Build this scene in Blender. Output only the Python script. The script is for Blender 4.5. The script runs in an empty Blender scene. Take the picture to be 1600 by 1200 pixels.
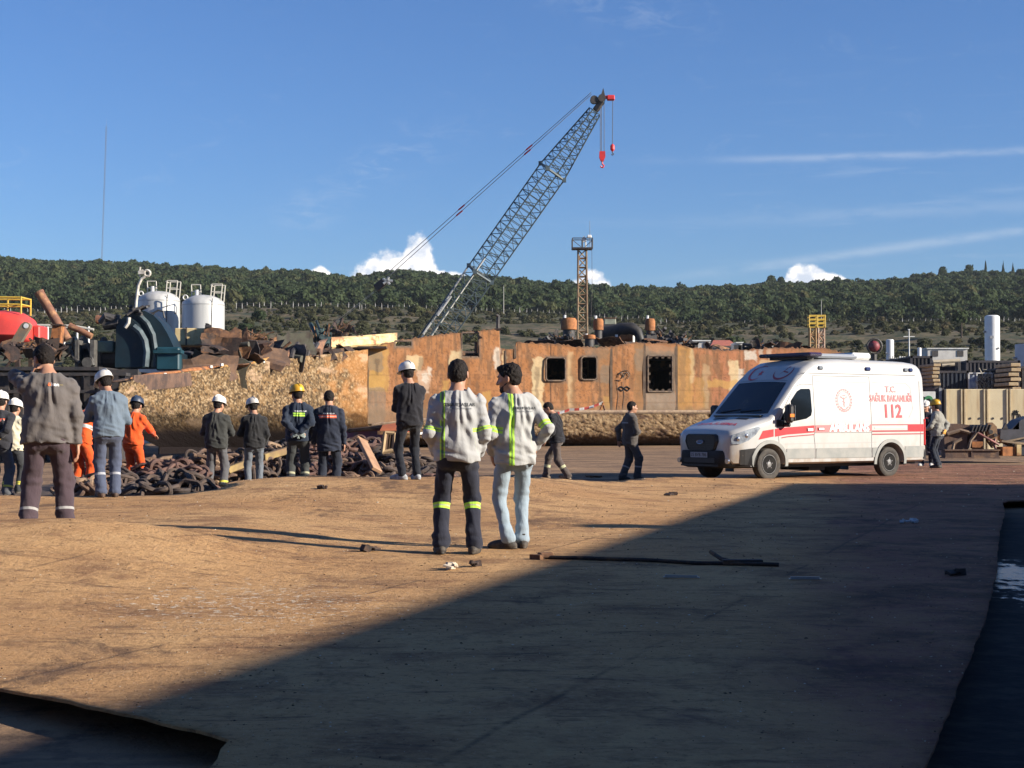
import bpy, bmesh, math, random
import numpy as np
from mathutils import Vector, Matrix
from mathutils.bvhtree import BVHTree
from mathutils.geometry import tessellate_polygon

# ------------------------------------------------------------------ camera, sky, sun, exposure
SC = bpy.context.scene
COL = SC.collection
F, HZ, CAMZ = 2500.0, 655.0, 1.25           # focal length in photo pixels, horizon row, eye height

cam_data = bpy.data.cameras.new('camera')
cam = bpy.data.objects.new('camera', cam_data)
COL.objects.link(cam)
cam_data.sensor_width = 36.0
cam_data.lens = 36.0 * F / 1600.0
cam_data.clip_start = 0.1
cam_data.clip_end = 6000.0
cam.location = (0, 0, CAMZ)
cam.rotation_euler = (math.radians(90) + math.atan((HZ - 600.0) / F), 0, 0)
SC.camera = cam

SUN_EL, SUN_AZ = 21.0, 18.0                  # elevation; degrees behind the camera's right-hand side
SUN_DIR = Vector((math.cos(math.radians(SUN_EL)) * math.cos(math.radians(SUN_AZ)),
                  -math.cos(math.radians(SUN_EL)) * math.sin(math.radians(SUN_AZ)),
                  math.sin(math.radians(SUN_EL))))
sun_data = bpy.data.lights.new('sun', 'SUN')
sun_data.energy = 5.0
sun_data.angle = math.radians(0.5)
sun_data.color = (1.0, 0.91, 0.78)
sun = bpy.data.objects.new('sun', sun_data)
COL.objects.link(sun)
sun.location = (40, -15, 40)
sun.rotation_euler = SUN_DIR.to_track_quat('Z', 'Y').to_euler()

SKY_STRENGTH = 0.054
EXPOSURE = 1.0
SC.view_settings.view_transform = 'Standard'
SC.view_settings.look = 'None'
SC.view_settings.exposure = EXPOSURE
SC.view_settings.gamma = 1.0
SC.cycles.max_bounces = 6
SC.cycles.transparent_max_bounces = 8

class NT:
    """small helper for node trees"""
    def __init__(s, tree):
        s.t = tree; s.n = tree.nodes; s.l = tree.links
    def new(s, typ, **kw):
        nd = s.n.new(typ)
        for k, v in kw.items():
            setattr(nd, k, v)
        return nd
    def inp(s, sock, v):
        if v is None: return
        if isinstance(v, bpy.types.NodeSocket): s.l.new(v, sock)
        else: sock.default_value = v
    def math(s, op, a, b=None, c=None, clamp=False):
        nd = s.n.new('ShaderNodeMath'); nd.operation = op; nd.use_clamp = clamp
        s.inp(nd.inputs[0], a); s.inp(nd.inputs[1], b); s.inp(nd.inputs[2], c)
        return nd.outputs[0]
    def vmath(s, op, a, b=None):
        nd = s.n.new('ShaderNodeVectorMath'); nd.operation = op
        s.inp(nd.inputs[0], a); s.inp(nd.inputs[1], b)
        return nd.outputs['Value'] if op in ('DOT_PRODUCT', 'LENGTH') else nd.outputs[0]
    def ss(s, x, lo, hi):
        nd = s.n.new('ShaderNodeMapRange'); nd.interpolation_type = 'SMOOTHSTEP'
        s.inp(nd.inputs[0], x); nd.inputs[1].default_value = lo; nd.inputs[2].default_value = hi
        return nd.outputs[0]
    def noise(s, vec, scale, detail=4, rough=0.55, dist=0.0, out='Fac'):
        nd = s.n.new('ShaderNodeTexNoise')
        s.inp(nd.inputs['Vector'], vec)
        nd.inputs['Scale'].default_value = scale; nd.inputs['Detail'].default_value = detail
        nd.inputs['Roughness'].default_value = rough; nd.inputs['Distortion'].default_value = dist
        return nd.outputs[out]
    def mix(s, fac, a, b, blend='MIX'):
        nd = s.n.new('ShaderNodeMix'); nd.data_type = 'RGBA'; nd.blend_type = blend
        s.inp(nd.inputs[0], fac); s.inp(nd.inputs[6], a); s.inp(nd.inputs[7], b)
        return nd.outputs[2]
    def mapping(s, vec, scale=(1, 1, 1), rot=(0, 0, 0), loc=(0, 0, 0)):
        nd = s.n.new('ShaderNodeMapping')
        s.inp(nd.inputs[0], vec); nd.inputs[1].default_value = loc
        nd.inputs[2].default_value = rot; nd.inputs[3].default_value = scale
        return nd.outputs[0]

def c4(c): return (c[0], c[1], c[2], 1.0)

def make_world():
    w = bpy.data.worlds.new('World'); SC.world = w; w.use_nodes = True
    t = NT(w.node_tree); t.n.clear()
    out = t.new('ShaderNodeOutputWorld'); bg = t.new('ShaderNodeBackground')
    bg.inputs[1].default_value = SKY_STRENGTH
    sky = t.new('ShaderNodeTexSky'); sky.sky_type = 'NISHITA'; sky.sun_disc = False
    sky.sun_elevation = math.radians(SUN_EL)
    sky.sun_rotation = math.radians(90 + SUN_AZ)
    sky.altitude = 0; sky.air_density = 1.1; sky.dust_density = 0.25; sky.ozone_density = 4.5
    d = t.new('ShaderNodeTexCoord').outputs['Generated']
    sep = t.new('ShaderNodeSeparateXYZ'); t.l.new(d, sep.inputs[0])
    x, y, z = sep.outputs
    az = t.math('ARCTAN2', x, y)                       # 0 straight ahead, + to the right (radians)
    el = t.math('ARCSINE', z)
    comb = t.new('ShaderNodeCombineXYZ'); t.l.new(az, comb.inputs[0]); t.l.new(el, comb.inputs[1])
    ae = comb.outputs[0]
    col = t.mix(1.0, sky.outputs[0], (0.70, 0.92, 1.29, 1), 'MULTIPLY')
    # cumulus puffs standing on the hills: (azimuth, elevation of base, half width, height)
    puffs = [(-0.0760, 0.0785, 0.0260, 0.026), (-0.0590, 0.0800, 0.0130, 0.034), (-0.092, 0.078, 0.012, 0.015),
             (-0.040, 0.080, 0.018, 0.012), (-0.119, 0.0830, 0.008, 0.011), (0.0500, 0.0730, 0.014, 0.0190),
             (0.024, 0.072, 0.016, 0.0105), (0.182, 0.0805, 0.0155, 0.0145), (0.195, 0.0805, 0.012, 0.0095)]
    n1 = t.noise(ae, 95.0, 7, 0.62)
    n2 = t.noise(ae, 34.0, 3, 0.5)
    nn = t.math('ADD', t.math('MULTIPLY', t.math('SUBTRACT', n1, 0.5), 1.1), t.math('MULTIPLY', t.math('SUBTRACT', n2, 0.5), 0.7))
    tot = None
    for (a, e, w_, h_) in puffs:
        dx = t.math('DIVIDE', t.math('SUBTRACT', az, a), w_)
        dy = t.math('DIVIDE', t.math('SUBTRACT', el, e), h_)
        r = t.math('SQRT', t.math('ADD', t.math('MULTIPLY', dx, dx), t.math('MULTIPLY', dy, dy)))
        r = t.math('SUBTRACT', 1.0, r)
        tot = r if tot is None else t.math('MAXIMUM', tot, r)
    cm = t.ss(t.math('ADD', t.math('MULTIPLY', tot, 1.6), nn), -0.12, 0.22)
    shade = t.noise(t.mapping(ae, loc=(-0.004, -0.003, 0)), 70.0, 6, 0.6)
    ccol = t.mix(t.ss(shade, 0.36, 0.62), (6.5, 7.2, 8.4, 1), (12.5, 12.0, 11.6, 1))
    # thin cirrus streaks
    v1 = t.mapping(ae, scale=(9, 95, 1), rot=(0, 0, math.radians(-2)))
    c1 = t.ss(t.noise(v1, 1.0, 5, 0.6, 0.3), 0.54, 0.78)
    v2 = t.mapping(ae, scale=(16, 34, 1), rot=(0, 0, math.radians(28)))
    c2 = t.ss(t.noise(v2, 1.6, 6, 0.65, 0.8), 0.57, 0.80)
    low = t.math('SUBTRACT', 1.0, t.ss(el, 0.12, 0.24))
    right = t.ss(az, -0.02, 0.16)
    c1 = t.math('MULTIPLY', t.math('MULTIPLY', c1, right), t.math('ADD', t.math('MULTIPLY', low, 0.7), 0.05))
    ci = t.math('ADD', t.math('MULTIPLY', c1, 0.22), t.math('MULTIPLY', c2, 0.08))
    # two long contrail-like streaks on the right
    for (a0, e0, sl, wd, st) in [(0.20, 0.1595, -0.004, 0.0022, 0.26), (0.21, 0.1010, 0.115, 0.0028, 0.26), (0.17, 0.124, 0.02, 0.004, 0.12)]:
        line = t.math('SUBTRACT', el, t.math('ADD', e0, t.math('MULTIPLY', t.math('SUBTRACT', az, a0), sl)))
        g = t.math('DIVIDE', line, wd)
        g = t.math('POWER', 2.718, t.math('MULTIPLY', t.math('MULTIPLY', g, g), -1.0))
        g = t.math('MULTIPLY', g, t.math('MULTIPLY', t.ss(az, 0.05, 0.20), st))
        g = t.math('MULTIPLY', g, t.ss(t.noise(t.mapping(ae, scale=(30, 90, 1)), 1.0, 4, 0.6), 0.25, 0.6))
        ci = t.math('ADD', ci, g)
    # wisps at upper middle and left of the boom
    for (a0, e0, ra, re, rot, st) in [(0.070, 0.252, 0.042, 0.012, -0.25, 0.16), (-0.085, 0.155, 0.05, 0.010, 0.42, 0.20), (-0.128, 0.128, 0.018, 0.010, 0.1, 0.18)]:
        dx0 = t.math('SUBTRACT', az, a0); dy0 = t.math('SUBTRACT', el, e0)
        cr, sr = math.cos(rot), math.sin(rot)
        u = t.math('DIVIDE', t.math('ADD', t.math('MULTIPLY', dx0, cr), t.math('MULTIPLY', dy0, sr)), ra)
        v = t.math('DIVIDE', t.math('SUBTRACT', t.math('MULTIPLY', dy0, cr), t.math('MULTIPLY', dx0, sr)), re)
        g = t.math('POWER', 2.718, t.math('MULTIPLY', t.math('ADD', t.math('MULTIPLY', u, u), t.math('MULTIPLY', v, v)), -1.0))
        wn = t.noise(t.mapping(ae, scale=(40, 110, 1), rot=(0, 0, rot)), 1.0, 6, 0.65, 1.0)
        ci = t.math('ADD', ci, t.math('MULTIPLY', t.math('MULTIPLY', g, t.ss(wn, 0.42, 0.72)), st))
    ci = t.math('MINIMUM', ci, 0.7)
    front = t.ss(y, 0.3, 0.5)
    col = t.mix(t.math('MULTIPLY', ci, front), col, (7.0, 7.6, 8.4, 1))
    col = t.mix(t.math('MULTIPLY', cm, front), col, ccol)
    t.l.new(col, bg.inputs[0]); t.l.new(bg.outputs[0], out.inputs[0])
make_world()

# ------------------------------------------------------------------ general helpers
rng = np.random.default_rng(7)
random.seed(7)

def W(px, py, d):
    """world point seen at photo pixel (px, py) at depth d"""
    return Vector(((px - 800.0) / F * d, d, CAMZ - (py - HZ) / F * d))

def tag(o, label=None, cat=None, group=None, kind=None):
    if label: o['label'] = label
    if cat: o['category'] = cat
    if group: o['group'] = group
    if kind: o['kind'] = kind
    return o

def empty(name, loc=(0, 0, 0), rz=0.0):
    o = bpy.data.objects.new(name, None); COL.objects.link(o)
    o.empty_display_size = 0.2
    o.location = loc; o.rotation_euler = (0, 0, rz)
    return o

def thing(name, label, cat, loc=(0, 0, 0), rz=0.0, group=None):
    return tag(empty(name, loc, rz), label, cat, group)

def link_mesh(name, me, mat=None, parent=None, smooth=False):
    o = bpy.data.objects.new(name, me); COL.objects.link(o)
    if mat is not None:
        for m in (mat if isinstance(mat, (list, tuple)) else [mat]): me.materials.append(m)
    if smooth: me.shade_smooth()
    if parent is not None: o.parent = parent
    return o

def np_mesh(name, V, faces, smooth=False):
    """V (n,3); faces: (m,3) or (m,4) int array, or list of such"""
    me = bpy.data.meshes.new(name)
    fl = faces if isinstance(faces, list) else [faces]
    fl = [np.asarray(f, dtype=np.int32) for f in fl if len(f)]
    V = np.asarray(V, dtype=np.float32)
    me.vertices.add(len(V)); me.vertices.foreach_set('co', V.ravel())
    nl = sum(f.size for f in fl); npol = sum(len(f) for f in fl)
    me.loops.add(nl); me.polygons.add(npol)
    me.loops.foreach_set('vertex_index', np.concatenate([f.ravel() for f in fl]))
    tot = np.concatenate([np.full(len(f), f.shape[1], dtype=np.int32) for f in fl])
    st = np.concatenate([[0], np.cumsum(tot)[:-1]]).astype(np.int32)
    me.polygons.foreach_set('loop_start', st)
    me.polygons.foreach_set('loop_total', tot)
    me.polygons.foreach_set('use_smooth', np.full(npol, smooth))
    me.update(calc_edges=True)
    return me

def set_attr(me, name, data, typ='FLOAT_COLOR'):
    a = me.attributes.new(name, typ, 'POINT')
    data = np.asarray(data, dtype=np.float32)
    if typ == 'FLOAT_COLOR':
        if data.shape[1] == 3: data = np.concatenate([data, np.ones((len(data), 1), np.float32)], 1)
        a.data.foreach_set('color', data.ravel())
    elif typ == 'FLOAT_VECTOR': a.data.foreach_set('vector', data.ravel())
    else: a.data.foreach_set('value', data.ravel())

class MB:
    """collects shapes into one mesh"""
    def __init__(s): s.v = []; s.f = []; s.mi = []; s.cur = 0
    def add(s, verts, faces):
        b = len(s.v)
        s.v.extend([tuple(p) for p in verts])
        s.f.extend([tuple(i + b for i in f) for f in faces])
        s.mi.extend([s.cur] * len(faces))
        return s
    def box(s, c, size, rot=None, bev=0.0):
        sx, sy, sz = [q / 2.0 for q in size]
        if bev <= 0:
            pts = [Vector((x * sx, y * sy, z * sz)) for x in (-1, 1) for y in (-1, 1) for z in (-1, 1)]
            fs = [(0, 1, 3, 2), (4, 6, 7, 5), (0, 4, 5, 1), (2, 3, 7, 6), (0, 2, 6, 4), (1, 5, 7, 3)]
        else:
            b = min(bev, sx * .9, sy * .9, sz * .9)
            ring = [(sx, sy - b), (sx - b, sy), (-sx + b, sy), (-sx, sy - b), (-sx, -sy + b), (-sx + b, -sy), (sx - b, -sy), (sx, -sy + b)]
            k = 1.0
            pts = []
            def ins(p):
                x, y = p
                return ((abs(x) - b) * (1 if x > 0 else -1) if abs(x) == sx else x, (abs(y) - b) * (1 if y > 0 else -1) if abs(y) == sy else y)
            for z, sh in ((-sz, 1), (-sz + b, 0), (sz - b, 0), (sz, 1)):
                for p in ring:
                    q = ins(p) if sh else p
                    pts.append(Vector((q[0], q[1], z)))
            fs = [tuple(range(7, -1, -1)), tuple(range(24, 32))]
            for r in range(3):
                for i in range(8):
                    j = (i + 1) % 8
                    fs.append((r * 8 + i, r * 8 + j, r * 8 + 8 + j, r * 8 + 8 + i))
        if rot is not None: pts = [rot @ p for p in pts]
        c = Vector(c)
        return s.add([p + c for p in pts], fs)
    def tube(s, p0, p1, r0, r1=None, n=8, caps=True):
        p0 = Vector(p0); p1 = Vector(p1)
        if r1 is None: r1 = r0
        d = p1 - p0
        if d.length < 1e-6: return s
        q = d.normalized().to_track_quat('Z', 'X')
        vs = []
        for p, r in ((p0, r0), (p1, r1)):
            for i in range(n):
                a = 2 * math.pi * i / n
                vs.append(p + q @ Vector((r * math.cos(a), r * math.sin(a), 0)))
        fs = [(i, (i + 1) % n, n + (i + 1) % n, n + i) for i in range(n)]
        if caps: fs += [tuple(range(n - 1, -1, -1)), tuple(range(n, 2 * n))]
        return s.add(vs, fs)
    def path(s, pts, r, n=8, closed=False):
        pts = [Vector(p) for p in pts]; m = len(pts)
        rr = r if isinstance(r, (list, tuple)) else [r] * m
        vs = []; prev = None
        for i in range(m):
            if closed: t = pts[(i + 1) % m] - pts[i - 1]
            else: t = pts[min(i + 1, m - 1)] - pts[max(i - 1, 0)]
            t.normalize()
            if prev is None:
                up = Vector((0, 0, 1)) if abs(t.z) < .9 else Vector((1, 0, 0))
                u = t.cross(up).normalized()
            else:
                u = (prev - t * prev.dot(t)).normalized()
            prev = u; w = t.cross(u)
            for k in range(n):
                a = 2 * math.pi * k / n
                vs.append(pts[i] + (u * math.cos(a) + w * math.sin(a)) * rr[i])
        fs = []
        for i in range(m if closed else m - 1):
            j = (i + 1) % m
            for k in range(n):
                l = (k + 1) % n
                fs.append((i * n + k, i * n + l, j * n + l, j * n + k))
        if not closed: fs += [tuple(range(n - 1, -1, -1)), tuple(range((m - 1) * n, m * n))]
        return s.add(vs, fs)
    def bent(s, c, size, R, rr, thick=.035):
        """a buckled plate with ragged edges"""
        nx, ny = 7, 4; c = Vector(c); a1, a2, ph = rr.uniform(-.22, .22), rr.uniform(-.5, .5), rr.uniform(0, 6); rows = []
        for j in range(ny):
            for i in range(nx):
                u, v = i / (nx - 1) - .5, j / (ny - 1) - .5
                eu = u + (rr.uniform(-.07, .07) if i in (0, nx - 1) or j in (0, ny - 1) else 0); ev = v + (rr.uniform(-.12, .12) if j in (0, ny - 1) else 0)
                z = size[0] * (a1 * math.cos(u * 5 + ph) * .5 + a2 * u * u) + size[1] * .25 * math.sin(v * 4 + ph) * a2
                rows.append(c + R @ Vector((eu * size[0], ev * size[1], z)))
        n = nx * ny; back = [p - R @ Vector((0, 0, thick)) for p in rows]
        f = [(j * nx + i, j * nx + i + 1, (j + 1) * nx + i + 1, (j + 1) * nx + i) for j in range(ny - 1) for i in range(nx - 1)]
        fb = [tuple(n + k for k in q[::-1]) for q in f]
        ring = [i for i in range(nx)] + [j * nx + nx - 1 for j in range(1, ny)] + [(ny - 1) * nx + i for i in range(nx - 2, -1, -1)] + [j * nx for j in range(ny - 2, 0, -1)]
        e = [(ring[(k + 1) % len(ring)], ring[k], n + ring[k], n + ring[(k + 1) % len(ring)]) for k in range(len(ring))]
        return s.add(rows + back, f + fb + e)
    def lathe(s, prof, o=(0, 0, 0), n=24, rot=None, sy=1.0):
        """prof: list of (r, z)"""
        o = Vector(o); vs = []; fs = []
        for (r, z) in prof:
            for i in range(n):
                a = 2 * math.pi * i / n
                p = Vector((r * math.cos(a), r * math.sin(a) * sy, z))
                if rot is not None: p = rot @ p
                vs.append(o + p)
        for j in range(len(prof) - 1):
            for i in range(n):
                k = (i + 1) % n
                fs.append((j * n + i, j * n + k, (j + 1) * n + k, (j + 1) * n + i))
        if prof[0][0] > 1e-5: fs.append(tuple(range(n - 1, -1, -1)))
        if prof[-1][0] > 1e-5: fs.append(tuple(range((len(prof) - 1) * n, len(prof) * n)))
        return s.add(vs, fs)
    def prism(s, poly, depth, M4=None):
        """poly in local xy, extruded along +z by depth"""
        n = len(poly)
        tri = tessellate_polygon([[Vector((p[0], p[1], 0)) for p in poly]])
        pts = [Vector((p[0], p[1], 0)) for p in poly] + [Vector((p[0], p[1], depth)) for p in poly]
        area = sum(poly[i][0] * poly[(i + 1) % n][1] - poly[(i + 1) % n][0] * poly[i][1] for i in range(n))
        fs = []
        for a, b, c in tri:
            ar = (poly[b][0] - poly[a][0]) * (poly[c][1] - poly[a][1]) - (poly[c][0] - poly[a][0]) * (poly[b][1] - poly[a][1])
            if ar < 0: b, c = c, b
            fs.append((c, b, a)); fs.append((a + n, b + n, c + n))
        for i in range(n):
            j = (i + 1) % n
            fs.append((i, j, j + n, i + n) if area > 0 else (j, i, i + n, j + n))
        if M4 is not None: pts = [M4 @ p for p in pts]
        return s.add(pts, fs)
    def build(s, name, mat=None, parent=None, smooth=False, loc=None):
        me = bpy.data.meshes.new(name)
        me.from_pydata([tuple(p) for p in s.v], [], s.f)
        if any(s.mi): me.polygons.foreach_set('material_index', s.mi)
        me.update()
        o = link_mesh(name, me, mat, parent, False)
        if smooth:
            me.shade_smooth()
            if smooth != 'all':
                try: me.set_sharp_from_angle(angle=math.radians(38))
                except Exception: pass
        if loc is not None: o.location = loc
        return o

def copy_tree(o, parent=None, name=None):
    c = o.copy(); COL.objects.link(c); c.parent = parent
    for ch in list(o.children): copy_tree(ch, c)
    return c

# numpy value noise
_lat = np.random.default_rng(11).random((64, 64, 64)).astype(np.float32)
def vnoise(x, y, z=None):
    x = np.asarray(x, np.float32); y = np.asarray(y, np.float32)
    z = np.zeros_like(x) if z is None else np.asarray(z, np.float32)
    xi = np.floor(x).astype(np.int32); yi = np.floor(y).astype(np.int32); zi = np.floor(z).astype(np.int32)
    fx = x - xi; fy = y - yi; fz = z - zi
    fx = fx * fx * (3 - 2 * fx); fy = fy * fy * (3 - 2 * fy); fz = fz * fz * (3 - 2 * fz)
    x0 = xi & 63; y0 = yi & 63; z0 = zi & 63; x1 = (xi + 1) & 63; y1 = (yi + 1) & 63; z1 = (zi + 1) & 63
    def L(a, b, t): return a + (b - a) * t
    return L(L(L(_lat[x0, y0, z0], _lat[x1, y0, z0], fx), L(_lat[x0, y1, z0], _lat[x1, y1, z0], fx), fy),
             L(L(_lat[x0, y0, z1], _lat[x1, y0, z1], fx), L(_lat[x0, y1, z1], _lat[x1, y1, z1], fx), fy), fz)
def fbm(x, y, z=None, o=4):
    s = 0; a = 0.5; t = 0
    for i in range(o):
        k = 2.03 ** i
        s = s + a * vnoise(np.asarray(x) * k + 17.3 * i, np.asarray(y) * k + 9.1 * i, None if z is None else np.asarray(z) * k + 3.7 * i); t += a; a *= 0.5
    return s / t
def sstep(lo, hi, x):
    t = np.clip((np.asarray(x, float) - lo) / (hi - lo), 0, 1)
    return t * t * (3 - 2 * t)

# ------------------------------------------------------------------ materials
_mats = {}
def mat(name, c, c2=None, scale=6.0, rough=0.7, metal=0.0, bump=0.0, bscale=None, lo=0.35, hi=0.65, c3=None, s3=1.2, spec=0.5, coat=0.0, stretch=(1, 1, 1), coord='Object', trans=0.0):
    """principled material whose colour wanders between c, c2 (and patches of c3)"""
    if name in _mats: return _mats[name]
    m = bpy.data.materials.new(name); m.use_nodes = True
    t = NT(m.node_tree); b = t.n['Principled BSDF']
    tc = t.new('ShaderNodeTexCoord').outputs[coord]
    v = t.mapping(tc, scale=stretch)
    col = c4(c)
    if c2 is not None:
        f = t.ss(t.noise(v, scale, 6, 0.62), lo, hi)
        col = t.mix(f, c4(c), c4(c2))
    if c3 is not None:
        f = t.ss(t.noise(v, s3, 6, 0.65, 0.3), 0.52, 0.62)
        col = t.mix(f, col, c4(c3))
    t.inp(b.inputs['Base Color'], col)
    b.inputs['Roughness'].default_value = rough
    if c2 is not None:
        rr = t.math('ADD', t.math('MULTIPLY', t.noise(v, scale * 1.7, 3), 0.25), rough - 0.12)
        t.inp(b.inputs['Roughness'], rr)
    b.inputs['Metallic'].default_value = metal
    b.inputs['Specular IOR Level'].default_value = spec
    b.inputs['Coat Weight'].default_value = coat
    b.inputs['Coat Roughness'].default_value = 0.08
    if trans: b.inputs['Transmission Weight'].default_value = trans
    if bump:
        bn = t.new('ShaderNodeBump'); bn.inputs['Strength'].default_value = min(1.0, bump); bn.inputs['Distance'].default_value = 0.02
        t.l.new(t.noise(v, bscale or scale * 4, 5, 0.6), bn.inputs['Height']); t.l.new(bn.outputs[0], b.inputs['Normal'])
    _mats[name] = m
    return m

def attr_mat(name, rough=0.8, bump=0.4, bscale=12.0, var=0.25, vscale=3.0, dist=0.03):
    """colour from the point attribute 'col' with procedural variation and bump"""
    m = bpy.data.materials.new(name); m.use_nodes = True
    t = NT(m.node_tree); b = t.n['Principled BSDF']
    a = t.new('ShaderNodeAttribute'); a.attribute_name = 'col'
    tc = t.new('ShaderNodeTexCoord').outputs['Object']
    n = t.noise(tc, vscale, 6, 0.65)
    k = t.math('ADD', t.math('MULTIPLY', n, 2 * var), 1 - var)
    mul = t.vmath('MULTIPLY', a.outputs['Vector'], None)
    cx = t.new('ShaderNodeCombineXYZ')
    for i in range(3): t.l.new(k, cx.inputs[i])
    t.l.new(cx.outputs[0], mul.node.inputs[1])
    t.l.new(mul, b.inputs['Base Color'])
    b.inputs['Roughness'].default_value = rough; b.inputs['Specular IOR Level'].default_value = 0.06
    bn = t.new('ShaderNodeBump'); bn.inputs['Strength'].default_value = bump; bn.inputs['Distance'].default_value = dist
    t.l.new(t.noise(tc, bscale, 5, 0.65), bn.inputs['Height']); t.l.new(bn.outputs[0], b.inputs['Normal'])
    return m

def glass_dark(name='dark_glass', tint=(0.012, 0.016, 0.02)):
    return mat(name, tint, rough=0.04, spec=0.9)

RUST = mat('rust', (0.16, 0.075, 0.035), (0.07, 0.035, 0.02), 5, 0.85, bump=0.5, c3=(0.26, 0.13, 0.055), s3=2.0)
RUST_DARK = mat('dark_rust', (0.055, 0.032, 0.024), (0.025, 0.018, 0.016), 6, 0.85, bump=0.5, c3=(0.12, 0.06, 0.03), s3=2.4)
RUST_ORANGE = mat('orange_rust', (0.38, 0.15, 0.05), (0.22, 0.085, 0.03), 4, 0.85, bump=0.3, c3=(0.12, 0.06, 0.035), s3=1.6)
STEEL_DARK = mat('dark_steel', (0.03, 0.03, 0.032), (0.06, 0.05, 0.045), 5, 0.6, bump=0.3)
STEEL_GREY = mat('grey_steel', (0.3, 0.31, 0.32), (0.2, 0.2, 0.2), 4, 0.5, metal=0.3)
WHITE_METAL = mat('white_metal', (0.7, 0.7, 0.68), (0.55, 0.54, 0.5), 2.0, 0.55)
CREAM = mat('cream_paint', (0.66, 0.52, 0.27), (0.5, 0.36, 0.16), 2.5, 0.7, c3=(0.3, 0.14, 0.06), s3=1.3)
BLACK = mat('black_plastic', (0.012, 0.012, 0.013), rough=0.5)
RUBBER = mat('rubber', (0.03, 0.028, 0.026), (0.10, 0.085, 0.065), 6, 0.85, lo=.3, hi=.9)
# ------------------------------------------------------------------ the ground, the plate deck, the hill
def deck_h(x, y):
    """height of the dirt-covered steel deck"""
    x = np.asarray(x, float); y = np.asarray(y, float)
    a = 0.13 * sstep(-0.8, -3.6, x) * sstep(11.5, 15.2, y)
    b = 0.31 * sstep(2.6, -0.9, x) * sstep(18.5, 24.8, y) * (1 - 0.55 * sstep(-3.2, -5.6, x))
    z = np.maximum(a, b) + 0.35 * np.minimum(a, b)
    z = z + 0.255 * np.exp(-((y - 14.25 - 0.10 * (x + 4.5)) / np.where(y < 14.25 + .1 * (x + 4.5), 3.2, .40)) ** 2) * sstep(-1.4, -4.1, x)
    z = z + 0.07 * np.exp(-((y - 33.2) / 1.1) ** 2) * sstep(1.0, 2.6, x) * sstep(7.5, 5.2, x) - 0.05 * sstep(24, 33, y) * sstep(2.0, 5.0, x)
    z = z + 0.016 * (fbm(x * 0.9, y * 0.9) - 0.5) * 2 + 0.010 * (fbm(x * 3.1 + 40, y * 3.1) - 0.5) * 2
    return z

DECK_EDGE = [(-3.1, 8.15), (-2.38, 7.44), (-1.95, 7.06), (-1.55, 6.70), (-1.25, 6.40), (-1.09, 6.22), (-1.10, 6.05), (-1.08, 5.70), (-0.98, 5.2), (-0.9, 3.6), (0.95, 3.6),
             (1.456, 5.70), (2.10, 7.55), (2.95, 10.0), (4.05, 13.4), (5.35, 17.6), (6.55, 21.3), (7.35, 24.0), (7.62, 24.6), (9.5, 25.2), (11.5, 27.5), (14.0, 31.0), (16.0, 36.0),
             (15.0, 45), (12.0, 47), (9.0, 44.5), (6.0, 38), (4.6, 34.7), (2.6, 32.6), (0.6, 29.0), (-0.8, 26.6), (-2.0, 25.6), (-3.4, 25.4), (-4.35, 25.3), (-4.55, 24.8), (-4.2, 23.6), (-4.25, 23.0), (-4.9, 22.75), (-6.4, 22.6), (-8.5, 22.8), (-9.0, 20), (-8.0, 14), (-6, 10.5), (-4.4, 9.0)]

def points_in(poly, X, Y):
    inside = np.zeros(X.shape, bool); n = len(poly)
    for i in range(n):
        x0, y0 = poly[i]; x1, y1 = poly[(i + 1) % n]
        c = ((y0 > Y) != (y1 > Y)) & (X < (x1 - x0) * (Y - y0) / ((y1 - y0) if y1 != y0 else 1e-9) + x0)
        inside ^= c
    return inside

RIDGE = np.array([(-400, 400), (0, 404), (100, 411), (200, 414), (300, 421), (400, 431), (470, 427), (530, 440), (570, 437), (620, 427), (680, 434), (750, 438), (850, 446), (950, 456), (1050, 455), (1130, 452), (1200, 448), (1300, 444), (1400, 443), (1470, 436), (1520, 431), (1600, 432), (2000, 436)], float)
FENCE_Y = np.array([(-400, 505), (0, 500), (200, 494), (400, 488), (600, 491), (700, 493), (850, 500), (1000, 512), (1100, 518), (1300, 516), (1500, 513), (1600, 512), (2000, 510)], float)
D_FENCE, D_RIDGE = 480.0, 900.0
def terrain_h(x, y):
    x = np.asarray(x, float); y = np.asarray(y, float)
    yy = np.maximum(y, 60.0)
    px = np.clip(800 + F * x / yy, -400, 2000)
    zf = CAMZ + (HZ - np.interp(px, FENCE_Y[:, 0], FENCE_Y[:, 1])) / F * D_FENCE
    zr = CAMZ + (HZ - np.interp(px, RIDGE[:, 0], RIDGE[:, 1]) - 9) / F * D_RIDGE
    z = np.where(y < 130, -0.12, 0.0)
    t = np.clip((y - 130) / (D_FENCE - 130), 0, 1)
    z = np.where((y >= 130) & (y < D_FENCE), -0.12 + (zf + 0.12) * (0.25 * t + 0.75 * t * t * (3 - 2 * t)), z)
    t2 = np.clip((y - D_FENCE) / (D_RIDGE - D_FENCE), 0, 1)
    z = np.where((y >= D_FENCE) & (y < D_RIDGE), zf + (zr - zf) * t2 ** 0.9, z)
    z = np.where(y >= D_RIDGE, zr - (y - D_RIDGE) * 0.08, z)
    k = sstep(140, 260, y) * (1 - 0.7 * sstep(430, 470, y) * sstep(520, 490, y))
    z = z + k * (fbm(x * 0.02, y * 0.02) - 0.5) * 5 + k * (fbm(x * 0.09 + 5, y * 0.09) - 0.5) * 1.6
    z = z + 0.05 * (fbm(x * 0.5, y * 0.5) - 0.5) * sstep(3, 6, y)
    return z

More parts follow.
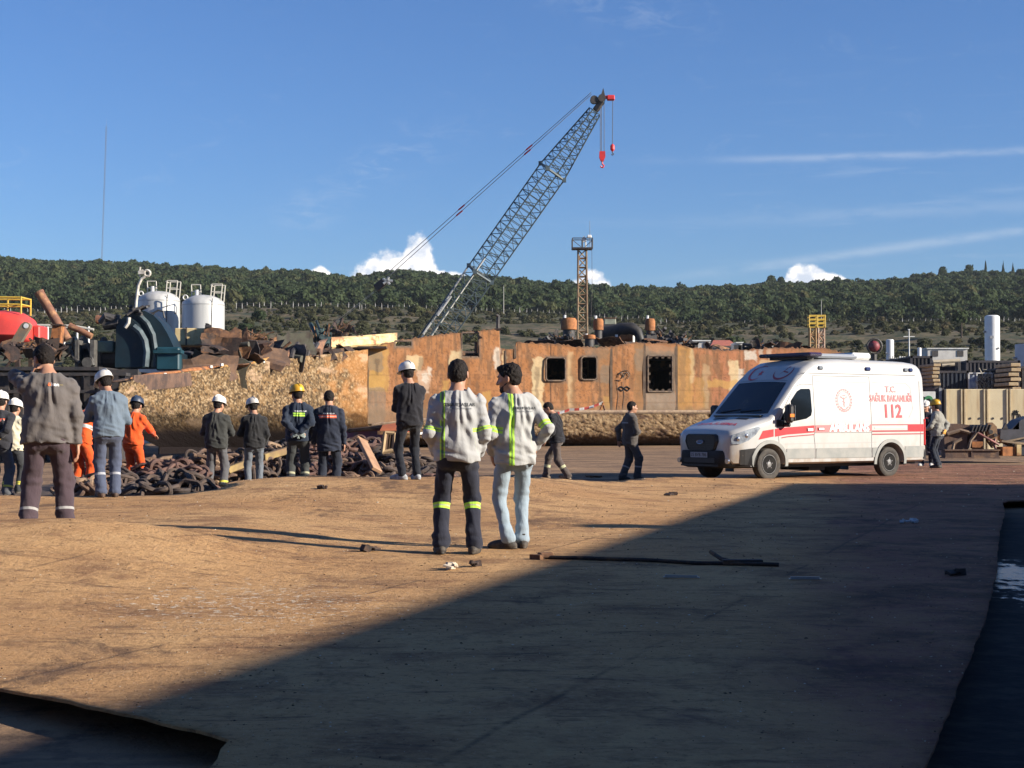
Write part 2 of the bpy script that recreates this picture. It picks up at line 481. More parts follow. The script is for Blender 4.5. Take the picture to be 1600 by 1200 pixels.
def ground_material():
    m = bpy.data.materials.new('yard_dirt_and_hill_scrub'); m.use_nodes = True
    t = NT(m.node_tree); b = t.n['Principled BSDF']
    tc = t.new('ShaderNodeTexCoord').outputs['Object']
    sep = t.new('ShaderNodeSeparateXYZ'); t.l.new(tc, sep.inputs[0])
    n1 = t.noise(tc, 0.45, 7, 0.62); n2 = t.noise(tc, 5.0, 6, 0.66)
    dirt = t.mix(t.ss(n1, .35, .65), (0.20, 0.125, 0.075, 1), (0.34, 0.215, 0.12, 1))
    dirt = t.mix(t.math('MULTIPLY', t.ss(n2, .48, .68), .75), dirt, (0.07, 0.048, 0.036, 1))
    dirt = t.mix(t.math('MULTIPLY', t.ss(t.noise(t.mapping(tc, scale=(.25, 1.2, 1)), 1.2, 6, .65), .50, .62), .7), dirt, (0.10, 0.068, 0.05, 1))
    # oily, wet ground right of the deck
    wet = t.math('MULTIPLY', t.ss(sep.outputs[0], 1.2, 1.8), t.math('SUBTRACT', 1.0, t.ss(sep.outputs[1], 21.0, 27.0)))
    dirt = t.mix(wet, dirt, t.mix(t.ss(n2, .4, .7), (0.012, 0.012, 0.013, 1), (0.04, 0.033, 0.028, 1)))
    g1 = t.noise(tc, 0.035, 6, 0.6); g2 = t.noise(tc, 0.22, 6, 0.65)
    scrub = t.mix(t.ss(g1, .42, .60), (0.105, 0.088, 0.046, 1), (0.16, 0.12, 0.075, 1))
    scrub = t.mix(t.ss(t.noise(tc, 0.9, 5, .7), .42, .62), scrub, (0.055, 0.055, 0.028, 1))
    scrub = t.mix(t.ss(g2, .48, .60), scrub, (0.042, 0.050, 0.025, 1))
    hill = t.ss(sep.outputs[1], 110.0, 160.0)
    col = t.mix(hill, dirt, scrub)
    t.l.new(col, b.inputs['Base Color'])
    # puddle patch: smooth dark water film
    dx = t.math('DIVIDE', t.math('SUBTRACT', sep.outputs[0], 4.55), 0.85)
    dy = t.math('DIVIDE', t.math('SUBTRACT', sep.outputs[1], 13.6), 1.7)
    r = t.math('SQRT', t.math('ADD', t.math('MULTIPLY', dx, dx), t.math('MULTIPLY', dy, dy)))
    pud = t.math('SUBTRACT', 1.0, t.ss(t.math('ADD', r, t.math('MULTIPLY', t.math('SUBTRACT', t.noise(t.mapping(tc, scale=(1, .6, 1)), 5.0, 6, .7), 0.5), 4.2)), 0.55, 1.0))
    base_r = t.math('SUBTRACT', 0.95, t.math('MULTIPLY', wet, 0.25))
    t.l.new(t.mix(pud, (0.95, 0.95, 0.95, 1), (0.12, 0.12, 0.12, 1)), b.inputs['Roughness'])
    t.l.new(t.math('ADD', 0.2, t.math('MULTIPLY', pud, 0.6)), b.inputs['Specular IOR Level'])
    bn = t.new('ShaderNodeBump'); bn.inputs['Distance'].default_value = 0.03
    t.l.new(t.math('SUBTRACT', 0.85, t.math('MULTIPLY', pud, 0.60)), bn.inputs['Strength'])
    t.l.new(t.noise(tc, 9.0, 7, 0.7), bn.inputs['Height']); t.l.new(bn.outputs[0], b.inputs['Normal'])
    return m

def deck_material():
    m = bpy.data.materials.new('dirt_covered_steel_plate'); m.use_nodes = True
    t = NT(m.node_tree); b = t.n['Principled BSDF']
    tc = t.new('ShaderNodeTexCoord').outputs['Object']
    n0 = t.noise(tc, 0.22, 5, 0.6, 0.2)
    n1 = t.noise(tc, 1.1, 8, 0.70, 0.2)
    n2 = t.noise(t.mapping(tc, scale=(0.55, 1.9, 1), rot=(0, 0, 0.2)), 2.6, 8, 0.72, 0.3)
    n3 = t.noise(tc, 24.0, 6, 0.78)
    n5 = t.noise(tc, 6.0, 8, 0.75, 0.2)
    col = t.mix(t.ss(n0, .35, .65), (0.46, 0.255, 0.112, 1), (0.57, 0.345, 0.160, 1))
    col = t.mix(t.ss(n1, .47, .66), col, (0.30, 0.165, 0.082, 1))
    col = t.mix(t.math('MULTIPLY', t.ss(n2, .52, .68), 0.75), col, (0.135, 0.075, 0.046, 1))
    col = t.mix(t.math('MULTIPLY', t.ss(n5, .53, .70), 0.65), col, (0.16, 0.085, 0.045, 1))
    col = t.mix(t.math('MULTIPLY', t.ss(n5, .46, .32), 0.55), col, (0.58, 0.37, 0.19, 1))
    col = t.mix(t.math('MULTIPLY', t.ss(n3, .53, .72), 0.75), col, (0.105, 0.06, 0.038, 1))
    col = t.mix(t.math('MULTIPLY', t.ss(n3, .46, .30), 0.6), col, (0.60, 0.41, 0.23, 1))
    # bigger dark oily stains
    n4 = t.noise(t.mapping(tc, scale=(1, 0.55, 1)), 0.75, 7, 0.72, 0.5)
    col = t.mix(t.math('MULTIPLY', t.ss(n4, .55, .66), 0.7), col, (0.10, 0.062, 0.045, 1))
    # the workshop's shade painted into the colour of the deck's right-hand half
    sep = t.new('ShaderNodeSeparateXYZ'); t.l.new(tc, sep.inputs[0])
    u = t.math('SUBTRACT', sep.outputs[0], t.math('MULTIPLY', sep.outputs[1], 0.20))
    painted_shade = t.ss(t.math('ADD', u, t.math('MULTIPLY', t.math('SUBTRACT', n4, 0.5), 3.0)), -0.9, 0.7)
    col = t.mix(t.math('MULTIPLY', painted_shade, t.math('SUBTRACT', 0.92, t.math('MULTIPLY', t.math('ADD', t.ss(n5, .40, .62), t.ss(n3, .45, .65)), 0.24))), col, t.mix(t.ss(n1, .35, .65), (0.25, 0.105, 0.082, 1), (0.066, 0.034, 0.032, 1)))
    # seams between the plates show through the dirt here and there
    ca, sa = math.cos(.34), math.sin(.34)
    su = t.math('ADD', t.math('MULTIPLY', sep.outputs[0], ca), t.math('MULTIPLY', sep.outputs[1], -sa)); sv = t.math('ADD', t.math('MULTIPLY', sep.outputs[0], sa), t.math('MULTIPLY', sep.outputs[1], ca))
    for (q, per, of) in ((su, 2.6, .35), (sv, 7.0, .1)):
        fr = t.math('ABSOLUTE', t.math('SUBTRACT', t.math('FRACT', t.math('ADD', t.math('DIVIDE', q, per), of)), .5))
        ln = t.math('MULTIPLY', t.math('SUBTRACT', 1.0, t.ss(fr, .0, .012 if per < 5 else .005)), t.ss(n4, .44, .56))
        col = t.mix(t.math('MULTIPLY', ln, .55), col, (0.06, 0.042, 0.034, 1))
    # chalky flecks scattered in one area
    sp = t.noise(tc, 15.0, 3, 0.7)
    dx = t.math('DIVIDE', t.math('ADD', sep.outputs[0], 1.75), 1.5)
    dy = t.math('DIVIDE', t.math('SUBTRACT', sep.outputs[1], 10.8), 2.2)
    area = t.math('SUBTRACT', 1.0, t.ss(t.math('SQRT', t.math('ADD', t.math('MULTIPLY', dx, dx), t.math('MULTIPLY', dy, dy))), 0.2, 1.1))
    fl = t.math('MULTIPLY', t.ss(t.math('ADD', sp, t.math('MULTIPLY', area, 0.10)), .675, .715), t.math('ADD', area, 0.12))
    col = t.mix(t.math('MINIMUM', fl, 0.85), col, (0.62, 0.55, 0.44, 1))
    t.l.new(col, b.inputs['Base Color'])
    b.inputs['Roughness'].default_value = 0.92; b.inputs['Specular IOR Level'].default_value = 0.15
    h = t.math('ADD', t.math('MULTIPLY', n3, 0.5), t.math('ADD', n1, t.math('MULTIPLY', t.noise(tc, 7.0, 6, 0.7), 0.8)))
    bn = t.new('ShaderNodeBump'); bn.inputs['Strength'].default_value = 0.9; bn.inputs['Distance'].default_value = 0.06
    t.l.new(h, bn.inputs['Height']); t.l.new(bn.outputs[0], b.inputs['Normal'])
    return m

def build_ground():
    ys = np.unique(np.round(np.concatenate([np.linspace(-120, 0, 13), np.linspace(0, 50, 101), np.linspace(50, 130, 41), np.linspace(130, 560, 130), np.linspace(560, 1000, 70), np.linspace(1000, 2600, 25)]), 3))
    xs1 = np.concatenate([np.linspace(0, 20, 41), np.linspace(20, 60, 27)[1:], np.linspace(60, 300, 70)[1:], np.linspace(300, 1400, 30)[1:]])
    xs = np.concatenate([-xs1[::-1][:-1], xs1])
    X, Y = np.meshgrid(xs, ys)
    Z = terrain_h(X, Y)
    V = np.stack([X, Y, Z], -1).reshape(-1, 3)
    ny, nx = X.shape
    idx = np.arange(nx * ny).reshape(ny, nx)
    Fq = np.stack([idx[:-1, :-1], idx[:-1, 1:], idx[1:, 1:], idx[1:, :-1]], -1).reshape(-1, 4)
    me = np_mesh('ground', V, Fq, True)
    tag(link_mesh('ground', me, ground_material()), kind='structure')

def build_deck():
    # smooth the outline into many points, roughen it, fill on a grid
    poly = []
    P = [Vector((p[0], p[1], 0)) for p in DECK_EDGE]
    for i in range(len(P)):
        a, b2 = P[i], P[(i + 1) % len(P)]
        n = max(1, int((b2 - a).length / 0.12))
        for k in range(n):
            q = a.lerp(b2, k / n)
            j = 0.018 * (float(fbm(q.x * 3, q.y * 3)) - .5) * 2 + 0.012 * (float(vnoise(q.x * 14, q.y * 14)) - .5) * 2
            poly.append((q.x + j, q.y + j))
    bm = bmesh.new()
    gx = 0.16
    # interior points: denser near the camera
    ys = np.concatenate([np.arange(3.7, 10, 0.10), np.arange(10, 20, 0.18), np.arange(20, 47, 0.35)])
    pts2 = [Vector((p[0], p[1])) for p in poly]
    inner = []
    for y in ys:
        st = 0.10 if y < 10 else (0.18 if y < 20 else 0.35)
        xs = np.arange(-9.2, 16.2, st)
        ok = points_in(poly, xs, np.full_like(xs, y))
        inner.append(np.stack([xs[ok] + (rng.random(ok.sum()) - .5) * st * .3, np.full(ok.sum(), y) + (rng.random(ok.sum()) - .5) * st * .3], 1))
    inner = np.concatenate(inner)
    # drop interior points hugging the outline
    pa = np.array(poly)
    keep = np.ones(len(inner), bool)
    for i in range(0, len(inner), 4000):
        dd = ((inner[i:i + 4000, None, :] - pa[None, :, :]) ** 2).sum(-1).min(1)
        keep[i:i + 4000] = dd > 0.05 ** 2
    inner = inner[keep]
    from mathutils.geometry import delaunay_2d_cdt
    n = len(poly)
    vs = pts2 + [Vector((float(a), float(b2))) for a, b2 in inner]
    edges = [(i, (i + 1) % n) for i in range(n)]
    ov, oe, of, _, _, _ = delaunay_2d_cdt(vs, edges, [list(range(n))], 1, 1e-5)
    V = np.array([(p.x, p.y) for p in ov])
    T = np.array([f for f in of if len(f) == 3])
    Z = deck_h(V[:, 0], V[:, 1])
    top = np.concatenate([V, Z[:, None]], 1)
    # thin plate edge, undercut below
    cnt = {}
    for f in T:
        for a, b2 in ((f[0], f[1]), (f[1], f[2]), (f[2], f[0])):
            cnt[(a, b2)] = 1
    bd = [(a, b2) for (a, b2) in cnt if (b2, a) not in cnt]
    nrm = {}
    for a, b2 in bd:
        e = top[b2][:2] - top[a][:2]; L = math.hypot(*e) + 1e-9
        for q in (a, b2): nrm[q] = nrm.get(q, np.zeros(2)) + np.array((-e[1], e[0])) / L
    base = len(top); mp = {}; extra = []
    for q, n_ in nrm.items():
        n_ = n_ / (np.linalg.norm(n_) + 1e-9); mp[q] = base + len(extra)
        x, y, z = top[q]; extra.append((x, y, z - .013)); extra.append((x + n_[0] * 1.0, y + n_[1] * 1.0, -0.22))
    sk = np.array([(b2, a, mp[a], mp[b2]) for a, b2 in bd] + [(mp[b2], mp[a], mp[a] + 1, mp[b2] + 1) for a, b2 in bd])
    allv = np.concatenate([top, np.array(extra)])
    me = np_mesh('plate_deck', allv, [T, sk], False)
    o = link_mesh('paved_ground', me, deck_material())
    sm = np.zeros(len(me.polygons), bool); sm[:len(T)] = True
    me.polygons.foreach_set('use_smooth', sm)
    tag(o, kind='structure')

build_ground()
build_deck()

def gz(x, y):
    """height a thing stands at"""
    if bool(points_in(DECK_EDGE, np.array([x]), np.array([y]))[0]): return float(deck_h(x, y))
    return float(terrain_h(x, y))

# ------------------------------------------------------------------ woods on the hill
def crown_template(seed, kind=0):
    """one tree crown of overlapping clumps covered in leaf-sized faces, unit radius"""
    r = np.random.default_rng(seed)
    V = []; Fq = []; base = 0
    n = 7 if kind == 0 else 5
    cl = []
    for i in range(n):
        a = r.random() * 6.283; rad = 0.55 * math.sqrt(r.random())
        zc = 0.35 + 0.75 * r.random() * (1 - rad * 0.6)
        cl.append((rad * math.cos(a), rad * math.sin(a), zc, 0.34 + 0.22 * r.random()))
    cl.append((0, 0, 0.75, 0.55))
    for (cx, cy, cz, rr) in cl:
        m = int(36 * (rr / 0.4) ** 2)
        d = r.normal(size=(m, 3)); d /= np.linalg.norm(d, axis=1)[:, None]
        d[:, 2] = np.where(d[:, 2] < -0.55, -d[:, 2], d[:, 2])
        p = np.array([cx, cy, cz]) + d * rr * (0.78 + 0.34 * r.random((m, 1))) * np.array([1, 1, 0.82])
        nrm = d + r.normal(size=(m, 3)) * 0.45; nrm /= np.linalg.norm(nrm, axis=1)[:, None]
        t1 = np.cross(nrm, r.normal(size=(m, 3))); t1 /= np.linalg.norm(t1, axis=1)[:, None]
        t2 = np.cross(nrm, t1)
        s = (0.09 + 0.11 * r.random((m, 1)))
        q = np.stack([p + t1 * s, p + t2 * s * 0.8, p - t1 * s, p - t2 * s * 0.8], 1)
        V.append(q.reshape(-1, 3)); Fq.append(np.arange(m * 4).reshape(m, 4) + base); base += m * 4
    return np.concatenate(V), np.concatenate(Fq)

def leaf_material(name, ca, cb, cc):
    m = bpy.data.materials.new(name); m.use_nodes = True
    t = NT(m.node_tree); b = t.n['Principled BSDF']
    a = t.new('ShaderNodeAttribute'); a.attribute_name = 'tint'
    tc = t.new('ShaderNodeTexCoord').outputs['Object']
    col = t.mix(t.ss(a.outputs['Fac'], 0.0, 0.6), c4(ca), c4(cb))
    col = t.mix(t.ss(a.outputs['Fac'], 0.6, 1.0), col, c4(cc))
    col = t.mix(t.math('MULTIPLY', t.ss(t.noise(tc, 0.02, 4), .45, .65), .35), col, c4(cb))
    t.l.new(col, b.inputs['Base Color']); b.inputs['Roughness'].default_value = 0.8
    b.inputs['Specular IOR Level'].default_value = 0.1
    tr = t.new('ShaderNodeBsdfTranslucent'); t.l.new(col, tr.inputs[0]); mx = t.new('ShaderNodeMixShader'); mx.inputs[0].default_value = .38
    t.l.new(b.outputs[0], mx.inputs[1]); t.l.new(tr.outputs[0], mx.inputs[2]); t.l.new(mx.outputs[0], t.n['Material Output'].inputs['Surface'])
    return m
LEAF = leaf_material('pine_foliage', (0.040, 0.060, 0.030), (0.060, 0.082, 0.036), (0.098, 0.098, 0.045))
LEAF_SCRUB = leaf_material('scrub_foliage', (0.060, 0.066, 0.034), (0.085, 0.088, 0.045), (0.13, 0.11, 0.06))
BARK = mat('bark', (0.09, 0.065, 0.045), (0.05, 0.038, 0.03), 8, 0.9, bump=0.5)
CROWNS = [crown_template(s) for s in range(6)]

def scatter_mesh(name, pts, radii, tints, heights, mat_, templates, label=None, kind='stuff'):
    Vs = []; Fs = []; Ts = []; base = 0
    for i in range(len(pts)):
        V, Fq = templates[i % len(templates)]
        a = rng.random() * 6.283; c, s = math.cos(a), math.sin(a)
        R = radii[i]
        P = np.stack([(V[:, 0] * c - V[:, 1] * s) * R, (V[:, 0] * s + V[:, 1] * c) * R, V[:, 2] * heights[i]], 1) + pts[i]
        Vs.append(P); Fs.append(Fq + base); base += len(V)
        Ts.append(np.full(len(V), tints[i]))
    me = np_mesh(name, np.concatenate(Vs), np.concatenate(Fs))
    set_attr(me, 'tint', np.concatenate(Ts), 'FLOAT')
    o = link_mesh(name, me, mat_)
    tag(o, label, 'woodland' if 'wood' in name else 'scrub', kind=kind)
    return o

def build_forest():
    pts = []; R = []; H = []; T = []
    y = 496.0
    while y < 985:
        half = 0.345 * y + 12
        sp = 4.2 + (y - 490) * 0.0010
        x = -half + rng.random() * 4
        while x < half:
            xx = x + rng.normal() * 1.5; yy = y + rng.normal() * 1.8
            clear = float(fbm(xx * 0.018 + 3, yy * 0.018))
            if not (clear > 0.70 and yy < 620):
                r = 2.3 + 1.9 * rng.random() ** 1.6
                h = r * (0.95 + 0.3 * rng.random())
                if rng.random() < 0.06: h *= 1.3
                pts.append((xx, yy)); R.append(r); H.append(h); T.append(np.clip(rng.normal(0.44, 0.30), 0, 1))
            x += sp * (0.8 + 0.4 * rng.random())
        y += sp * 0.80
    pts = np.array(pts)
    Z = terrain_h(pts[:, 0], pts[:, 1]) - 0.3
    P = np.concatenate([pts, Z[:, None]], 1)
    scatter_mesh('woodland', P, R, T, H, LEAF, CROWNS, 'dense dark green pine wood covering the hill behind the yard')
    # low scrub on the slope in front of the fence
    pts = []; R = []; H = []; T = []
    for k in range(9000):
        yy = 170 + 300 * rng.random() ** 0.8
        xx = (rng.random() - .5) * 2 * (0.34 * yy + 8)
        if float(fbm(xx * 0.03 + 9, yy * 0.03)) < 0.37: continue
        r = 0.35 + 1.2 * rng.random() ** 3
        pts.append((xx, yy)); R.append(r); H.append(r * (0.7 + .4 * rng.random())); T.append(np.clip(rng.normal(0.45, 0.3), 0, 1))
    pts = np.array(pts); Z = terrain_h(pts[:, 0], pts[:, 1]) - 0.15
    scatter_mesh('scrub', np.concatenate([pts, Z[:, None]], 1), R, T, H, LEAF_SCRUB, CROWNS, 'olive green low scrub scattered over the slope below the fence')
build_forest()

def single_tree(px, d, r, h, tint, label, name='tree', cypress=False, group=None, trunk_h=None):
    x = (px - 800) / F * d; z = float(terrain_h(x, d))
    root = thing(name, label, 'tree', (x, d, z), 0, group)
    V, Fq = crown_template(100 + int(px))
    th = trunk_h if trunk_h is not None else 0.25 * h
    P = V.copy()
    if cypress:
        P[:, 0] *= r * np.clip(1.15 - 0.75 * P[:, 2], 0.15, 1.2); P[:, 1] *= r * np.clip(1.15 - 0.75 * P[:, 2], 0.15, 1.2); P[:, 2] *= h / 1.35
        P = np.concatenate([P, P * np.array([0.8, -0.8, 1.0])])
        Fq = np.concatenate([Fq, Fq + len(V)])
    else:
        P = np.concatenate([P * np.array([r, r, (h - th) / 1.3]), P[:, [1, 0, 2]] * np.array([-r * .85, r * .85, (h - th) / 1.35])])
        Fq = np.concatenate([Fq, Fq + len(V)])
        P[:, 2] += th * 0.7
    me = np_mesh('crown', P, Fq); set_attr(me, 'tint', np.full(len(P), tint), 'FLOAT')
    link_mesh('crown', me, LEAF, root)
    m = MB(); m.tube((0, 0, -0.3), (0, 0, th + 0.3 * h), 0.06 * r + 0.08, 0.03 * r + 0.03, 8)
    for k in range(4):
        a = 1.6 * k + px; m.tube((0, 0, th * .8 + .1 * h * k), (0.55 * r * math.cos(a), 0.55 * r * math.sin(a), th + 0.25 * h + .1 * h * k), 0.03 * r + .03, 0.02, 6)
    m.build('trunk', BARK, root)
    return root

# trees that stand apart from the wood
single_tree(1150, 300, 2.6, 4.6, 0.7, 'rounded olive green tree on the slope behind the red-roofed house')
single_tree(1132, 330, 2.0, 3.6, 0.95, 'brownish bushy tree just left of the rounded olive tree on the slope')
single_tree(1195, 380, 1.9, 3.8, 0.35, 'small dark tree on the slope between the red-roofed house and the yellow towers')
single_tree(1528, 190, 1.7, 3.9, 0.05, 'dark conical tree just left of the tall white silo', cypress=True)
single_tree(1514, 190, 1.0, 3.0, 0.15, 'short dark cypress left of the conical tree by the silo', cypress=True)
single_tree(1503, 330, 2.1, 6.5, 0.5, 'slim flat-topped tree standing above the slope right of the white cross-arm pole', trunk_h=3.5)
single_tree(1440, 240, 2.2, 3.0, 0.55, 'low round green bush-like tree right of the white cross-arm pole')
single_tree(1330, 260, 2.0, 2.8, 0.6, 'low round green tree on the slope right of the yellow towers')
single_tree(360, 460, 3.4, 7.0, 0.9, 'brownish dome-shaped tree just right of the right-hand white tank')
single_tree(405, 330, 1.7, 2.6, 0.3, 'dark green bush on the slope beyond the white tanks', name='shrub')
single_tree(385, 300, 1.9, 2.3, 0.6, 'pale green bush on the slope nearest the right-hand white tank', name='shrub')
single_tree(650, 380, 2.4, 3.6, 0.85, 'greyish bush on the slope behind the crane boom foot', name='shrub')
for i, (px, h) in enumerate([(1541, 8.0), (1569, 9.0), (1584, 8.4)]):
    single_tree(px, 905, 1.6, h + 4, 0.1, ['leftmost of the three slim cypresses on the right-hand skyline', 'tallest slim cypress on the right-hand skyline', 'rightmost slim cypress on the right-hand skyline'][i], name='cypress', cypress=True, group='cypresses on the skyline')
for i, (px, r) in enumerate([(1205, 3.6), (1222, 3.0), (1473, 3.6), (1515, 3.2)]):
    single_tree(px, 900, r, 10.0 if i < 1 else 9.0, 0.6, ['bushy tree breaking the skyline just left of the small white cloud', 'smaller bushy tree breaking the skyline under the small white cloud', 'broad tree topping the right-hand skyline', 'rounded tree on the right-hand skyline beside the cypresses'][i])

# ------------------------------------------------------------------ fences along the foot of the wood
CONC = mat('pale_concrete', (0.52, 0.50, 0.45), (0.4, 0.38, 0.34), 3, 0.85)
def fence(px0, px1, label):
    n = 96
    x0 = (px0 - 800) / F * D_FENCE; xm = ((px0 + px1) / 2 - 800) / F * D_FENCE
    root = thing('boundary_fence', label, 'fence', (xm, D_FENCE, float(terrain_h(xm, D_FENCE))), 0, 'post and wire fences below the wood')
    base = root.location
    pm = MB(); pm.box((0, 0, 1.2), (0.17, 0.17, 3.0)); pm.tube((0, 0, 2.65), (0.0, -0.35, 3.1), 0.07, 0.06, 6)
    wires = MB(); prev = None; post = None
    for i in range(n + 1):
        px = px0 + (px1 - px0) * i / n + random.uniform(-1, 1)
        x = (px - 800) / F * D_FENCE; y = D_FENCE - 4 + 1.2 * math.sin(px * .012)
        z = float(terrain_h(x, y)) - 0.1
        p = Vector((x, y, z)) - base
        if post is None:
            post = pm.build('post', CONC, root, loc=p); q = post
        else:
            q = post.copy(); COL.objects.link(q); q.parent = root; q.location = p
        q.rotation_euler = (0, random.uniform(-.04, .04), 0); q.scale = (1, 1, random.uniform(.85, 1.08))
        if prev is not None:
            for hh in (0.7, 1.3, 1.9, 2.5): wires.tube(prev + Vector((0, -.09, hh)), p + Vector((0, -.09, hh)), 0.012, n=4, caps=False)
        prev = p
    wires.build('wire', STEEL_GREY, root)
fence(-30, 795, 'long pale post and wire fence below the wood, left of the lattice tower')
fence(805, 1640, 'long pale post and wire fence below the wood, right of the lattice tower')

def lamp_pole(px, py0, py1, d, label, name='pole', cross=False, lamp=False):
    b = W(px, py1, d); t = W(px, py0, d)
    root = thing(name, label, 'pole', b)
    m = MB(); h = t.z - b.z
    m.tube((0, 0, -1.0), (0, 0, h), 0.10, 0.06, 8)
    m.build('shaft', WHITE_METAL if cross else CONC, root)
    if cross:
        m = MB(); m.box((0, 0, h * .72), (h * .42, 0.10, 0.10)); m.box((0, 0, h * .98), (0.25, 0.2, 0.12)); m.build('crossarm', WHITE_METAL, root)
    if lamp:
        m = MB(); m.tube((0, 0, h), (0.5, -0.3, h + .15), 0.04, n=6); m.box((0.62, -.36, h + .15), (0.4, 0.16, 0.08)); m.build('lamp_head', STEEL_GREY, root)
    return root
lamp_pole(787, 446, 492, 440, 'tall thin pale pole in front of the wood right of the crane boom', lamp=True)
lamp_pole(812, 480, 498, 440, 'short thin pole by the fence just right of the tall pale pole', lamp=True)
lamp_pole(1284, 468, 500, 420, 'thin pale pole rising behind the yellow towers', lamp=True)
lamp_pole(1232, 505, 522, 430, 'thin pole by the fence left of the yellow towers', lamp=True)
lamp_pole(1421, 514, 556, 200, 'white pole with a cross-arm standing behind the ambulance rear', cross=True)
lamp_pole(120, 478, 500, 440, 'thin pole by the fence above the leaning rusty pipe', lamp=True)
lamp_pole(565, 475, 492, 440, 'thin pole by the fence left of the crane gantry', lamp=True)
lamp_pole(1061, 505, 522, 430, 'thin pole by the fence left of the red-roofed house', lamp=True)

def guyed_mast():
    d = 1300; b = W(157, 425, d); h = (425 - 196) / F * d
    root = thing('radio_mast', 'very tall thin guyed radio mast rising from the ridge at the left', 'mast', (b.x, d, b.z - 5))
    m = MB(); R = 0.55; h += 5
    for k in range(3):
        a = k * 2.094; m.tube((R * math.cos(a), R * math.sin(a), 0), (R * math.cos(a) + 3.5, R * math.sin(a), h), 0.075, n=4)
    for i in range(46):
        for k in range(3):
            a = k * 2.094; c = (k + 1) * 2.094; z0 = h * i / 46; z1 = h * (i + 1) / 46
            m.tube((R * math.cos(a) + 3.5 * z0 / h, R * math.sin(a), z0), (R * math.cos(c) + 3.5 * z1 / h, R * math.sin(c), z1), 0.05, n=3, caps=False)
    m.build('lattice', mat('mast_paint', (0.10, 0.11, 0.13), rough=.7), root)
    m = MB(); m.tube((3.5, 0, h), (3.5, 0, h + 7), .07, .03, 5); m.build('antenna', STEEL_GREY, root)
guyed_mast()
# ------------------------------------------------------------------ off-frame workshop whose roof shades the yard
def workshop():
    h = 7.0
    k = h / math.tan(math.radians(SUN_EL))
    sh = Vector((k * math.cos(math.radians(SUN_AZ)), -k * math.sin(math.radians(SUN_AZ))))
    pts = [(-1.64, 7.0), (1.35, 16.6), (5.75, 32.0)]
    A = Vector(pts[0]) + sh; B = Vector(pts[2]) + sh
    dr = (B - A).normalized(); A2 = A - dr * 45
    root = thing('workshop', 'long corrugated steel workshop standing beside the yard, right of the view', 'workshop', (B.x, B.y, 0))
    wall = mat('corrugated_cladding', (0.32, 0.34, 0.35), (0.25, 0.25, 0.24), 1.5, 0.6, c3=(0.22, 0.12, 0.07), s3=.5)
    nrm = Vector((dr.y, -dr.x)); wd = 26.0
    def P(s, t, z): q = B + dr * s + nrm * t; return (q.x - B.x, q.y - B.y, z)
    L = (B - A2).length
    m = MB(); n = 160
    # corrugated long wall and end wall
    for i in range(n):
        s0 = -L * i / n; s1 = -L * (i + 1) / n; sm = (s0 + s1) / 2
        m.add([P(s0, 0, -.3), P(sm, -.06, -.3), P(s1, 0, -.3), P(s0, 0, h - .1), P(sm, -.06, h - .1), P(s1, 0, h - .1)], [(0, 1, 4, 3), (1, 2, 5, 4)])
    eB = Vector((1.0, 0.02)).normalized()          # the far end wall runs off to the right
    def E(t, z, o=0): q = eB * t; return (q.x, q.y + o, z)
    for i in range(60):
        t0 = 30 * i / 60; t1 = 30 * (i + 1) / 60; tm = (t0 + t1) / 2
        m.add([E(t0, -.3), E(tm, -.3, .06), E(t1, -.3), E(t0, h - .1), E(tm, h - .1, .06), E(t1, h - .1)], [(0, 3, 4, 1), (1, 4, 5, 2)])
    m.build('wall', wall, root)
    m = MB()
    r0 = [P(0.0, -.15, h), E(30, h), (30 - L * dr.x + 0, -L * dr.y, h), P(-L, -.15, h)]
    m.add([(x, y, z) for x, y, z in r0] + [(x, y, z - .25) for x, y, z in r0], [(0, 3, 2, 1), (4, 5, 6, 7), (0, 1, 5, 4), (1, 2, 6, 5), (2, 3, 7, 6), (3, 0, 4, 7)])
    m.build('roof', wall, root)
    m = MB()
    for s in (-8, -20, -34): m.add([P(s, -.09, 0), P(s - 5, -.09, 0), P(s - 5, -.09, 4.6), P(s, -.09, 4.6)], [(0, 1, 2, 3)])
    m.build('roller_door', mat('roller_door', (0.2, 0.25, 0.3), (0.16, 0.2, 0.24), 3, 0.6), root)
    # two ventilators at the eave (their shadows show in the yard)
    for (x, y, hh, wl) in [(1.95, 18.55, 0.42, 0.5), (2.1, 17.35, 0.16, 0.25), (4.65, 28.1, .0, .3)]:
        if hh <= 0: continue
        q = Vector((x, y)) + sh - B
        v = MB(); v.box((q.x + .2, q.y, h + hh / 2), (wl, wl, hh)); v.lathe([(wl * .6, 0), (wl * .6, .05), (0, hh * .3)], (q.x + .2, q.y, h + hh), 10)
        v.build('roof_vent', STEEL_GREY, root)
workshop()
def sky_blocker():  # unseen building added behind the camera to cut sky light and deepen the shade
    root = thing('sky_blocker', 'unseen dark corrugated block added behind the viewer to keep sky light off the yard', 'sky_blocker', (-6, -14, 0))
    wl = mat('dark_cladding', (0.10, 0.105, 0.11), (0.07, 0.07, 0.07), 1.2, .7)
    m = MB(); m.box((0, -8, 6.5), (64, 16, 13.4))
    for i in range(128): m.box((-32 + i * .5, .03, 6.5), (.22, .08, 13))
    m.build('wall', wl, root)
    m = MB(); m.box((0, -8, 13.3), (65, 17, .3)); m.build('roof', STEEL_GREY, root)
    m = MB()
    for x in (-18, 4, 22): m.box((x, .1, 3), (6, .1, 6))
    m.build('sliding_door', mat('door_rust', (0.15, 0.1, 0.07), (0.1, 0.08, 0.07), 2, .8), root)
sky_blocker()

# ------------------------------------------------------------------ the ship being broken up
def polyf(pts):
    a = np.array(pts, float)
    return lambda x: np.interp(x, a[:, 0], a[:, 1])

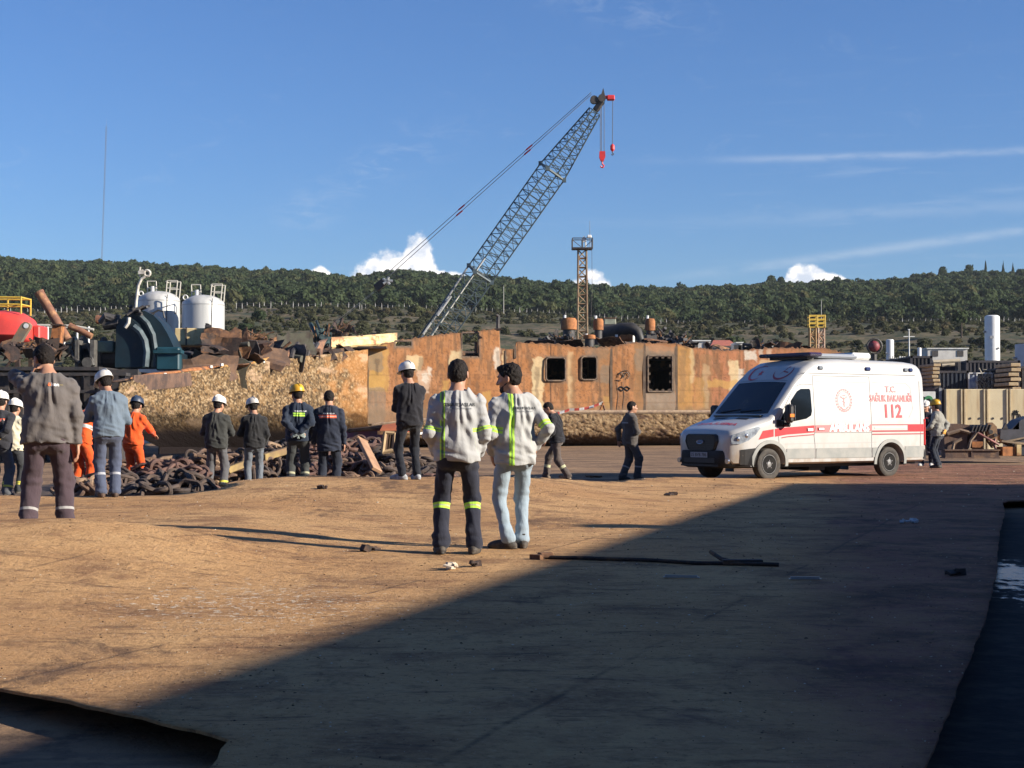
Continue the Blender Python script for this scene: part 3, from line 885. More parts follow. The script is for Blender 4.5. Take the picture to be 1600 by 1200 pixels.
HULL_D = polyf([(560, 75.5), (1320, 87.0)])
TOP_L = [(566, 549), (600, 536.5), (630, 530.5), (700, 521), (779, 513.5), (780.5, 545), (804, 545), (805.5, 534), (850, 536.5), (880, 538), (893, 541), (930, 542.5), (957, 541), (985, 535.5), (1000, 535), (1060, 537), (1071, 542), (1130, 547.5), (1165, 546), (1200, 543.5), (1290, 544), (1320, 552)]
top_f = polyf(TOP_L)
HOLES = [(617, 643, 533, 542), (721, 748, 520, 558), (853, 883, 559, 595), (908, 932, 557.5, 593.5), (1012, 1050, 556, 612)]

def hull_colour(px, py):
    n = fbm(px * .06, py * .06); n2 = fbm(px * .25 + 7, py * .10); n3 = fbm(px * .5, py * .5 + 30); nv = fbm(px * .22 + 50, py * .03, o=4)
    c = np.empty(px.shape + (3,))
    def mixc(c, m, col): m = np.clip(m, 0, 1)[..., None]; return c * (1 - m) + np.array(col) * m
    c[:] = (0.36, 0.160, 0.066)
    c = mixc(c, sstep(700, 560, px) * .5 + sstep(.45, .65, n) * .5, (0.38, 0.190, 0.095))
    c = mixc(c, sstep(1060, 1120, px) * .7, (0.36, 0.150, 0.082))
    c = mixc(c, sstep(.52, .68, n2) * .6, (0.24, 0.105, 0.045))
    c = mixc(c, sstep(.53, .66, nv) * .7, (0.18, 0.10, 0.055))
    c = mixc(c, sstep(.60, .72, n3) * .55, (0.11, 0.06, 0.038))
    jx = px + (fbm(px * .12 + 3, py * .12) - .5) * 9; jy = py + (fbm(px * .12 + 33, py * .12) - .5) * 9
    CR = (0.60, 0.47, 0.27); GR = (0.20, 0.17, 0.13); OC = (0.46, 0.27, 0.085); DK = (0.07, 0.05, 0.04); PK = (0.58, 0.42, 0.30); BR = (0.24, 0.14, 0.07); WH = (0.62, 0.56, 0.46)
    R = [(574, 606, 538, 612, OC, .8), (574, 598, 549, 580, GR, .75), (577, 600, 581, 607, OC, .9), (575, 602, 606, 670, GR, .7), (586, 592, 560, 585, DK, .6),
         (636, 659, 556, 580, CR, .85), (652, 660, 558, 580, DK, .6), (652, 670, 579, 616, PK, .7), (668, 674, 574, 586, WH, .8), (660, 667, 584, 597, WH, .8), (640, 700, 640, 660, BR, .5),
         (702, 722, 547, 574, CR, .85), (690, 703, 595, 613, OC, .8), (752, 768, 612, 640, OC, .8), (772, 781, 543, 578, WH, .8), (784, 790, 548, 578, CR, .7), (776, 784, 548, 590, DK, .5),
         (831, 848, 560, 650, CR, .9), (836, 841, 573, 655, DK, .55), (886, 894, 548, 640, CR, .55), (891, 899, 555, 640, BR, .7), (912, 950, 540, 560, GR, .5),
         (933, 954, 548, 642, BR, .6), (938, 954, 570, 600, GR, .7), (934, 938, 586, 632, DK, .7), (940, 952, 620, 642, OC, .6),
         (990, 1007, 536, 645, BR, .75), (992, 1006, 545, 580, GR, .6), (1008, 1056, 540, 645, GR, .8), (1012, 1054, 535, 549, RUSTC, .6), (1010, 1056, 615, 645, (0.30, 0.23, 0.17), .7),
         (1057, 1082, 540, 646, OC, .6), (1062, 1070, 545, 630, BR, .7), (1078, 1084, 545, 600, CR, .5), (1096, 1111, 556, 650, BR, .7), (1099, 1107, 570, 640, CR, .35), (1084, 1100, 590, 640, OC, .45),
         (1138, 1152, 563, 610, CR, .85), (1151, 1161, 575, 620, WH, .7), (1164, 1181, 547, 563, WH, .8), (1186, 1192, 545, 556, WH, .6), (1198, 1206, 545, 560, PK, .7), (1185, 1230, 562, 570, CR, .6), (1105, 1150, 594, 606, OC, .8), (1240, 1320, 545, 560, BR, .5)]
    for (x0, x1, y0, y1, col, a) in R:
        s = 1.2
        m = sstep(x0 - s, x0 + s, jx) * sstep(x1 + s, x1 - s, jx) * sstep(y0 - s, y0 + s, jy) * sstep(y1 + s, y1 - s, jy)
        c = mixc(c, m * a * (0.7 + .5 * (n3 - .3)), col)
    # plate seams and torch-cut lines
    for x0, w_ in [(573, 1.1), (955, 0.9), (1006.5, 1.0), (1056.5, 1.1), (808, .7), (790, .8), (1161, .5), (860, .4), (700, .35)]:
        c = mixc(c, np.exp(-((px - x0 + (nv - .5) * 2) / (w_ * 1.25)) ** 2) * .95, (0.05, 0.035, 0.03))
    for y0 in (586, 610, 629): c = mixc(c, np.exp(-((py - y0) / 0.8) ** 2) * .38, (0.12, 0.07, 0.04))
    # streaks running down below openings and rust freckles
    for (x0, x1, y0, y1) in HOLES:
        m = np.exp(-(np.maximum(np.maximum(x0 - px, px - x1), np.maximum(y0 - py, py - y1)).clip(0) / 3.2) ** 2)
        c = mixc(c, m * .75, (0.15, 0.115, 0.085))
    c = mixc(c, sstep(630, 643, py + (n2 - .5) * 10) * .6, (0.20, 0.14, 0.09))
    c = mixc(c, np.exp(-((py - top_f(px)) / 2.0) ** 2) * .8, (0.12, 0.07, 0.045))
    return c * np.array((.80, .82, .84))
RUSTC = (0.40, 0.19, 0.09)

def grid_plate(name, PX, PY, D, colf, m, parent, origin, keep=None, thick=0.0, disp=None):
    ny, nx = PX.shape
    X = (PX - 800) / F * D; Z = CAMZ - (PY - HZ) / F * D; Y = D.copy()
    if disp is not None: Y = Y + disp
    V = np.stack([X, Y, Z], -1) - np.array(origin)
    idx = np.arange(nx * ny).reshape(ny, nx)
    q = np.stack([idx[:-1, :-1], idx[1:, :-1], idx[1:, 1:], idx[:-1, 1:]], -1)
    if keep is not None: q = q[keep]
    q = q.reshape(-1, 4)
    me = np_mesh(name, V.reshape(-1, 3), q, True)
    set_attr(me, 'col', colf(PX, PY).reshape(-1, 3))
    o = link_mesh(name, me, m, parent)
    if thick:
        md = o.modifiers.new('thickness', 'SOLIDIFY'); md.thickness = thick; md.offset = 1.0
    return o

HULL_PAINT = attr_mat('weathered_hull_paint', 0.8, 0.45, 3.0, 0.22, 2.5, 0.03)
BARN = attr_mat('barnacled_plating', 0.9, 0.8, 14.0, 0.35, 9.0, 0.06)

def ship():
    o = W(800, 700, 82); o.z = 0
    root = thing('ship_hull', 'half dismantled rusty orange ship hull with cut openings and a barnacled bow', 'ship', o)
    O = tuple(o)
    # orange side
    px = np.arange(566, 1320.1, 1.5); nv = 74
    PX = np.repeat(px[None, :], nv, 0)
    jag = (vnoise(px * .35, px * 0 + 3) - .5) * 3.0 + (vnoise(px * 1.1, px * 0 + 9) - .5) * 1.6
    tops = top_f(px) + jag
    bots = polyf([(566, 664), (640, 656), (800, 645), (1320, 643)])(px)
    t = np.linspace(0, 1, nv)[:, None]
    PY = tops[None, :] * (1 - t) + bots[None, :] * t
    D = HULL_D(PX)
    disp = (fbm(PX * .012, PY * .015) - .5) * 0.22 + np.where(PX < 780, -0.12, 0) + (fbm(PX * .12, PY * .12) - .5) * .02
    cx = (PX[:-1, :-1] + PX[1:, 1:]) / 2; cy = (PY[:-1, :-1] + PY[1:, 1:]) / 2
    keep = np.ones(cx.shape, bool)
    for (x0, x1, y0, y1) in HOLES: keep &= ~((cx > x0) & (cx < x1) & (cy > y0) & (cy < y1))
    grid_plate('side_plating', PX, PY, D, hull_colour, HULL_PAINT, root, O, keep, 0.05, disp)
    # rolled edges of the openings
    def PL(x, y, off=0.0):
        d = float(HULL_D(x)); return W(x, y, d) + Vector((0, off, 0)) - o
    for i, (x0, x1, y0, y1) in enumerate(HOLES):
        m = MB(); yt = max(y0, float(top_f((x0 + x1) / 2)) - 1)
        pts = []
        c = 3.0 if i in (2, 3) else 1.0
        ring = [(x0, y1 - c), (x0, yt + c), (x0 + c, yt), (x1 - c, yt), (x1, yt + c), (x1, y1 - c), (x1 - c, y1), (x0 + c, y1)]
        for k in range(len(ring)):
            a, b2 = ring[k], ring[(k + 1) % 8]
            pa, pb = PL(a[0], a[1], -.12), PL(b2[0], b2[1], -.12)
            m.tube(pa, pb, .045 if i != 4 else .05, n=6)
        if i == 4:
            for k in range(5):
                yy = y0 + 3 + k * (y1 - y0 - 6) / 4
                for xx in (x0 + 1.5, x1 - 1.5): m.box(PL(xx, yy, -.06), (.17, .1, .14))
            for k in range(4):
                xx = x0 + 5 + k * (x1 - x0 - 10) / 3
                for yy in (y0 + 1.5, y1 - 1.5): m.box(PL(xx, yy, -.06), (.14, .1, .17))
        m.build('window_frame' if i in (2, 3) else 'opening_edge', mat('burnt_edge', (0.07, 0.05, 0.04), (0.16, 0.11, 0.07), 4, .85, bump=.4), root)
    # vertical doubler strips and frames standing proud of the side
    m = MB()
    for (x, y0, y1, w_) in [(574, 552, 660, .14), (955, 545, 642, .12), (1006.5, 541, 642, .14), (1056.5, 541, 642, .14), (805, 541, 560, .12), (790, 548, 580, .08)]:
        a, b2 = PL(x, y0, -.06), PL(x, y1, -.06); m.box((a + b2) / 2, (w_, .10, (a - b2).length))
    m.build('side_frame', mat('frame_rust', (0.12, 0.085, 0.06), (0.2, 0.14, 0.09), 3, .85, bump=.4), root)
    # rubbing strake between side and lower hull
    m = MB(); m.path([PL(x, 643.5 if x > 800 else 643.5 + (800 - x) * .085, -.12) for x in range(580, 1321, 20)], .10, 6)
    m.build('rubbing_strake', mat('strake', (0.28, 0.2, 0.13), (0.16, 0.11, 0.08), 4, .85, bump=.4), root)
    # painted scrawl on the side
    m = MB(); rr = random.Random(4)
    def stroke(pts, r=.035): m.path([PL(x, y, -.10) for x, y in pts], r, 5)
    for cx0 in (971, 980):
        stroke([(cx0 - 6, 590), (cx0 - 4, 583), (cx0, 582), (cx0 + 3, 587), (cx0, 592)], .022)
        stroke([(cx0 - 5, 607), (cx0 - 1, 604), (cx0 + 4, 607), (cx0, 611), (cx0 - 5, 607)], .04)
        stroke([(cx0 - 7, 596), (cx0 - 5, 620), (cx0 - 8, 640)], .012)
    stroke([(962, 594), (970, 595)], .02); stroke([(966, 586), (972, 580), (980, 579), (984, 584)], .018)
    m.build('painted_scrawl', BLACK, root)
    # lower barnacled band under the orange side
    px = np.arange(566, 1320.1, 1.7); nv = 40
    PX = np.repeat(px[None, :], nv, 0); t = np.linspace(0, 1, nv)[:, None]
    b0 = np.where(px > 800, 643.5, 643.5 + (800 - px) * .085)
    PY = b0[None, :] * (1 - t) + 697.0 * t
    disp = 1.6 * np.clip((t - .62) / .38, 0, 1) ** 2 - .25 * np.sin(np.clip(t / .8, 0, 1) * 3.14) + (fbm(PX * .25, PY * .4) - .5) * .20 + (fbm((PX + PY) * .10, (PY - PX * .2) * .5) - .5) * .16 + np.zeros_like(PX)
    def lowc(x, y):
        n = fbm(x * .35, y * .35); n2 = vnoise(x * .8, y * .8); c = np.empty(x.shape + (3,)); c[:] = (0.15, 0.095, 0.052)
        m_ = sstep(.47, .66, n)[..., None] * .8; c = c * (1 - m_) + np.array((0.28, 0.20, 0.115)) * m_
        m_ = (sstep(.62, .8, n2) * .8)[..., None]; c = c * (1 - m_) + np.array((0.05, 0.035, 0.03)) * m_
        m_ = (sstep(.55, .66, fbm((x + y * .9) * .05, (y - x * .15) * .25 + 5)) * sstep(920, 960, x) * .8)[..., None]; c = c * (1 - m_) + np.array((0.06, 0.035, 0.025)) * m_
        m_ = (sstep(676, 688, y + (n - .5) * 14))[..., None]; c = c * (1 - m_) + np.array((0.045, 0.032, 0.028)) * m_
        return c
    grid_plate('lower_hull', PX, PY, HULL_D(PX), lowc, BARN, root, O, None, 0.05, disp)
    # barnacled bow plating at the left, sloping down towards the camera's left
    bow_d = polyf([(186, 49.0), (300, 56), (450, 66), (574, 75.2)])
    px = np.arange(186, 574.1, 1.25); nv = 96
    PX = np.repeat(px[None, :], nv, 0); t = np.linspace(0, 1, nv)[:, None]
    btop = polyf([(186, 598), (210, 593), (300, 580), (450, 561), (540, 549), (574, 546)])(px) + (vnoise(px * .2, px * 0 + 1) - .5) * 2.5
    PY = btop[None, :] * (1 - t) + polyf([(186, 716), (574, 703)])(px)[None, :] * t
    low = np.clip((PY - 662) / 40.0, 0, 1)
    disp = 5.5 * low ** 1.3 + (fbm(PX * .08, PY * .08) - .5) * .22 + (vnoise(PX * .95, PY * .85) - .5) * .11 * (1 - low) - .35 * np.sin(np.clip((PY - btop) / (668 - btop), 0, 1) * 3.14)
    def bowc(x, y):
        n = fbm(x * .10, y * .10); n2 = vnoise(x * .55, y * .42) * .55 + vnoise(x * .8 + 9, y * .8) * .45; n4 = vnoise(x * .7 + 20, y * .45)
        c = np.empty(x.shape + (3,)); c[:] = (0.145, 0.095, 0.05)
        def mx(c, m_, col): m_ = np.clip(m_, 0, 1)[..., None]; return c * (1 - m_) + np.array(col) * m_
        c = mx(c, sstep(.42, .62, n) * .6, (0.23, 0.14, 0.065))
        c = mx(c, sstep(.50, .72, n2) * .85, (0.37, 0.275, 0.165))
        c = mx(c, sstep(.52, .74, n4) * .9, (0.04, 0.028, 0.020))
        c = mx(c, sstep(500, 560, x + (n - .5) * 120) * .6, (0.36, 0.17, 0.06))
        c = mx(c, sstep(.64, .75, fbm(x * .03, y * .05 + 3)) * .6, (0.45, 0.31, 0.20))
        c = c * (1 - .74 * sstep(634, 656, y + (n - .5) * 34))[..., None]  # shade under the bow painted into the plating colour, down to near black
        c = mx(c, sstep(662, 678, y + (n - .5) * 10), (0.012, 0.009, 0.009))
        return c
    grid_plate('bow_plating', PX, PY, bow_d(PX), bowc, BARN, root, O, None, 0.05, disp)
    def BL(x, y, off=0.0): return W(x, y, float(bow_d(x))) + Vector((0, off, 0)) - o
    # draught line along the bow
    # decks and the far side of the hull
    m = MB()
    a = [PL(566, 551, .4), PL(780, 551, .4), PL(1318, 556, .4)]
    back = [p + Vector((0, 15, .35)) for p in a]
    for i in range(2): m.add([a[i], a[i + 1], back[i + 1], back[i], a[i] - Vector((0, 0, .12)), a[i + 1] - Vector((0, 0, .12)), back[i + 1] - Vector((0, 0, .12)), back[i] - Vector((0, 0, .12))], [(0, 1, 2, 3), (7, 6, 5, 4), (0, 4, 5, 1), (2, 6, 7, 3)])
    a = [BL(x, y, .3) for x, y in ((196, 603), (300, 587), (450, 568), (572, 553))]
    bk = [p + Vector((-1.5, 14, 0.9)) for p in a]
    for i in range(3): m.add([a[i], a[i + 1], bk[i + 1], bk[i]], [(0, 1, 2, 3)])
    m.build('deck', RUST_DARK, root)
    m = MB()
    for i, p in enumerate([PL(x, 551, .9) for x in (570, 690, 815, 900, 957, 1008, 1057, 1120, 1200, 1300)]):
        m.box((p.x, p.y + 6, 1.9), (.12, 11, 4.2))
    q0, q1 = PL(570, 600, 15), PL(1316, 600, 15)
    m.add([(q0.x, q0.y, -.2), (q1.x, q1.y, -.2), (q1.x, q1.y, 5.2), (q0.x, q0.y, 5.2)], [(3, 2, 1, 0)])
    m.build('bulkhead', RUST_DARK, root)
    m = MB(); p = PL(735, 560, 1.2); m.tube((p.x + .35, p.y + .6, p.z + .1), (p.x + .35, p.y + .6, p.z + .9), .2, n=14); m.build('inner_tank', RUST, root)
    # torn and curled plates along the bow edge
    def sheet(name, rows, m_, thick=.05):
        n = len(rows[0]); v = [p for r in rows for p in r]; f = [(i * n + k, i * n + k + 1, (i + 1) * n + k + 1, (i + 1) * n + k) for i in range(len(rows) - 1) for k in range(n - 1)]
        ob = MB().add(v, f).build(name, m_, root, smooth=True)
        md = ob.modifiers.new('thickness', 'SOLIDIFY'); md.thickness = thick; return ob
    def curl(xs, ys, hpx, off, back_, wob):
        rows = []
        for k in range(5):
            s = k / 4
            rows.append([BL(x, y - hpx * s * (1 + wob * math.sin(j * 1.7)), off + back_ * s * s + .25 * math.sin(j * 1.3) * s) for j, (x, y) in enumerate(zip(xs, ys))])
        return rows
    sheet('torn_plate', curl([205, 225, 245, 270, 290, 312, 330], [592, 589, 586, 584, 581, 579, 577], 9, -.1, 1.6, .15), RUST_ORANGE)
    sheet('torn_plate', curl([345, 358, 372, 388, 402, 415], [575, 573, 571, 569, 568, 566], 8, -.05, 1.2, .4), mat('ochre_rust', (0.42, 0.25, 0.07), (0.3, 0.14, 0.05), 3, .8, bump=.3))
    sheet('torn_plate', curl([155, 175, 195, 215, 240, 262], [596, 594, 591, 589, 586, 584], 6, .6, 1.8, .3), RUST_DARK)
    sheet('torn_plate', curl([438, 450, 462, 474, 487, 500], [563, 562, 560, 558, 557, 556], 26, .8, 2.2, .35), mat('brown_plate', (0.26, 0.13, 0.07), (0.14, 0.075, 0.05), 4, .85, bump=.4))
    sheet('torn_plate', curl([418, 430, 445, 460, 475, 492], [566, 564, 562, 561, 559, 557], 10, .4, 2.0, .3), RUST_DARK)
    m = MB()
    for x in (452, 464, 476, 484): m.path([BL(x, 560, .5), BL(x + 1, 548, .9), BL(x + 5, 534, 1.6)], .10, 6)
    m.build('rib', STEEL_DARK, root)
    hp = [BL(216, 587, -.55), BL(303, 583, -.55), BL(306, 603, -.65), BL(280, 607, -.65), BL(240, 610, -.65), BL(214, 613, -.65)]
    ob = MB().add(hp, [tuple(range(6))[::-1]]).build('loose_plate', mat('bent_plate', (0.055, 0.035, 0.028), (0.13, 0.075, 0.05), 2.5, .8, bump=.5), root)
    md = ob.modifiers.new('thickness', 'SOLIDIFY'); md.thickness = .08
    m = MB()
    for x, y in ((258, 583), (330, 571), (347, 568), (412, 563), (438, 560)): m.tube(BL(x, y, -.1), BL(x, y + 4, -.1), .07, n=6)
    m.build('bollard_stub', WHITE_METAL, root)
    # dark broken bow structure at the far left
    m = MB(); dk = lambda x, y, d: W(x, y, d) - o
    p0 = dk(-60, 560, 52); p1 = dk(205, 720, 52)
    m.box(((p0.x + p1.x) / 2, 53 - o.y, 1.35), (p1.x - p0.x, .15, 3.1))
    for x in range(-50, 200, 22):
        a0 = dk(x, 575, 51.6); m.box((a0.x, 51.5 - o.y, 1.3), (.12, .5, 2.8))
    for y in (585, 612, 650):
        a0 = dk(-60, y, 51.3); b0 = dk(200, y, 51.3); m.box(((a0.x + b0.x) / 2, a0.y, a0.z), (b0.x - a0.x, .6, .1))
    m.box((dk(70, 575, 56).x, 57 - o.y, dk(70, 575, 52).z), (5.6, 9, .12))
    m.build('broken_bow_frames', STEEL_DARK, root)
    # cream deckhouse fragment beyond the bow
    m = MB(); rows = []
    ob = MB().add([BL(505, 537, 3), BL(613, 530, 3), BL(613, 514, 3.2), BL(560, 518, 3.2), BL(505, 521, 3.2)], [(0, 1, 2, 3, 4)]).build('cream_plate', CREAM, root)
    md = ob.modifiers.new('thickness', 'SOLIDIFY'); md.thickness = .12
    m = MB(); m.tube(BL(553, 536, 2.8), BL(556, 518, 2.9), .06, n=5); m.tube(BL(545, 536, 2.8), BL(549, 519, 2.9), .05, n=5)
    m.box(BL(560, 541, 2), (2.4, 2, .10)); m.build('deck_rail_stub', RUST_DARK, root)
    # jagged dark scrap lying on the deck edges, part of the wreck
    rr = random.Random(17); dkm = [RUST_DARK, RUST, STEEL_DARK, mat('green_grey_plate', (0.09, 0.09, 0.065), (0.06, 0.05, 0.04), 3, .8), mat('brown_scale', (0.15, 0.085, 0.05), (0.09, 0.055, 0.04), 4, .85, bump=.5)]
    for k in range(46):
        x = rr.uniform(255, 545) if k > 12 else rr.uniform(262, 350)
        hmax = float(np.interp(x, [255, 300, 350, 420, 480, 545], [.9, 1.2, .85, .6, .5, .3]))
        base = BL(x, float(np.interp(x, [186, 300, 450, 574], [598, 578, 560, 546])), rr.uniform(2, 9))
        R = Matrix.Rotation(rr.uniform(-.5, .5), 3, 'Z') @ Matrix.Rotation(rr.uniform(-.25, .25), 3, 'Y') @ Matrix.Rotation(rr.uniform(-.9, .9), 3, 'X')
        pb = base + Vector((0, 0, rr.uniform(.0, hmax)))
        if k % 4 == 0: mbp = MB().path([pb + R @ Vector((-rr.uniform(.4, 1.4), 0, 0)), pb, pb + R @ Vector((rr.uniform(.4, 1.2), 0, rr.uniform(-.3, .5)))], rr.uniform(.05, .16), 9)
        else: mbp = MB().bent(pb, (rr.uniform(.8, 2.8), rr.uniform(.5, 1.3)), R @ Matrix.Rotation(rr.uniform(.5, 1.5), 3, 'X'), rr)
        mbp.build('wreckage_piece', dkm[k % 5], root)
    rr = random.Random(3)
    for k in range(54):
        x = rr.uniform(345, 560) if k < 40 else rr.uniform(785, 1310)
        base = BL(x, float(np.interp(x, [186, 300, 450, 574], [598, 578, 560, 546])) - 2, rr.uniform(1, 7)) if k < 40 else PL(x, float(top_f(x)) - 1, rr.uniform(.6, 5))
        R = Matrix.Rotation(rr.uniform(0, 3), 3, 'Z') @ Matrix.Rotation(rr.uniform(-.6, .6), 3, 'X')
        MB().bent(base + Vector((0, 0, rr.uniform(0, .25))), (rr.uniform(.4, 1.7), rr.uniform(.25, .9)), R @ Matrix.Rotation(rr.uniform(-.3, 1.3), 3, 'X'), rr).build('wreckage_piece', RUST_DARK if k % 3 else RUST, root)
ship()

# ------------------------------------------------------------------ machinery standing on the wreck
TEAL = mat('teal_machine_paint', (0.005, 0.019, 0.028), (0.004, 0.012, 0.018), 2.0, .5, bump=.1, c3=(0.025, 0.025, 0.027), s3=.9)
TEAL_L = mat('light_teal_paint', (0.012, 0.060, 0.085), (0.010, 0.045, 0.06), 2.0, .45)
def winch():
    d = 58.0; o = W(200, 571, d)
    root = thing('mooring_winch', 'dark teal mooring winch with a big curved gear cover standing on the wrecked bow', 'winch', o)
    q = lambda x, y, dd=0.0: W(x, y, d) + Vector((0, dd, 0)) - o
    Rx = Matrix.Rotation(math.radians(90), 4, 'X')
    def pr(pts, y0, dep): return [(q(x, y).x, q(x, y).z) for x, y in pts], Matrix.Translation((0, y0 + dep, 0)) @ Rx
    m = MB(); pts = [(176, 574), (176, 540), (177, 515), (183, 498), (192, 488), (204, 483), (220, 484), (234, 491), (246, 503), (256, 519), (264, 536), (270, 549), (276, 552), (276, 574)]
    p, M4 = pr(pts, .5, 1.5); m.prism(p, 1.5, M4); m.build('gear_cover', TEAL, root, smooth=True)
    m = MB(); arc = [(222, 574), (224, 545), (221, 520), (213, 505), (203, 497), (190, 499), (181, 510), (179, 574)]
    p, M4 = pr(arc, .0, .5); m.prism(p, .5, M4); m.build('inner_gear_cover', TEAL, root)
    m = MB(); m.path([q(228, 573, -.08), q(230, 550, -.08), q(227, 532, -.08), q(219, 518, -.08), q(209, 510, -.08)], .12, 6)
    m.path([q(236, 573, .4), q(239, 548, .4), q(235, 522, .4), q(226, 504, .4), q(214, 492, .4)], .10, 6)
    m.build('reinforcing_rib', mat('pale_rib', (0.10, 0.14, 0.15), (0.05, 0.07, 0.08), 4, .5), root)
    m = MB(); m.box(q(259, 560, .5), (.85, .5, .85), None, .05); m.box(q(259, 549, .45), (1.0, .6, .12)); m.build('cover_base', TEAL_L, root)
    m = MB(); m.tube(q(118, 556, 1), q(178, 556, 1), .5, n=18); m.tube(q(116, 556, 1), q(120, 556, 1), .78, n=20); m.tube(q(150, 556, 1), q(153, 556, 1), .74, n=20); m.build('drum', STEEL_DARK, root)
    m = MB(); m.box(q(158, 541, .6), (.75, .7, .42), None, .04); m.build('brake_housing', mat('green_grey_paint', (0.10, 0.15, 0.12), (0.07, 0.10, 0.09), 3, .6), root)
    m = MB(); m.box(q(130, 540, .9), (.9, 1.2, .2)); m.box(q(122, 553, .2), (.12, .9, 1.0)); m.box(q(146, 555, .2), (.14, .9, 1.1)); m.path([q(112, 548, -.1), q(118, 560, -.2), q(128, 568, -.3)], .06, 6); m.path([q(140, 541, -.1), q(146, 560, -.2), q(149, 572, -.3)], .07, 6)
    m.tube(q(140, 567, -.4), q(140, 567, .1), .19, n=12); m.build('bracket', mat('dusty_steel', (0.10, 0.095, 0.085), (0.05, 0.045, 0.042), 5, .7), root)
    m = MB(); m.box(q(165, 500, .9), (.5, .6, .5)); m.tube(q(155, 505, .6), q(178, 503, .6), .22, n=10); m.path([q(153, 503, .5), q(160, 493, .4), q(172, 497, .5)], .16, 8)
    for k in range(14):
        a = random.Random(k); m.tube(q(200 + a.uniform(-12, 22), 486 + a.uniform(-8, 6), a.uniform(0, 1.2)), q(206 + a.uniform(-12, 26), 484 + a.uniform(-8, 6), a.uniform(0, 1.2)), .05, n=5)
    m.build('valve_gear', STEEL_DARK, root)
    m = MB(); m.path([q(207, 486, .4), q(208, 470, .4), q(211, 445, .4), q(216, 434, .4), q(222, 430, .4)], .055, 8)
    m.path([q(202, 496, -.1), q(201, 505, -.1), q(196, 512, -.1)], .07, 6); m.build('lamp_arm', mat('dirty_white', (0.6, 0.58, 0.52), (0.4, 0.37, 0.32), 4, .6), root)
    m = MB(); m.path([q(225, 425, .4) + Vector((.11 * math.cos(a), 0, .11 * math.sin(a))) for a in [k * .5236 for k in range(12)]], .05, 6, closed=True); m.box(q(217, 424, .4), (.24, .2, .12)); m.tube(q(211, 424, .4), q(219, 421, .4), .06, n=6)
    m.tube(q(213, 430, .4), q(214, 415, .4), .035, n=5); m.build('lamp_head', mat('dirty_white'[:], (0.6, 0.58, 0.52)), root)
    m = MB(); m.box(q(262, 486, 1.2), (.05, .05, .05)); m.path([q(228, 488, .9), q(238, 482, .9), q(246, 484, .9), q(248, 494, .9)], .035, 5); m.build('hand_rail', STEEL_DARK, root)
winch()

def white_tank(px0, px1, pyt, d, label):
    b = W((px0 + px1) / 2, HZ, d); b.z = -.12
    r = (px1 - px0) / 2 / F * d; top = W(0, pyt, d).z - b.z
    root = thing('storage_tank', label, 'tank', b, 0, 'white tanks behind the wreck')
    m = MB(); m.lathe([(r, 0), (r, top - .30), (r * .98, top - .16), (r * .8, top + .05), (r * .45, top + .22), (0, top + .28)], n=40); o = m.build('shell', mat('tank_white', (0.40, 0.40, 0.38), (0.52, 0.51, 0.48), .8, .45, stretch=(3, 3, .25), metal=.15), root, smooth=True)
    m = MB()
    for zz in (top * .33, top * .66, top - .32): m.path([(r * 1.004 * math.cos(a), r * 1.004 * math.sin(a), zz) for a in [k * math.pi / 20 for k in range(40)]], .012, 4, closed=True)
    m.build('seam', STEEL_GREY, root)
    m = MB()
    def rail(x0, x1, y, z0, h, lean=0):
        for x in (x0, x1): m.tube((x, y, z0), (x + lean, y, z0 + h), .035, n=5)
        for k in (.55, 1.0): m.tube((x0 + lean * k, y, z0 + h * k), (x1 + lean * k, y, z0 + h * k), .03, n=5)
    rail(r * .38, r * .88, -.3, top - .1, .95, .08); rail(-r * .55, -r * .12, .1, top, .85, -.05); rail(r * .38, r * .88, .6, top - .1, .95, .08)
    m.tube((r * .38, -.3, top + .8), (r * .38, .6, top + .8), .03, n=5)
    m.build('guard_rail', mat('faded_rail', (0.5, 0.47, 0.4), rough=.6), root)
    m = MB(); m.path([(-r * .75 + .13 * math.cos(a), -r * .5, top + .08 + .13 * math.sin(a)) for a in [k * .628 for k in range(10)]], .045, 6, closed=True); m.build('lifting_eye', WHITE_METAL, root)
    MB().tube((-r * .3, 0, top + .2), (-r * .3, 0, top + .55), .12, n=10).build('roof_nozzle', WHITE_METAL, root)
    m = MB(); a0 = -.95; m.path([(r * 1.01 * math.cos(a0 - k * .02), r * 1.01 * math.sin(a0 - k * .02), top * (1 - k / 12.0)) for k in range(12)], .022, 5); m.build('cable', STEEL_DARK, root)
white_tank(215, 280, 462, 92, 'white cylindrical tank with roof rails right behind the teal winch')
white_tank(284, 350, 468, 90, 'white cylindrical tank with roof rails, right-hand one standing clear of the winch')

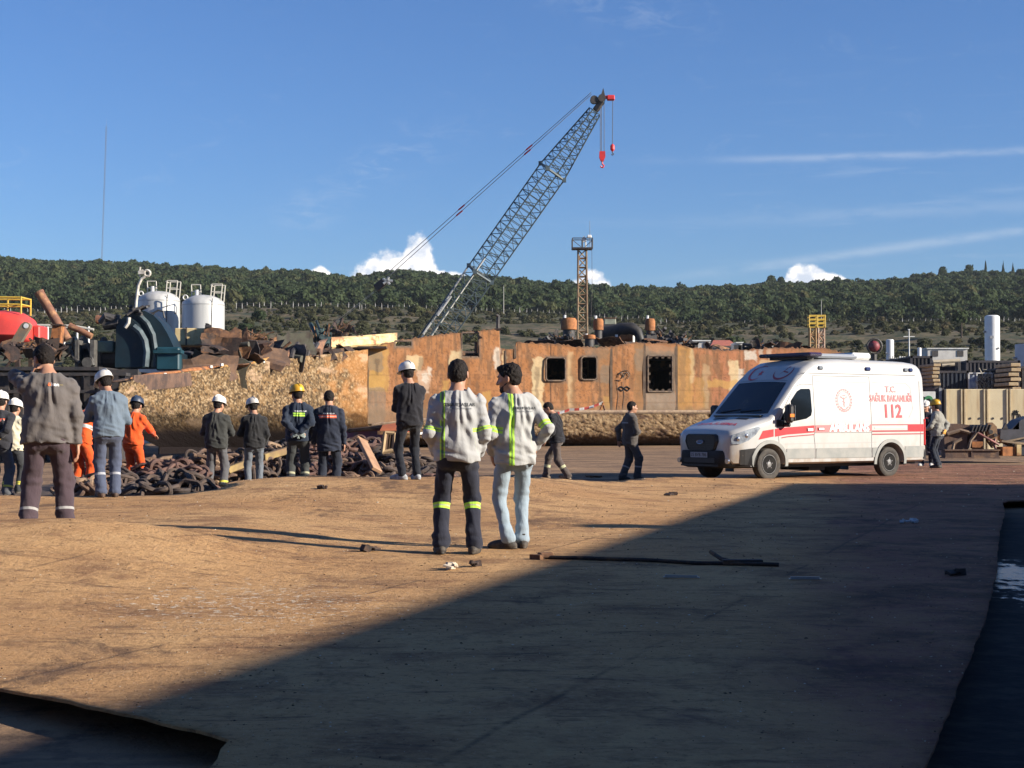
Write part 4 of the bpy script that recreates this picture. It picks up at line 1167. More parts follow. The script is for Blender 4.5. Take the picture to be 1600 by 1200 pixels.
RED = mat('red_gelcoat', (0.62, 0.06, 0.045), (0.50, 0.05, 0.04), 1.2, .4)
YEL = mat('yellow_rail', (0.62, 0.42, 0.05), (0.5, 0.33, 0.05), 5, .55)
def red_lifeboat():
    d = 66.0; o = W(0, 545, d)
    root = thing('lifeboat', 'bright red enclosed lifeboat with a yellow railing at the left edge', 'boat', o)
    q = lambda x, y, dd=0.0: W(x, y, d) + Vector((0, dd, 0)) - o
    m = MB(); st = [(-95, 512, 535), (-60, 495, 541), (-20, 486, 542), (10, 485, 542), (35, 489, 541), (48, 497, 540), (54, 510, 538)]
    rows = []
    for (x, yt, yb) in st:
        zt, zb = q(x, yt).z, q(x, yb).z; zc, hh = (zt + zb) / 2, (zt - zb) / 2
        w_ = 1.25 if x < 30 else (1.25 if x < 40 else (1.1 if x < 50 else .7))
        rows.append([(q(x, yt).x, w_ * math.cos(a) * (1.0 if math.sin(a) < 0 else .9), zc + hh * math.copysign(abs(math.sin(a)) ** .7, math.sin(a))) for a in [k * math.pi / 12 for k in range(24)]])
    n = 24; v = [p for r in rows for p in r]; f = [(i * n + k, (i + 1) * n + k, (i + 1) * n + (k + 1) % n, i * n + (k + 1) % n) for i in range(len(rows) - 1) for k in range(n)]
    f += [tuple(range(n)), tuple(range((len(rows) - 1) * n, len(rows) * n))[::-1]]
    m.add(v, f); m.build('hull', RED, root, smooth=True)
    m = MB(); m.box(q(59, 526, .3), (.3, 1.2, .9), None, .06); m.box(q(48, 529, -.3), (.25, .5, .7), None, .05); m.build('stern_fitting', RED, root)
    m = MB()
    for dd in (-.7, .6):
        for x in (4, 40): m.tube(q(x, 492, dd), q(x, 465, dd), .035, n=6)
        for y in (465.5, 476.5): m.tube(q(-40, y, dd), q(40, y + .8, dd), .035, n=6)
        m.tube(q(-38, 492, dd), q(-38, 465, dd), .035, n=6)
    for y in (465.5, 476.5): m.tube(q(40, y + .8, -.7), q(40, y + .8, .6), .035, n=6)
    m.build('railing', YEL, root)
red_lifeboat()
def boat_cradle():
    d = 66.0; o = W(0, 545, d); o.z = -.12; root = thing('boat_cradle', 'dark steel trestle carrying the red lifeboat high above the ground', 'trestle', o)
    h = W(0, 540, d).z - o.z
    for x in (-1.9, 1.0):
        for y in (-.9, .9): MB().box((x, y, h / 2), (.18, .18, h)).build('leg', RUST_DARK, root)
    m = MB(); m.box((-.45, -.9, h - .1), (3.6, .2, .24)); m.box((-.45, .9, h - .1), (3.6, .2, .24)); m.box((-1.9, 0, h - .12), (.2, 1.9, .2)); m.box((1.0, 0, h - .12), (.2, 1.9, .2)); m.build('bearer', RUST_DARK, root)
    m = MB(); m.tube((-1.9, -.9, .3), (1.0, -.9, h - .3), .06, n=6); m.tube((-1.9, -.9, h - .3), (1.0, -.9, .3), .06, n=6); m.build('brace', RUST_DARK, root)
boat_cradle()

def arm_bracket():
    d = 63.0; o = W(20, 540, d); root = thing('davit_arm', 'rusty grey steel davit arm with a round eye in front of the red lifeboat', 'davit', o)
    q = lambda x, y, dd=0.0: W(x, y, d) + Vector((0, dd, 0)) - o
    m = MB(); Rx = Matrix.Rotation(math.radians(90), 4, 'X')
    p = [(q(x, y).x, q(x, y).z) for x, y in [(14, 537), (32, 506), (37, 502.5), (43, 503.5), (46.5, 508), (45, 513), (30, 537)]]
    m.prism(p, .3, Matrix.Translation((0, .3, 0)) @ Rx); m.build('arm', mat('lichen_steel', (0.14, 0.13, 0.10), (0.24, 0.15, 0.09), 4, .8, bump=.4), root)
    m = MB(); m.tube(q(40, 509, -.02), q(40, 509, .4), .10, n=12); m.build('eye', WHITE_METAL, root)
    m = MB(); m.box(q(32, 539, .3), (1.1, .8, .22)); m.build('foot', RUST, root)
arm_bracket()

def simple_tube_thing(name, label, cat, pts, r, m_, d_org, caps_ring=True, n=14, group=None):
    o = Vector(pts[0]); root = thing(name, label, cat, o, 0, group)
    m = MB(); m.path([Vector(p) - o for p in pts], r, n); m.build('tube', m_, root, smooth=True)
    t = (Vector(pts[0]) - Vector(pts[1])).normalized(); m = MB(); m.tube(-t * .01, t * .08, r * 1.1, n=n); m.build('end_collar', m_, root)
    return root
PIPE = mat('pipe_rust', (0.24, 0.105, 0.055), (0.15, 0.07, 0.045), 3, .8, bump=.3, c3=(0.33, 0.17, 0.08), s3=1.0)
simple_tube_thing('pipe', 'long thick rusty pipe leaning up at the left above the wreck', 'pipe', [W(61, 458, 70), W(82, 493, 70), W(105, 531, 70)], .20, PIPE, 70)
simple_tube_thing('pipe', 'short rusty pipe stub leaning left of the teal winch', 'pipe', [W(110, 510, 71), W(126, 517, 71), W(143, 526, 71)], .14, PIPE, 71)
simple_tube_thing('pipe', 'curved dark rusty exhaust pipe just left of the winch top', 'pipe', [W(153, 499, 67), W(160, 499, 67), W(176, 508, 67)], .17, PIPE, 67)
def pedestal():
    d = 69; o = W(86, 540, d); root = thing('pedestal', 'tapering rusty plate pedestal beneath the long leaning pipe', 'pedestal', o)
    q = lambda x, y, dd=0.0: W(x, y, d) + Vector((0, dd, 0)) - o
    m = MB(); Rx = Matrix.Rotation(math.radians(90), 4, 'X')
    m.prism([(q(x, y).x, q(x, y).z) for x, y in [(77, 540), (81, 508), (95, 508), (93, 540)]], .5, Matrix.Translation((0, .5, 0)) @ Rx); m.build('plate', RUST_ORANGE, root)
    m = MB(); m.box(q(88, 507.5, .25), (.5, .7, .06)); m.build('cap', RUST_DARK, root)
pedestal()
def deck_rack():
    d = 76; o = W(100, 535, d); root = thing('pipe_rack', 'pale horizontal pipe rack on posts behind the leaning pipe', 'rack', o)
    q = lambda x, y, dd=0.0: W(x, y, d) + Vector((0, dd, 0)) - o
    m = MB(); m.tube(q(55, 508), q(112, 509), .06, n=6); m.tube(q(112, 509), q(146, 515), .06, n=6); m.build('beam', mat('faded_rail', (0.5, 0.47, 0.4)), root); MB().tube(q(55, 508, 1.5), q(112, 509, 1.5), .06, n=6).build('beam', mat('faded_rail', (0.5, 0.47, 0.4)), root)
    for x in (64, 69, 74, 100, 120, 138): MB().tube(q(x, 510), q(x, 538), .05, n=6).build('post', WHITE_METAL, root)
deck_rack()
def crate_box():
    d = 62; o = W(298, 541, d); root = thing('deck_box', 'yellowed cream box with rusty ends on the wreck in front of the right-hand white tank', 'box', o)
    q = lambda x, y, dd=0.0: W(x, y, d) + Vector((0, dd, 0)) - o
    m = MB(); m.box(q(298, 526, .8), (1.32, 1.4, .68), None, .03); m.build('body', CREAM, root)
    m = MB(); m.box(q(322, 524, .05), (.08, .12, .95)); m.tube(q(326, 548, -.1), q(326, 506, -.1), .05, n=6); m.tube(q(321, 510, -.1), q(331, 511, -.1), .08, n=6); m.box(q(290, 525, .06), (.05, .06, .7)); m.build('post', STEEL_DARK, root)
    m = MB(); m.box(q(275, 528, 1), (.4, 1.2, .3)); m.build('end_plate', RUST, root)
crate_box()
def vent(px, py, w_px, h_px, d, label):
    o = W(px, py, d); root = thing('ventilator', label, 'ventilator', o, 0, 'orange-capped machines on the wreck deck')
    k = d / F; w_ = w_px * k; h = h_px * k
    m = MB(); m.lathe([(w_ * .38, -.2), (w_ * .38, h * .55)], n=16); m.build('pedestal', STEEL_DARK, root, smooth=True)
    m = MB(); m.lathe([(w_ * .5, h * .5), (w_ * .5, h * .9), (w_ * .4, h), (0, h * 1.03)], n=20); m.build('cap', RUST_ORANGE, root, smooth=True)
    m = MB(); m.tube((-w_ * .25, 0, h), (-w_ * .25, 0, h * 1.14), .07, n=6); m.build('pipe', WHITE_METAL, root)
vent(889, 533, 25, 36, 88, 'squat orange-capped ventilator left of the lattice tower foot')
vent(935, 533, 16, 35, 88, 'orange-capped ventilator between the tower foot and the dark elbow duct')
vent(1016, 535, 16, 37, 89, 'orange-capped ventilator right of the dark elbow duct')
vent(921, 536, 19, 13, 87, 'low orange-capped stump at the lattice tower foot')
def duct():
    d = 90; o = W(980, 535, d); root = thing('elbow_duct', 'large dark elbow duct arching over the wreck deck', 'duct', o)
    q = lambda x, y, dd=0.0: W(x, y, d) + Vector((0, dd, 0)) - o
    m = MB(); m.path([q(940, 521, 1), q(958, 519, .8), q(975, 514, .5), q(988, 513, .3), q(997, 519, .1), q(1001, 530, 0), q(1002, 538, 0)], [.42, .42, .40, .36, .28, .22, .2], 14); m.build('pipe', mat('black_duct', (0.02, 0.02, 0.022), (0.04, 0.035, 0.03), 3, .6), root, smooth=True)
    m = MB(); m.tube(q(990, 537, .6), q(990, 522, .6), .12, n=8); m.tube(q(963, 531, -.2), q(963, 523, -.2), .08, n=8); m.build('support', WHITE_METAL, root)
    m = MB(); m.box(q(979, 527, .4), (.7, .4, .4), None, .08); m.box(q(985, 526, .2), (.3, .3, .3), None, .06); m.build('flange', RUST_ORANGE, root)
duct()
def cabinet():
    d = 93; o = W(953, 530, d); root = thing('control_cabinet', 'pale green-grey cabinet on a dark base behind the elbow duct', 'cabinet', o)
    q = lambda x, y, dd=0.0: W(x, y, d) + Vector((0, dd, 0)) - o
    m = MB(); m.box(q(953.5, 502, .4), (.68, .7, .38), None, .03); m.build('body', mat('pale_green_paint', (0.30, 0.32, 0.24), (0.2, 0.2, 0.15), 3, .6), root)
    m = MB(); m.box(q(950, 517, .4), (.9, .9, .8)); m.build('base', STEEL_DARK, root)
    m = MB(); m.box(q(953.5, 496.8, .4), (.74, .76, .05)); m.build('lid', RUST, root)
cabinet()
def scrap_heap(px0, px1, pyb, pyt, d, label, seed, m_=STEEL_DARK, n=34):
    o = W((px0 + px1) / 2, pyb, d); root = thing('scrap_heap', label, 'scrap', o); rr = random.Random(seed)
    m = MB(); k = d / F; w_ = (px1 - px0) * k; h = (pyb - pyt) * k
    for i in range(n):
        x = rr.uniform(-.5, .5) * w_; z = rr.uniform(-.1, .75) * h * (1 - abs(x) / w_)
        R = Matrix.Rotation(rr.uniform(0, 6), 3, 'Z') @ Matrix.Rotation(rr.uniform(-.8, .8), 3, 'Y')
        if i % 3 == 0: m.tube((x, rr.uniform(-1, 1), z), (x + rr.uniform(-.5, .5), rr.uniform(-1, 1), z + rr.uniform(.1, .5) * h), rr.uniform(.03, .12), n=7)
        elif i % 3 == 1: m.bent((x, rr.uniform(-1, 1), z), (rr.uniform(.3, 1.1), rr.uniform(.2, .6)), R @ Matrix.Rotation(rr.uniform(.3, 1.4), 3, 'X'), rr)
        else: m.box((x, rr.uniform(-1, 1), z), (rr.uniform(.1, .6), rr.uniform(.1, .4), rr.uniform(.08, .3) * max(.4, h)), R)
    m.build('piece', m_, root)
    m = MB()
    for i in range(6): m.tube((rr.uniform(-.4, .4) * w_, -.6, 0), (rr.uniform(-.45, .45) * w_, -.6, h * rr.uniform(.6, 1.0)), .035, n=5)
    m.build('rod', RUST, root)
    return root
scrap_heap(838, 905, 539, 520, 86, 'dark machinery scrap at the deck edge left of the lattice tower', 5)
scrap_heap(1008, 1052, 539, 512, 88, 'dark upright pipes and scrap right of the last orange-capped ventilator', 6)
scrap_heap(1052, 1082, 541, 522, 87, 'dark twisted scrap in front of the white shed', 7)
scrap_heap(480, 520, 545, 505, 80, 'dark teal machine wreck beside the cream plate', 8, mat('dark_teal_scrap', (0.03, 0.06, 0.06), (0.02, 0.03, 0.03), 3, .7))
scrap_heap(1165, 1200, 545, 536, 90, 'low black scrap on the deck edge right of the red-roofed house', 9)
scrap_heap(0, 90, 552, 532, 57, 'rusty beams and plates below the red lifeboat', 10, RUST_DARK)
scrap_heap(95, 160, 560, 528, 60, 'cream and rust scrap left of the winch drum', 11, mat('cream_scrap', (0.45, 0.36, 0.22), (0.14, 0.09, 0.06), 5, .8))
scrap_heap(262, 352, 560, 522, 72, 'dark plates and pipes heaped on the wreck in front of the white tanks', 21, RUST_DARK, 60)
scrap_heap(350, 440, 540, 516, 90, 'brown scrap spread on the ground beyond the white tanks', 12, RUST)
scrap_heap(500, 560, 525, 500, 120, 'grey scrap heap behind the cream plate', 13, RUST_DARK)
def deck_post():
    o = W(778, 513, 77.5); root = thing('bollard', 'bent dark stub standing on the highest corner of the orange side', 'bollard', o)
    m = MB(); m.path([(0, .3, -.1), (0, .3, .3), (.02, .3, .6), (-.08, .3, .66)], .09, 8); m.build('post', STEEL_DARK, root)
    m = MB(); m.box((0, .3, -.02), (.35, .35, .06)); m.build('base_plate', RUST_DARK, root)
deck_post()

# ------------------------------------------------------------------ lattice tower
def lattice_box(m, P, rc, rb, nseg, n=5, faces=None):
    """P(i, s): corner i (0..3) at parameter s; chords and zigzag bracing"""
    for i in range(4):
        for k in range(nseg): m.tube(P(i, k / nseg), P(i, (k + 1) / nseg), rc, n=n, caps=False)
    for k in range(nseg):
        s0, s1 = k / nseg, (k + 1) / nseg
        for i in range(4):
            j = (i + 1) % 4
            if k % 2: m.tube(P(i, s0), P(j, s1), rb, n=4, caps=False)
            else: m.tube(P(j, s0), P(i, s1), rb, n=4, caps=False)
            m.tube(P(i, s1), P(j, s1), rb, n=4, caps=False)
def tower():
    d = 96.0; o = W(910, 540, d); root = thing('lattice_tower', 'rusty lattice tower with a railed platform on top behind the wreck', 'tower', o)
    k = d / F
    h = (540 - 389) * k; w0, w1 = 8.5 * k, 6.5 * k
    sg = [(-1, -1), (1, -1), (1, 1), (-1, 1)]
    P = lambda i, s: Vector((sg[i][0] * (w0 + (w1 - w0) * s), sg[i][1] * (w0 + (w1 - w0) * s), -3 + (h + 3) * s))
    m = MB(); lattice_box(m, P, .055, .035, 16); m.build('lattice', mat('tower_rust', (0.20, 0.12, 0.07), (0.30, 0.22, 0.13), 2.5, .8), root)
    m = MB(); m.box((0, 0, h + .03), (1.22, 1.1, .08)); m.build('platform', STEEL_DARK, root)
    m = MB(); b = 0.6
    for (x, y) in [(-b, -.5), (b, -.5), (b, .5), (-b, .5), (0, -.5), (0, .5)]: m.tube((x, y, h), (x, y, h + .62), .03, n=5)
    for zz in (.62,):
        for a, c in [((-b, -.5), (b, -.5)), ((b, -.5), (b, .5)), ((b, .5), (-b, .5)), ((-b, .5), (-b, -.5))]: m.tube((*a, h + zz), (*c, h + zz), .03, n=5)
    m.tube((-b, -.5, h + .5), (-.1, -.5, h + .1), .02, n=4); m.tube((b, -.5, h + .5), (.15, -.5, h + .1), .02, n=4)
    m.build('railing', STEEL_DARK, root)
    m = MB(); m.box((.42, -.1, h + .75), (.26, .22, .2), None, .04); m.box((.1, 0, h + .6), (.1, .1, .35)); m.tube((.2, 0, h + .1), (.2, 0, h + .7), .04, n=6); m.build('floodlight', WHITE_METAL, root)
    m = MB(); m.tube((.48, .2, h), (.46, .2, h + 1.75), .025, .012, 5); m.build('antenna', STEEL_GREY, root)
    m = MB(); m.path([(.56, -.3, h), (.58, -.3, h * .6), (.5, -.3, h * .25)], .012, 4); m.build('cable', STEEL_DARK, root)
tower()

# ------------------------------------------------------------------ lattice boom crawler crane
def crane():
    d = 118.0; o = W(655, HZ, d); o.z = 0
    root = thing('crawler_crane', 'tall crane with a long teal lattice boom and red hooks behind the wreck', 'crane', o)
    q = lambda x, y, dd=0.0: W(x, y, d + dd) - o
    TC = mat('boom_teal', (0.075, 0.105, 0.115), (0.05, 0.07, 0.078), 1.0, .55); LC = mat('boom_pale', (0.62, 0.62, 0.58), (0.5, 0.5, 0.46), 2, .5)
    foot = q(640, 585, 1.2); tip = q(944, 152, -2.5)
    ax = (tip - foot); L = ax.length; ax.normalize()
    u = ax.cross(Vector((0, 1, 0))).normalized()           # across the boom in the picture
    v = ax.cross(u).normalized()
    th = math.radians(28); U = u * math.cos(th) + v * math.sin(th); Vv = -u * math.sin(th) + v * math.cos(th)
    half = lambda s: 0.80 * (min(1, .25 + s / .12) if s < .09 else (1.0 if s < .74 else 1.0 - .68 * (s - .74) / .26))
    sg = [(-1, -1), (1, -1), (1, 1), (-1, 1)]
    def P(i, s): h = half(s); return foot + ax * (L * s) + U * (sg[i][0] * h) + Vv * (sg[i][1] * h)
    def sec(s0, s1, n, name):
        m = MB(); lattice_box(m, lambda i, s: P(i, s0 + (s1 - s0) * s), .055, .028, n); m.build(name, TC, root)
    sec(.0, .37, 14, 'boom_section'); sec(.37, .74, 16, 'boom_section'); sec(.74, .955, 13, 'boom_section')
    m = MB()
    for (i, s0, s1) in ((2, .06, .42), (1, .06, .36)): m.tube(P(i, s0) , P(i, s1), .075, n=6)
    m.tube(P(2, .2) + u * .4, P(2, .27) + u * .4, .07, n=5); m.tube(P(2, .13) + u * .5, P(2, .17) + u * .5, .07, n=5); m.build('pale_chord', LC, root)
    for s in (.37, .74):
        m = MB()
        for i in range(4): m.tube(P(i, s), P((i + 1) % 4, s), .10, n=6); m.box(P(i, s), (.3, .3, .3))
        m.build('joint', TC, root)
    m = MB(); t0 = foot + ax * (L * .955); m.box(foot + ax * (L * .975), (.45, .4, .9), ax.to_track_quat('Z', 'Y').to_matrix(), .05)
    for dd in (-.22, 0, .22): m.tube(tip + Vector((-.15, dd - .06, 0)), tip + Vector((-.15, dd + .06, 0)), .28, n=14)
    m.tube(tip + Vector((-.7, -.2, -.1)), tip + Vector((-.7, .2, -.1)), .30, n=12); m.prism([(-.25, .1), (.1, .1), (-.05, .75)], .2, Matrix.Translation(tip) @ Matrix.Rotation(math.radians(90), 4, 'X'))
    m.build('boom_head', STEEL_DARK, root)
    CRED = mat('crane_red', (0.65, 0.03, 0.03), (0.5, 0.03, 0.03), 3, .5)
    m = MB(); m.box(q(955, 151, -2.5), (.55, .5, .35), None, .05); m.box(q(949, 150, -2.5), (.35, .3, .2)); m.build('jib_sheave_guard', CRED, root)
    m = MB()
    for x in (938.5, 940.5, 944.5): m.tube(q(x, 158, -2.5), q(x, 238, -2.5), .022, n=4)
    m.tube(q(958, 153, -2.5), q(957.5, 226, -2.5), .022, n=4); m.build('hoist_rope', STEEL_DARK, root)
    m = MB(); Rx = Matrix.Rotation(math.radians(90), 4, 'X'); c = q(941.5, 242, -2.5)
    for dd in (-.2, .05): m.prism([(-.2, .3), (.2, .3), (.22, -.1), (.1, -.4), (-.1, -.4), (-.22, -.1)], .15, Matrix.Translation(c + Vector((0, dd + .15, 0))) @ Rx)
    m.build('hook_block', CRED, root)
    m = MB(); m.path([c + Vector((x, 0, z)) for x, z in ((0, -.35), (0, -.6), (.12, -.72), (.06, -.86), (-.08, -.84), (-.12, -.74))], .06, 6); m.build('hook', CRED, root)
    m = MB(); c2 = q(957.5, 229, -2.5); m.lathe([(.05, .25), (.16, .12), (.16, -.15), (.05, -.3)], c2, 10); m.build('ball', CRED, root)
    m = MB(); m.path([c2 + Vector((x, 0, z)) for x, z in ((0, -.28), (0, -.4), (.09, -.48), (0, -.56), (-.08, -.5))], .045, 6); m.build('hook', STEEL_DARK, root)
    # pendant lines from the gantry to the boom head
    g = q(603, 437, 2.0)
    m = MB()
    for dd, off in ((-.45, 0), (.45, .5)): m.tube(g + Vector((0, dd, off)), tip + Vector((-.9, dd * .6, .25 + off * .5)), .024, n=5)
    m.build('pendant_line', STEEL_GREY, root)
    m = MB()
    for f in (.37, .70):
        for dd in (-.45, .45): p = (g + Vector((0, dd, 0 if dd < 0 else .5))).lerp(tip + Vector((-.9, dd * .6, .25 if dd < 0 else .5)), f + dd * .01); dv = (tip - g).normalized(); m.tube(p - dv * .3, p + dv * .3, .06, n=6)
    m.build('pendant_link', CRED, root)
    # gantry, machine house, counterweight and tracks (mostly behind the wreck)
    m = MB(); ga = q(470, 548, 2.5)
    for y_ in (-.8, .8):
        m.tube(ga + Vector((0, y_, 0)), Vector((-2.6, y_, 2.9)), .09, n=6); m.tube(ga + Vector((0, y_, 0)), Vector((-8.0, y_, 2.6)), .09, n=6); m.tube(ga + Vector((0, y_, 0)), g + Vector((-.9, y_ * .4, -.9)), .014, n=4)
    m.build('gantry', STEEL_GREY, root)
    m = MB(); dv = (tip - g).normalized(); m.box(g - dv * .6, (.28, .6, .9), dv.to_track_quat('Z', 'Y').to_matrix(), .06); m.tube(g - dv * .2 + Vector((0, -.35, 0)), g - dv * .2 + Vector((0, .35, 0)), .2, n=12); m.build('equalizer_sheave', STEEL_DARK, root)
    m = MB()
    for i in range(5):
        a = i * 1.3; m.tube(g + Vector((.1, -.3, -.1)), g + Vector((.1 + .4 * math.cos(a), -.3, -.1 + .3 * math.sin(a))), .10, n=6)
    m.build('equalizer_bracket', LC, root)
    m = MB(); m.box((-3.2, 0, 2.1), (9.2, 3.0, 1.6), None, .08); m.build('machine_house', TC, root)
    m = MB(); m.box((2.0, -1.1, 2.1), (1.3, 1.0, 1.6), None, .1); m.build('cab', mat('cab_teal', (0.05, 0.2, 0.22), rough=.4), root)
    m = MB(); m.box((2.05, -1.63, 2.35), (1.0, .05, .8)); m.box((2.67, -1.1, 2.35), (.05, .8, .8)); m.build('cab_window', glass_dark(), root)
    m = MB(); m.box((-8.3, 0, 1.9), (1.0, 3.2, 1.5), None, .08); m.build('counterweight', STEEL_DARK, root)
    for s in (-1, 1):
        m = MB(); pts = [(-2.9, .1), (2.9, .1), (3.3, .5), (3.3, .7), (2.9, 1.1), (-2.9, 1.1), (-3.3, .7), (-3.3, .5)]
        m.prism(pts, .8, Matrix.Translation((0, s * 2.0 + .4, -.1)) @ Rx); m.build('crawler_track', STEEL_DARK, root)
crane()

# ------------------------------------------------------------------ houses, towers and the yard at the right
WALLW = mat('whitewashed_wall', (0.55, 0.53, 0.49), (0.45, 0.43, 0.4), 1.0, .85)
TILE = mat('red_roof_tile', (0.42, 0.13, 0.08), (0.32, 0.10, 0.07), 2, .8, bump=.3)
def house(px0, px1, pyt, pyb, d, label, roof=True, name='house'):
    c = W((px0 + px1) / 2, pyb, d); k = d / F; w_ = (px1 - px0) * k; h = (pyb - pyt) * k
    zb = float(terrain_h(c.x, d)); c.z = zb; wall_top = W(0, pyb - (pyb - pyt) * (.45 if roof else 1), d).z - zb; top = W(0, pyt, d).z - zb
    root = thing(name, label, 'house' if roof else 'shed', c)
    m = MB(); m.box((0, 2, wall_top / 2), (w_ * .94, 4, wall_top)); m.build('wall', WALLW, root)
    if roof:
        m = MB(); a, b_ = w_ / 2, w_ * .3; m.add([(-a, -.3, wall_top), (a, -.3, wall_top), (a, 4.3, wall_top), (-a, 4.3, wall_top), (-b_, 2, top), (b_, 2, top)], [(0, 1, 5, 4), (1, 2, 5), (2, 3, 4, 5), (3, 0, 4), (3, 2, 1, 0)]); m.build('roof', TILE, root)
    else:
        m = MB(); m.box((0, 2, wall_top + .05), (w_, 4.3, .12)); m.build('roof', WHITE_METAL, root)
    nwin = 3 if roof else 2
    for i in range(nwin):
        m = MB(); x = w_ * (-.3 + .6 * i / max(1, nwin - 1)); m.box((x, -.02, wall_top - .55), (.75, .08, .7)); f = m.build('window', STEEL_DARK, root)
    return root
house(1110, 1153, 530, 549, 175, 'small white house with a red tiled roof beyond the wreck')
house(1079, 1111, 533, 552, 170, 'low white flat-roofed shed just left of the red-roofed house', False, 'shed')
house(1448, 1514, 545, 566, 190, 'long pale flat-roofed building left of the tall white silo', False, 'building')
house(1150, 1162, 536, 550, 168, 'tiny pale hut at the right end of the red-roofed house', False, 'hut')
def yel_tower(px, label):
    d = 128.0; o = W(px, 560, d); o.z = -.1; k = d / F; root = thing('mooring_tower', label, 'tower', o, 0, 'pair of lattice towers with yellow tops')
    h = W(0, 512, d).z - o.z; w0 = 4.6 * k
    sg = [(-1, -1), (1, -1), (1, 1), (-1, 1)]; P = lambda i, s: Vector((sg[i][0] * w0, sg[i][1] * w0, h * s))
    m = MB(); lattice_box(m, P, .07, .05, 14); m.build('lattice', mat('tower_ochre', (0.42, 0.3, 0.13), (0.3, 0.17, 0.08), 2, .75) if px < 1275 else mat('tower_pale', (0.5, 0.42, 0.34), (0.35, 0.2, 0.12), 2, .75), root)
    m = MB(); b = 6 * k
    m.box((0, 0, h + .04), (2 * b, 2 * b, .08))
    for (x, y) in [(-b, -b), (b, -b), (b, b), (-b, b)]: m.tube((x, y, h), (x, y, h + 1.0), .04, n=5)
    for zz in (.35, .65, .95):
        for (x, y, sx, sy) in [(0, -b, 2 * b, .05), (0, b, 2 * b, .05), (-b, 0, .05, 2 * b), (b, 0, .05, 2 * b)]: m.box((x, y, h + zz), (sx, sy, .14))
    m.build('platform', YEL, root)
yel_tower(1270, 'left lattice tower of the yellow-topped pair, rusty ochre lattice')
yel_tower(1283, 'right lattice tower of the yellow-topped pair, paler lattice')

def silo(px0, px1, pyt, d, label, m_, name='silo', dome=True):
    c = W((px0 + px1) / 2, HZ, d); c.z = float(terrain_h(c.x, d)); r = (px1 - px0) / 2 * d / F; h = W(0, pyt, d).z - c.z
    root = thing(name, label, 'silo', c)
    m = MB(); m.lathe([(r, 0), (r, h - r * .35), (r * .95, h - r * .18), (r * .7, h - r * .04), (0, h)] if dome else [(r, 0), (r, h), (0, h + .05)], n=32); m.build('shell', m_, root, smooth=True)
    m = MB(); m.tube((-r * 1.0, -.2, h * .85), (-r * 1.25, -.2, h * .85), .10, n=8); m.box((-r * .35, -r * .95, h * .80), (r * .5, .1, .25)); m.tube((r * .5, -r * .9, h * .7), (r * .5, -r * 1.02, h * .7), .12, n=8); m.build('valve', STEEL_GREY, root)
    return root
SILO = mat('silo_white', (0.72, 0.72, 0.70), (0.62, 0.62, 0.6), .5, .4)
silo(1539.5, 1562.5, 492, 150, 'tall slim white silo behind the dark container', SILO)
silo(1385, 1397, 530, 140, 'small white vertical tank rising behind the ambulance roof', SILO, 'tank')
silo(1434, 1440, 543, 145, 'thin white standpipe right of the white cross-arm pole', SILO, 'standpipe')
silo(1587, 1625, 538, 118, 'large pale blue-grey tank cut by the right edge', mat('pale_blue_steel', (0.42, 0.48, 0.54), (0.36, 0.42, 0.48), 1, .5), 'storage_tank', False)
def buoy():
    d = 142; c = W(1366, 541, d); root = thing('buoy', 'dark red round buoy beyond the ambulance roof', 'buoy', W(1366, 556, d)); o = root.location
    m = MB(); r = .52; m.lathe([(r * math.sin(a), -r * math.cos(a)) for a in [k * math.pi / 10 for k in range(11)]], c - o, 20); m.build('float', mat('faded_red', (0.22, 0.03, 0.04), (0.10, 0.025, 0.03), 2, .6), root, smooth=True)
    m = MB(); m.path([c - o + Vector((.66 * math.cos(a), -.2, .66 * math.sin(a))) for a in [k * .3927 for k in range(16)]], .08, 6, closed=True); m.tube((0, 0, -2), c - o - Vector((0, 0, .6)), .25, n=8); m.build('frame', STEEL_DARK, root)
buoy()
CONT = mat('dark_container', (0.028, 0.026, 0.03), (0.05, 0.042, 0.045), 2, .55); CONTB = mat('navy_container', (0.02, 0.028, 0.045), (0.035, 0.04, 0.05), 2, .55)
def container(px0, px1, pyt, d, dep, label, m_, ridges=True, zb=-.12):
    c = W((px0 + px1) / 2, HZ, d); c.z = zb; w_ = (px1 - px0) * d / F; h = W(0, pyt, d).z - zb
    root = thing('shipping_container', label, 'container', c)
    m = MB(); m.box((0, dep / 2, h / 2), (w_ - .1, dep, h - .1))
    for i in range(int(w_ / .22)): m.box((-w_ / 2 + .2 + i * .22, -.02, h / 2), (.10, .10, h - .3))
    for i in range(int(dep / .22)):
        for s in (-1, 1): m.box((s * (w_ / 2 - .03), .15 + i * .22, h / 2), (.10, .10, h - .3))
    m.build('wall', m_, root)
    m = MB()
    for x in (-w_ / 2, w_ / 2):
        for y in (-.02, dep): m.box((x, y, h / 2), (.14, .14, h))
    for zz in (.07, h - .07):
        for y in (-.02, dep): m.box((0, y, zz), (w_ + .1, .14, .12))
        for x in (-w_ / 2, w_ / 2): m.box((x, dep / 2, zz), (.12, dep + .1, .10))
    m.build('corner_post', CONT, root)
    return root
container(1511, 1592, 563, 88, 6, 'tall dark container stack behind the right part of the beige wall panels', CONT)
container(1462, 1512, 579, 84, 6, 'low navy container behind the left part of the beige wall panels', CONTB)
container(1424, 1455, 556, 92, 6, 'black container rising directly behind the ambulance rear', mat('black_container', (0.016, 0.014, 0.016), (0.04, 0.03, 0.028), 2, .6))
container(1585, 1640, 572, 80, 6, 'black container at the right edge behind the beige panels', mat('black_container', (0.016, 0.014, 0.016)))
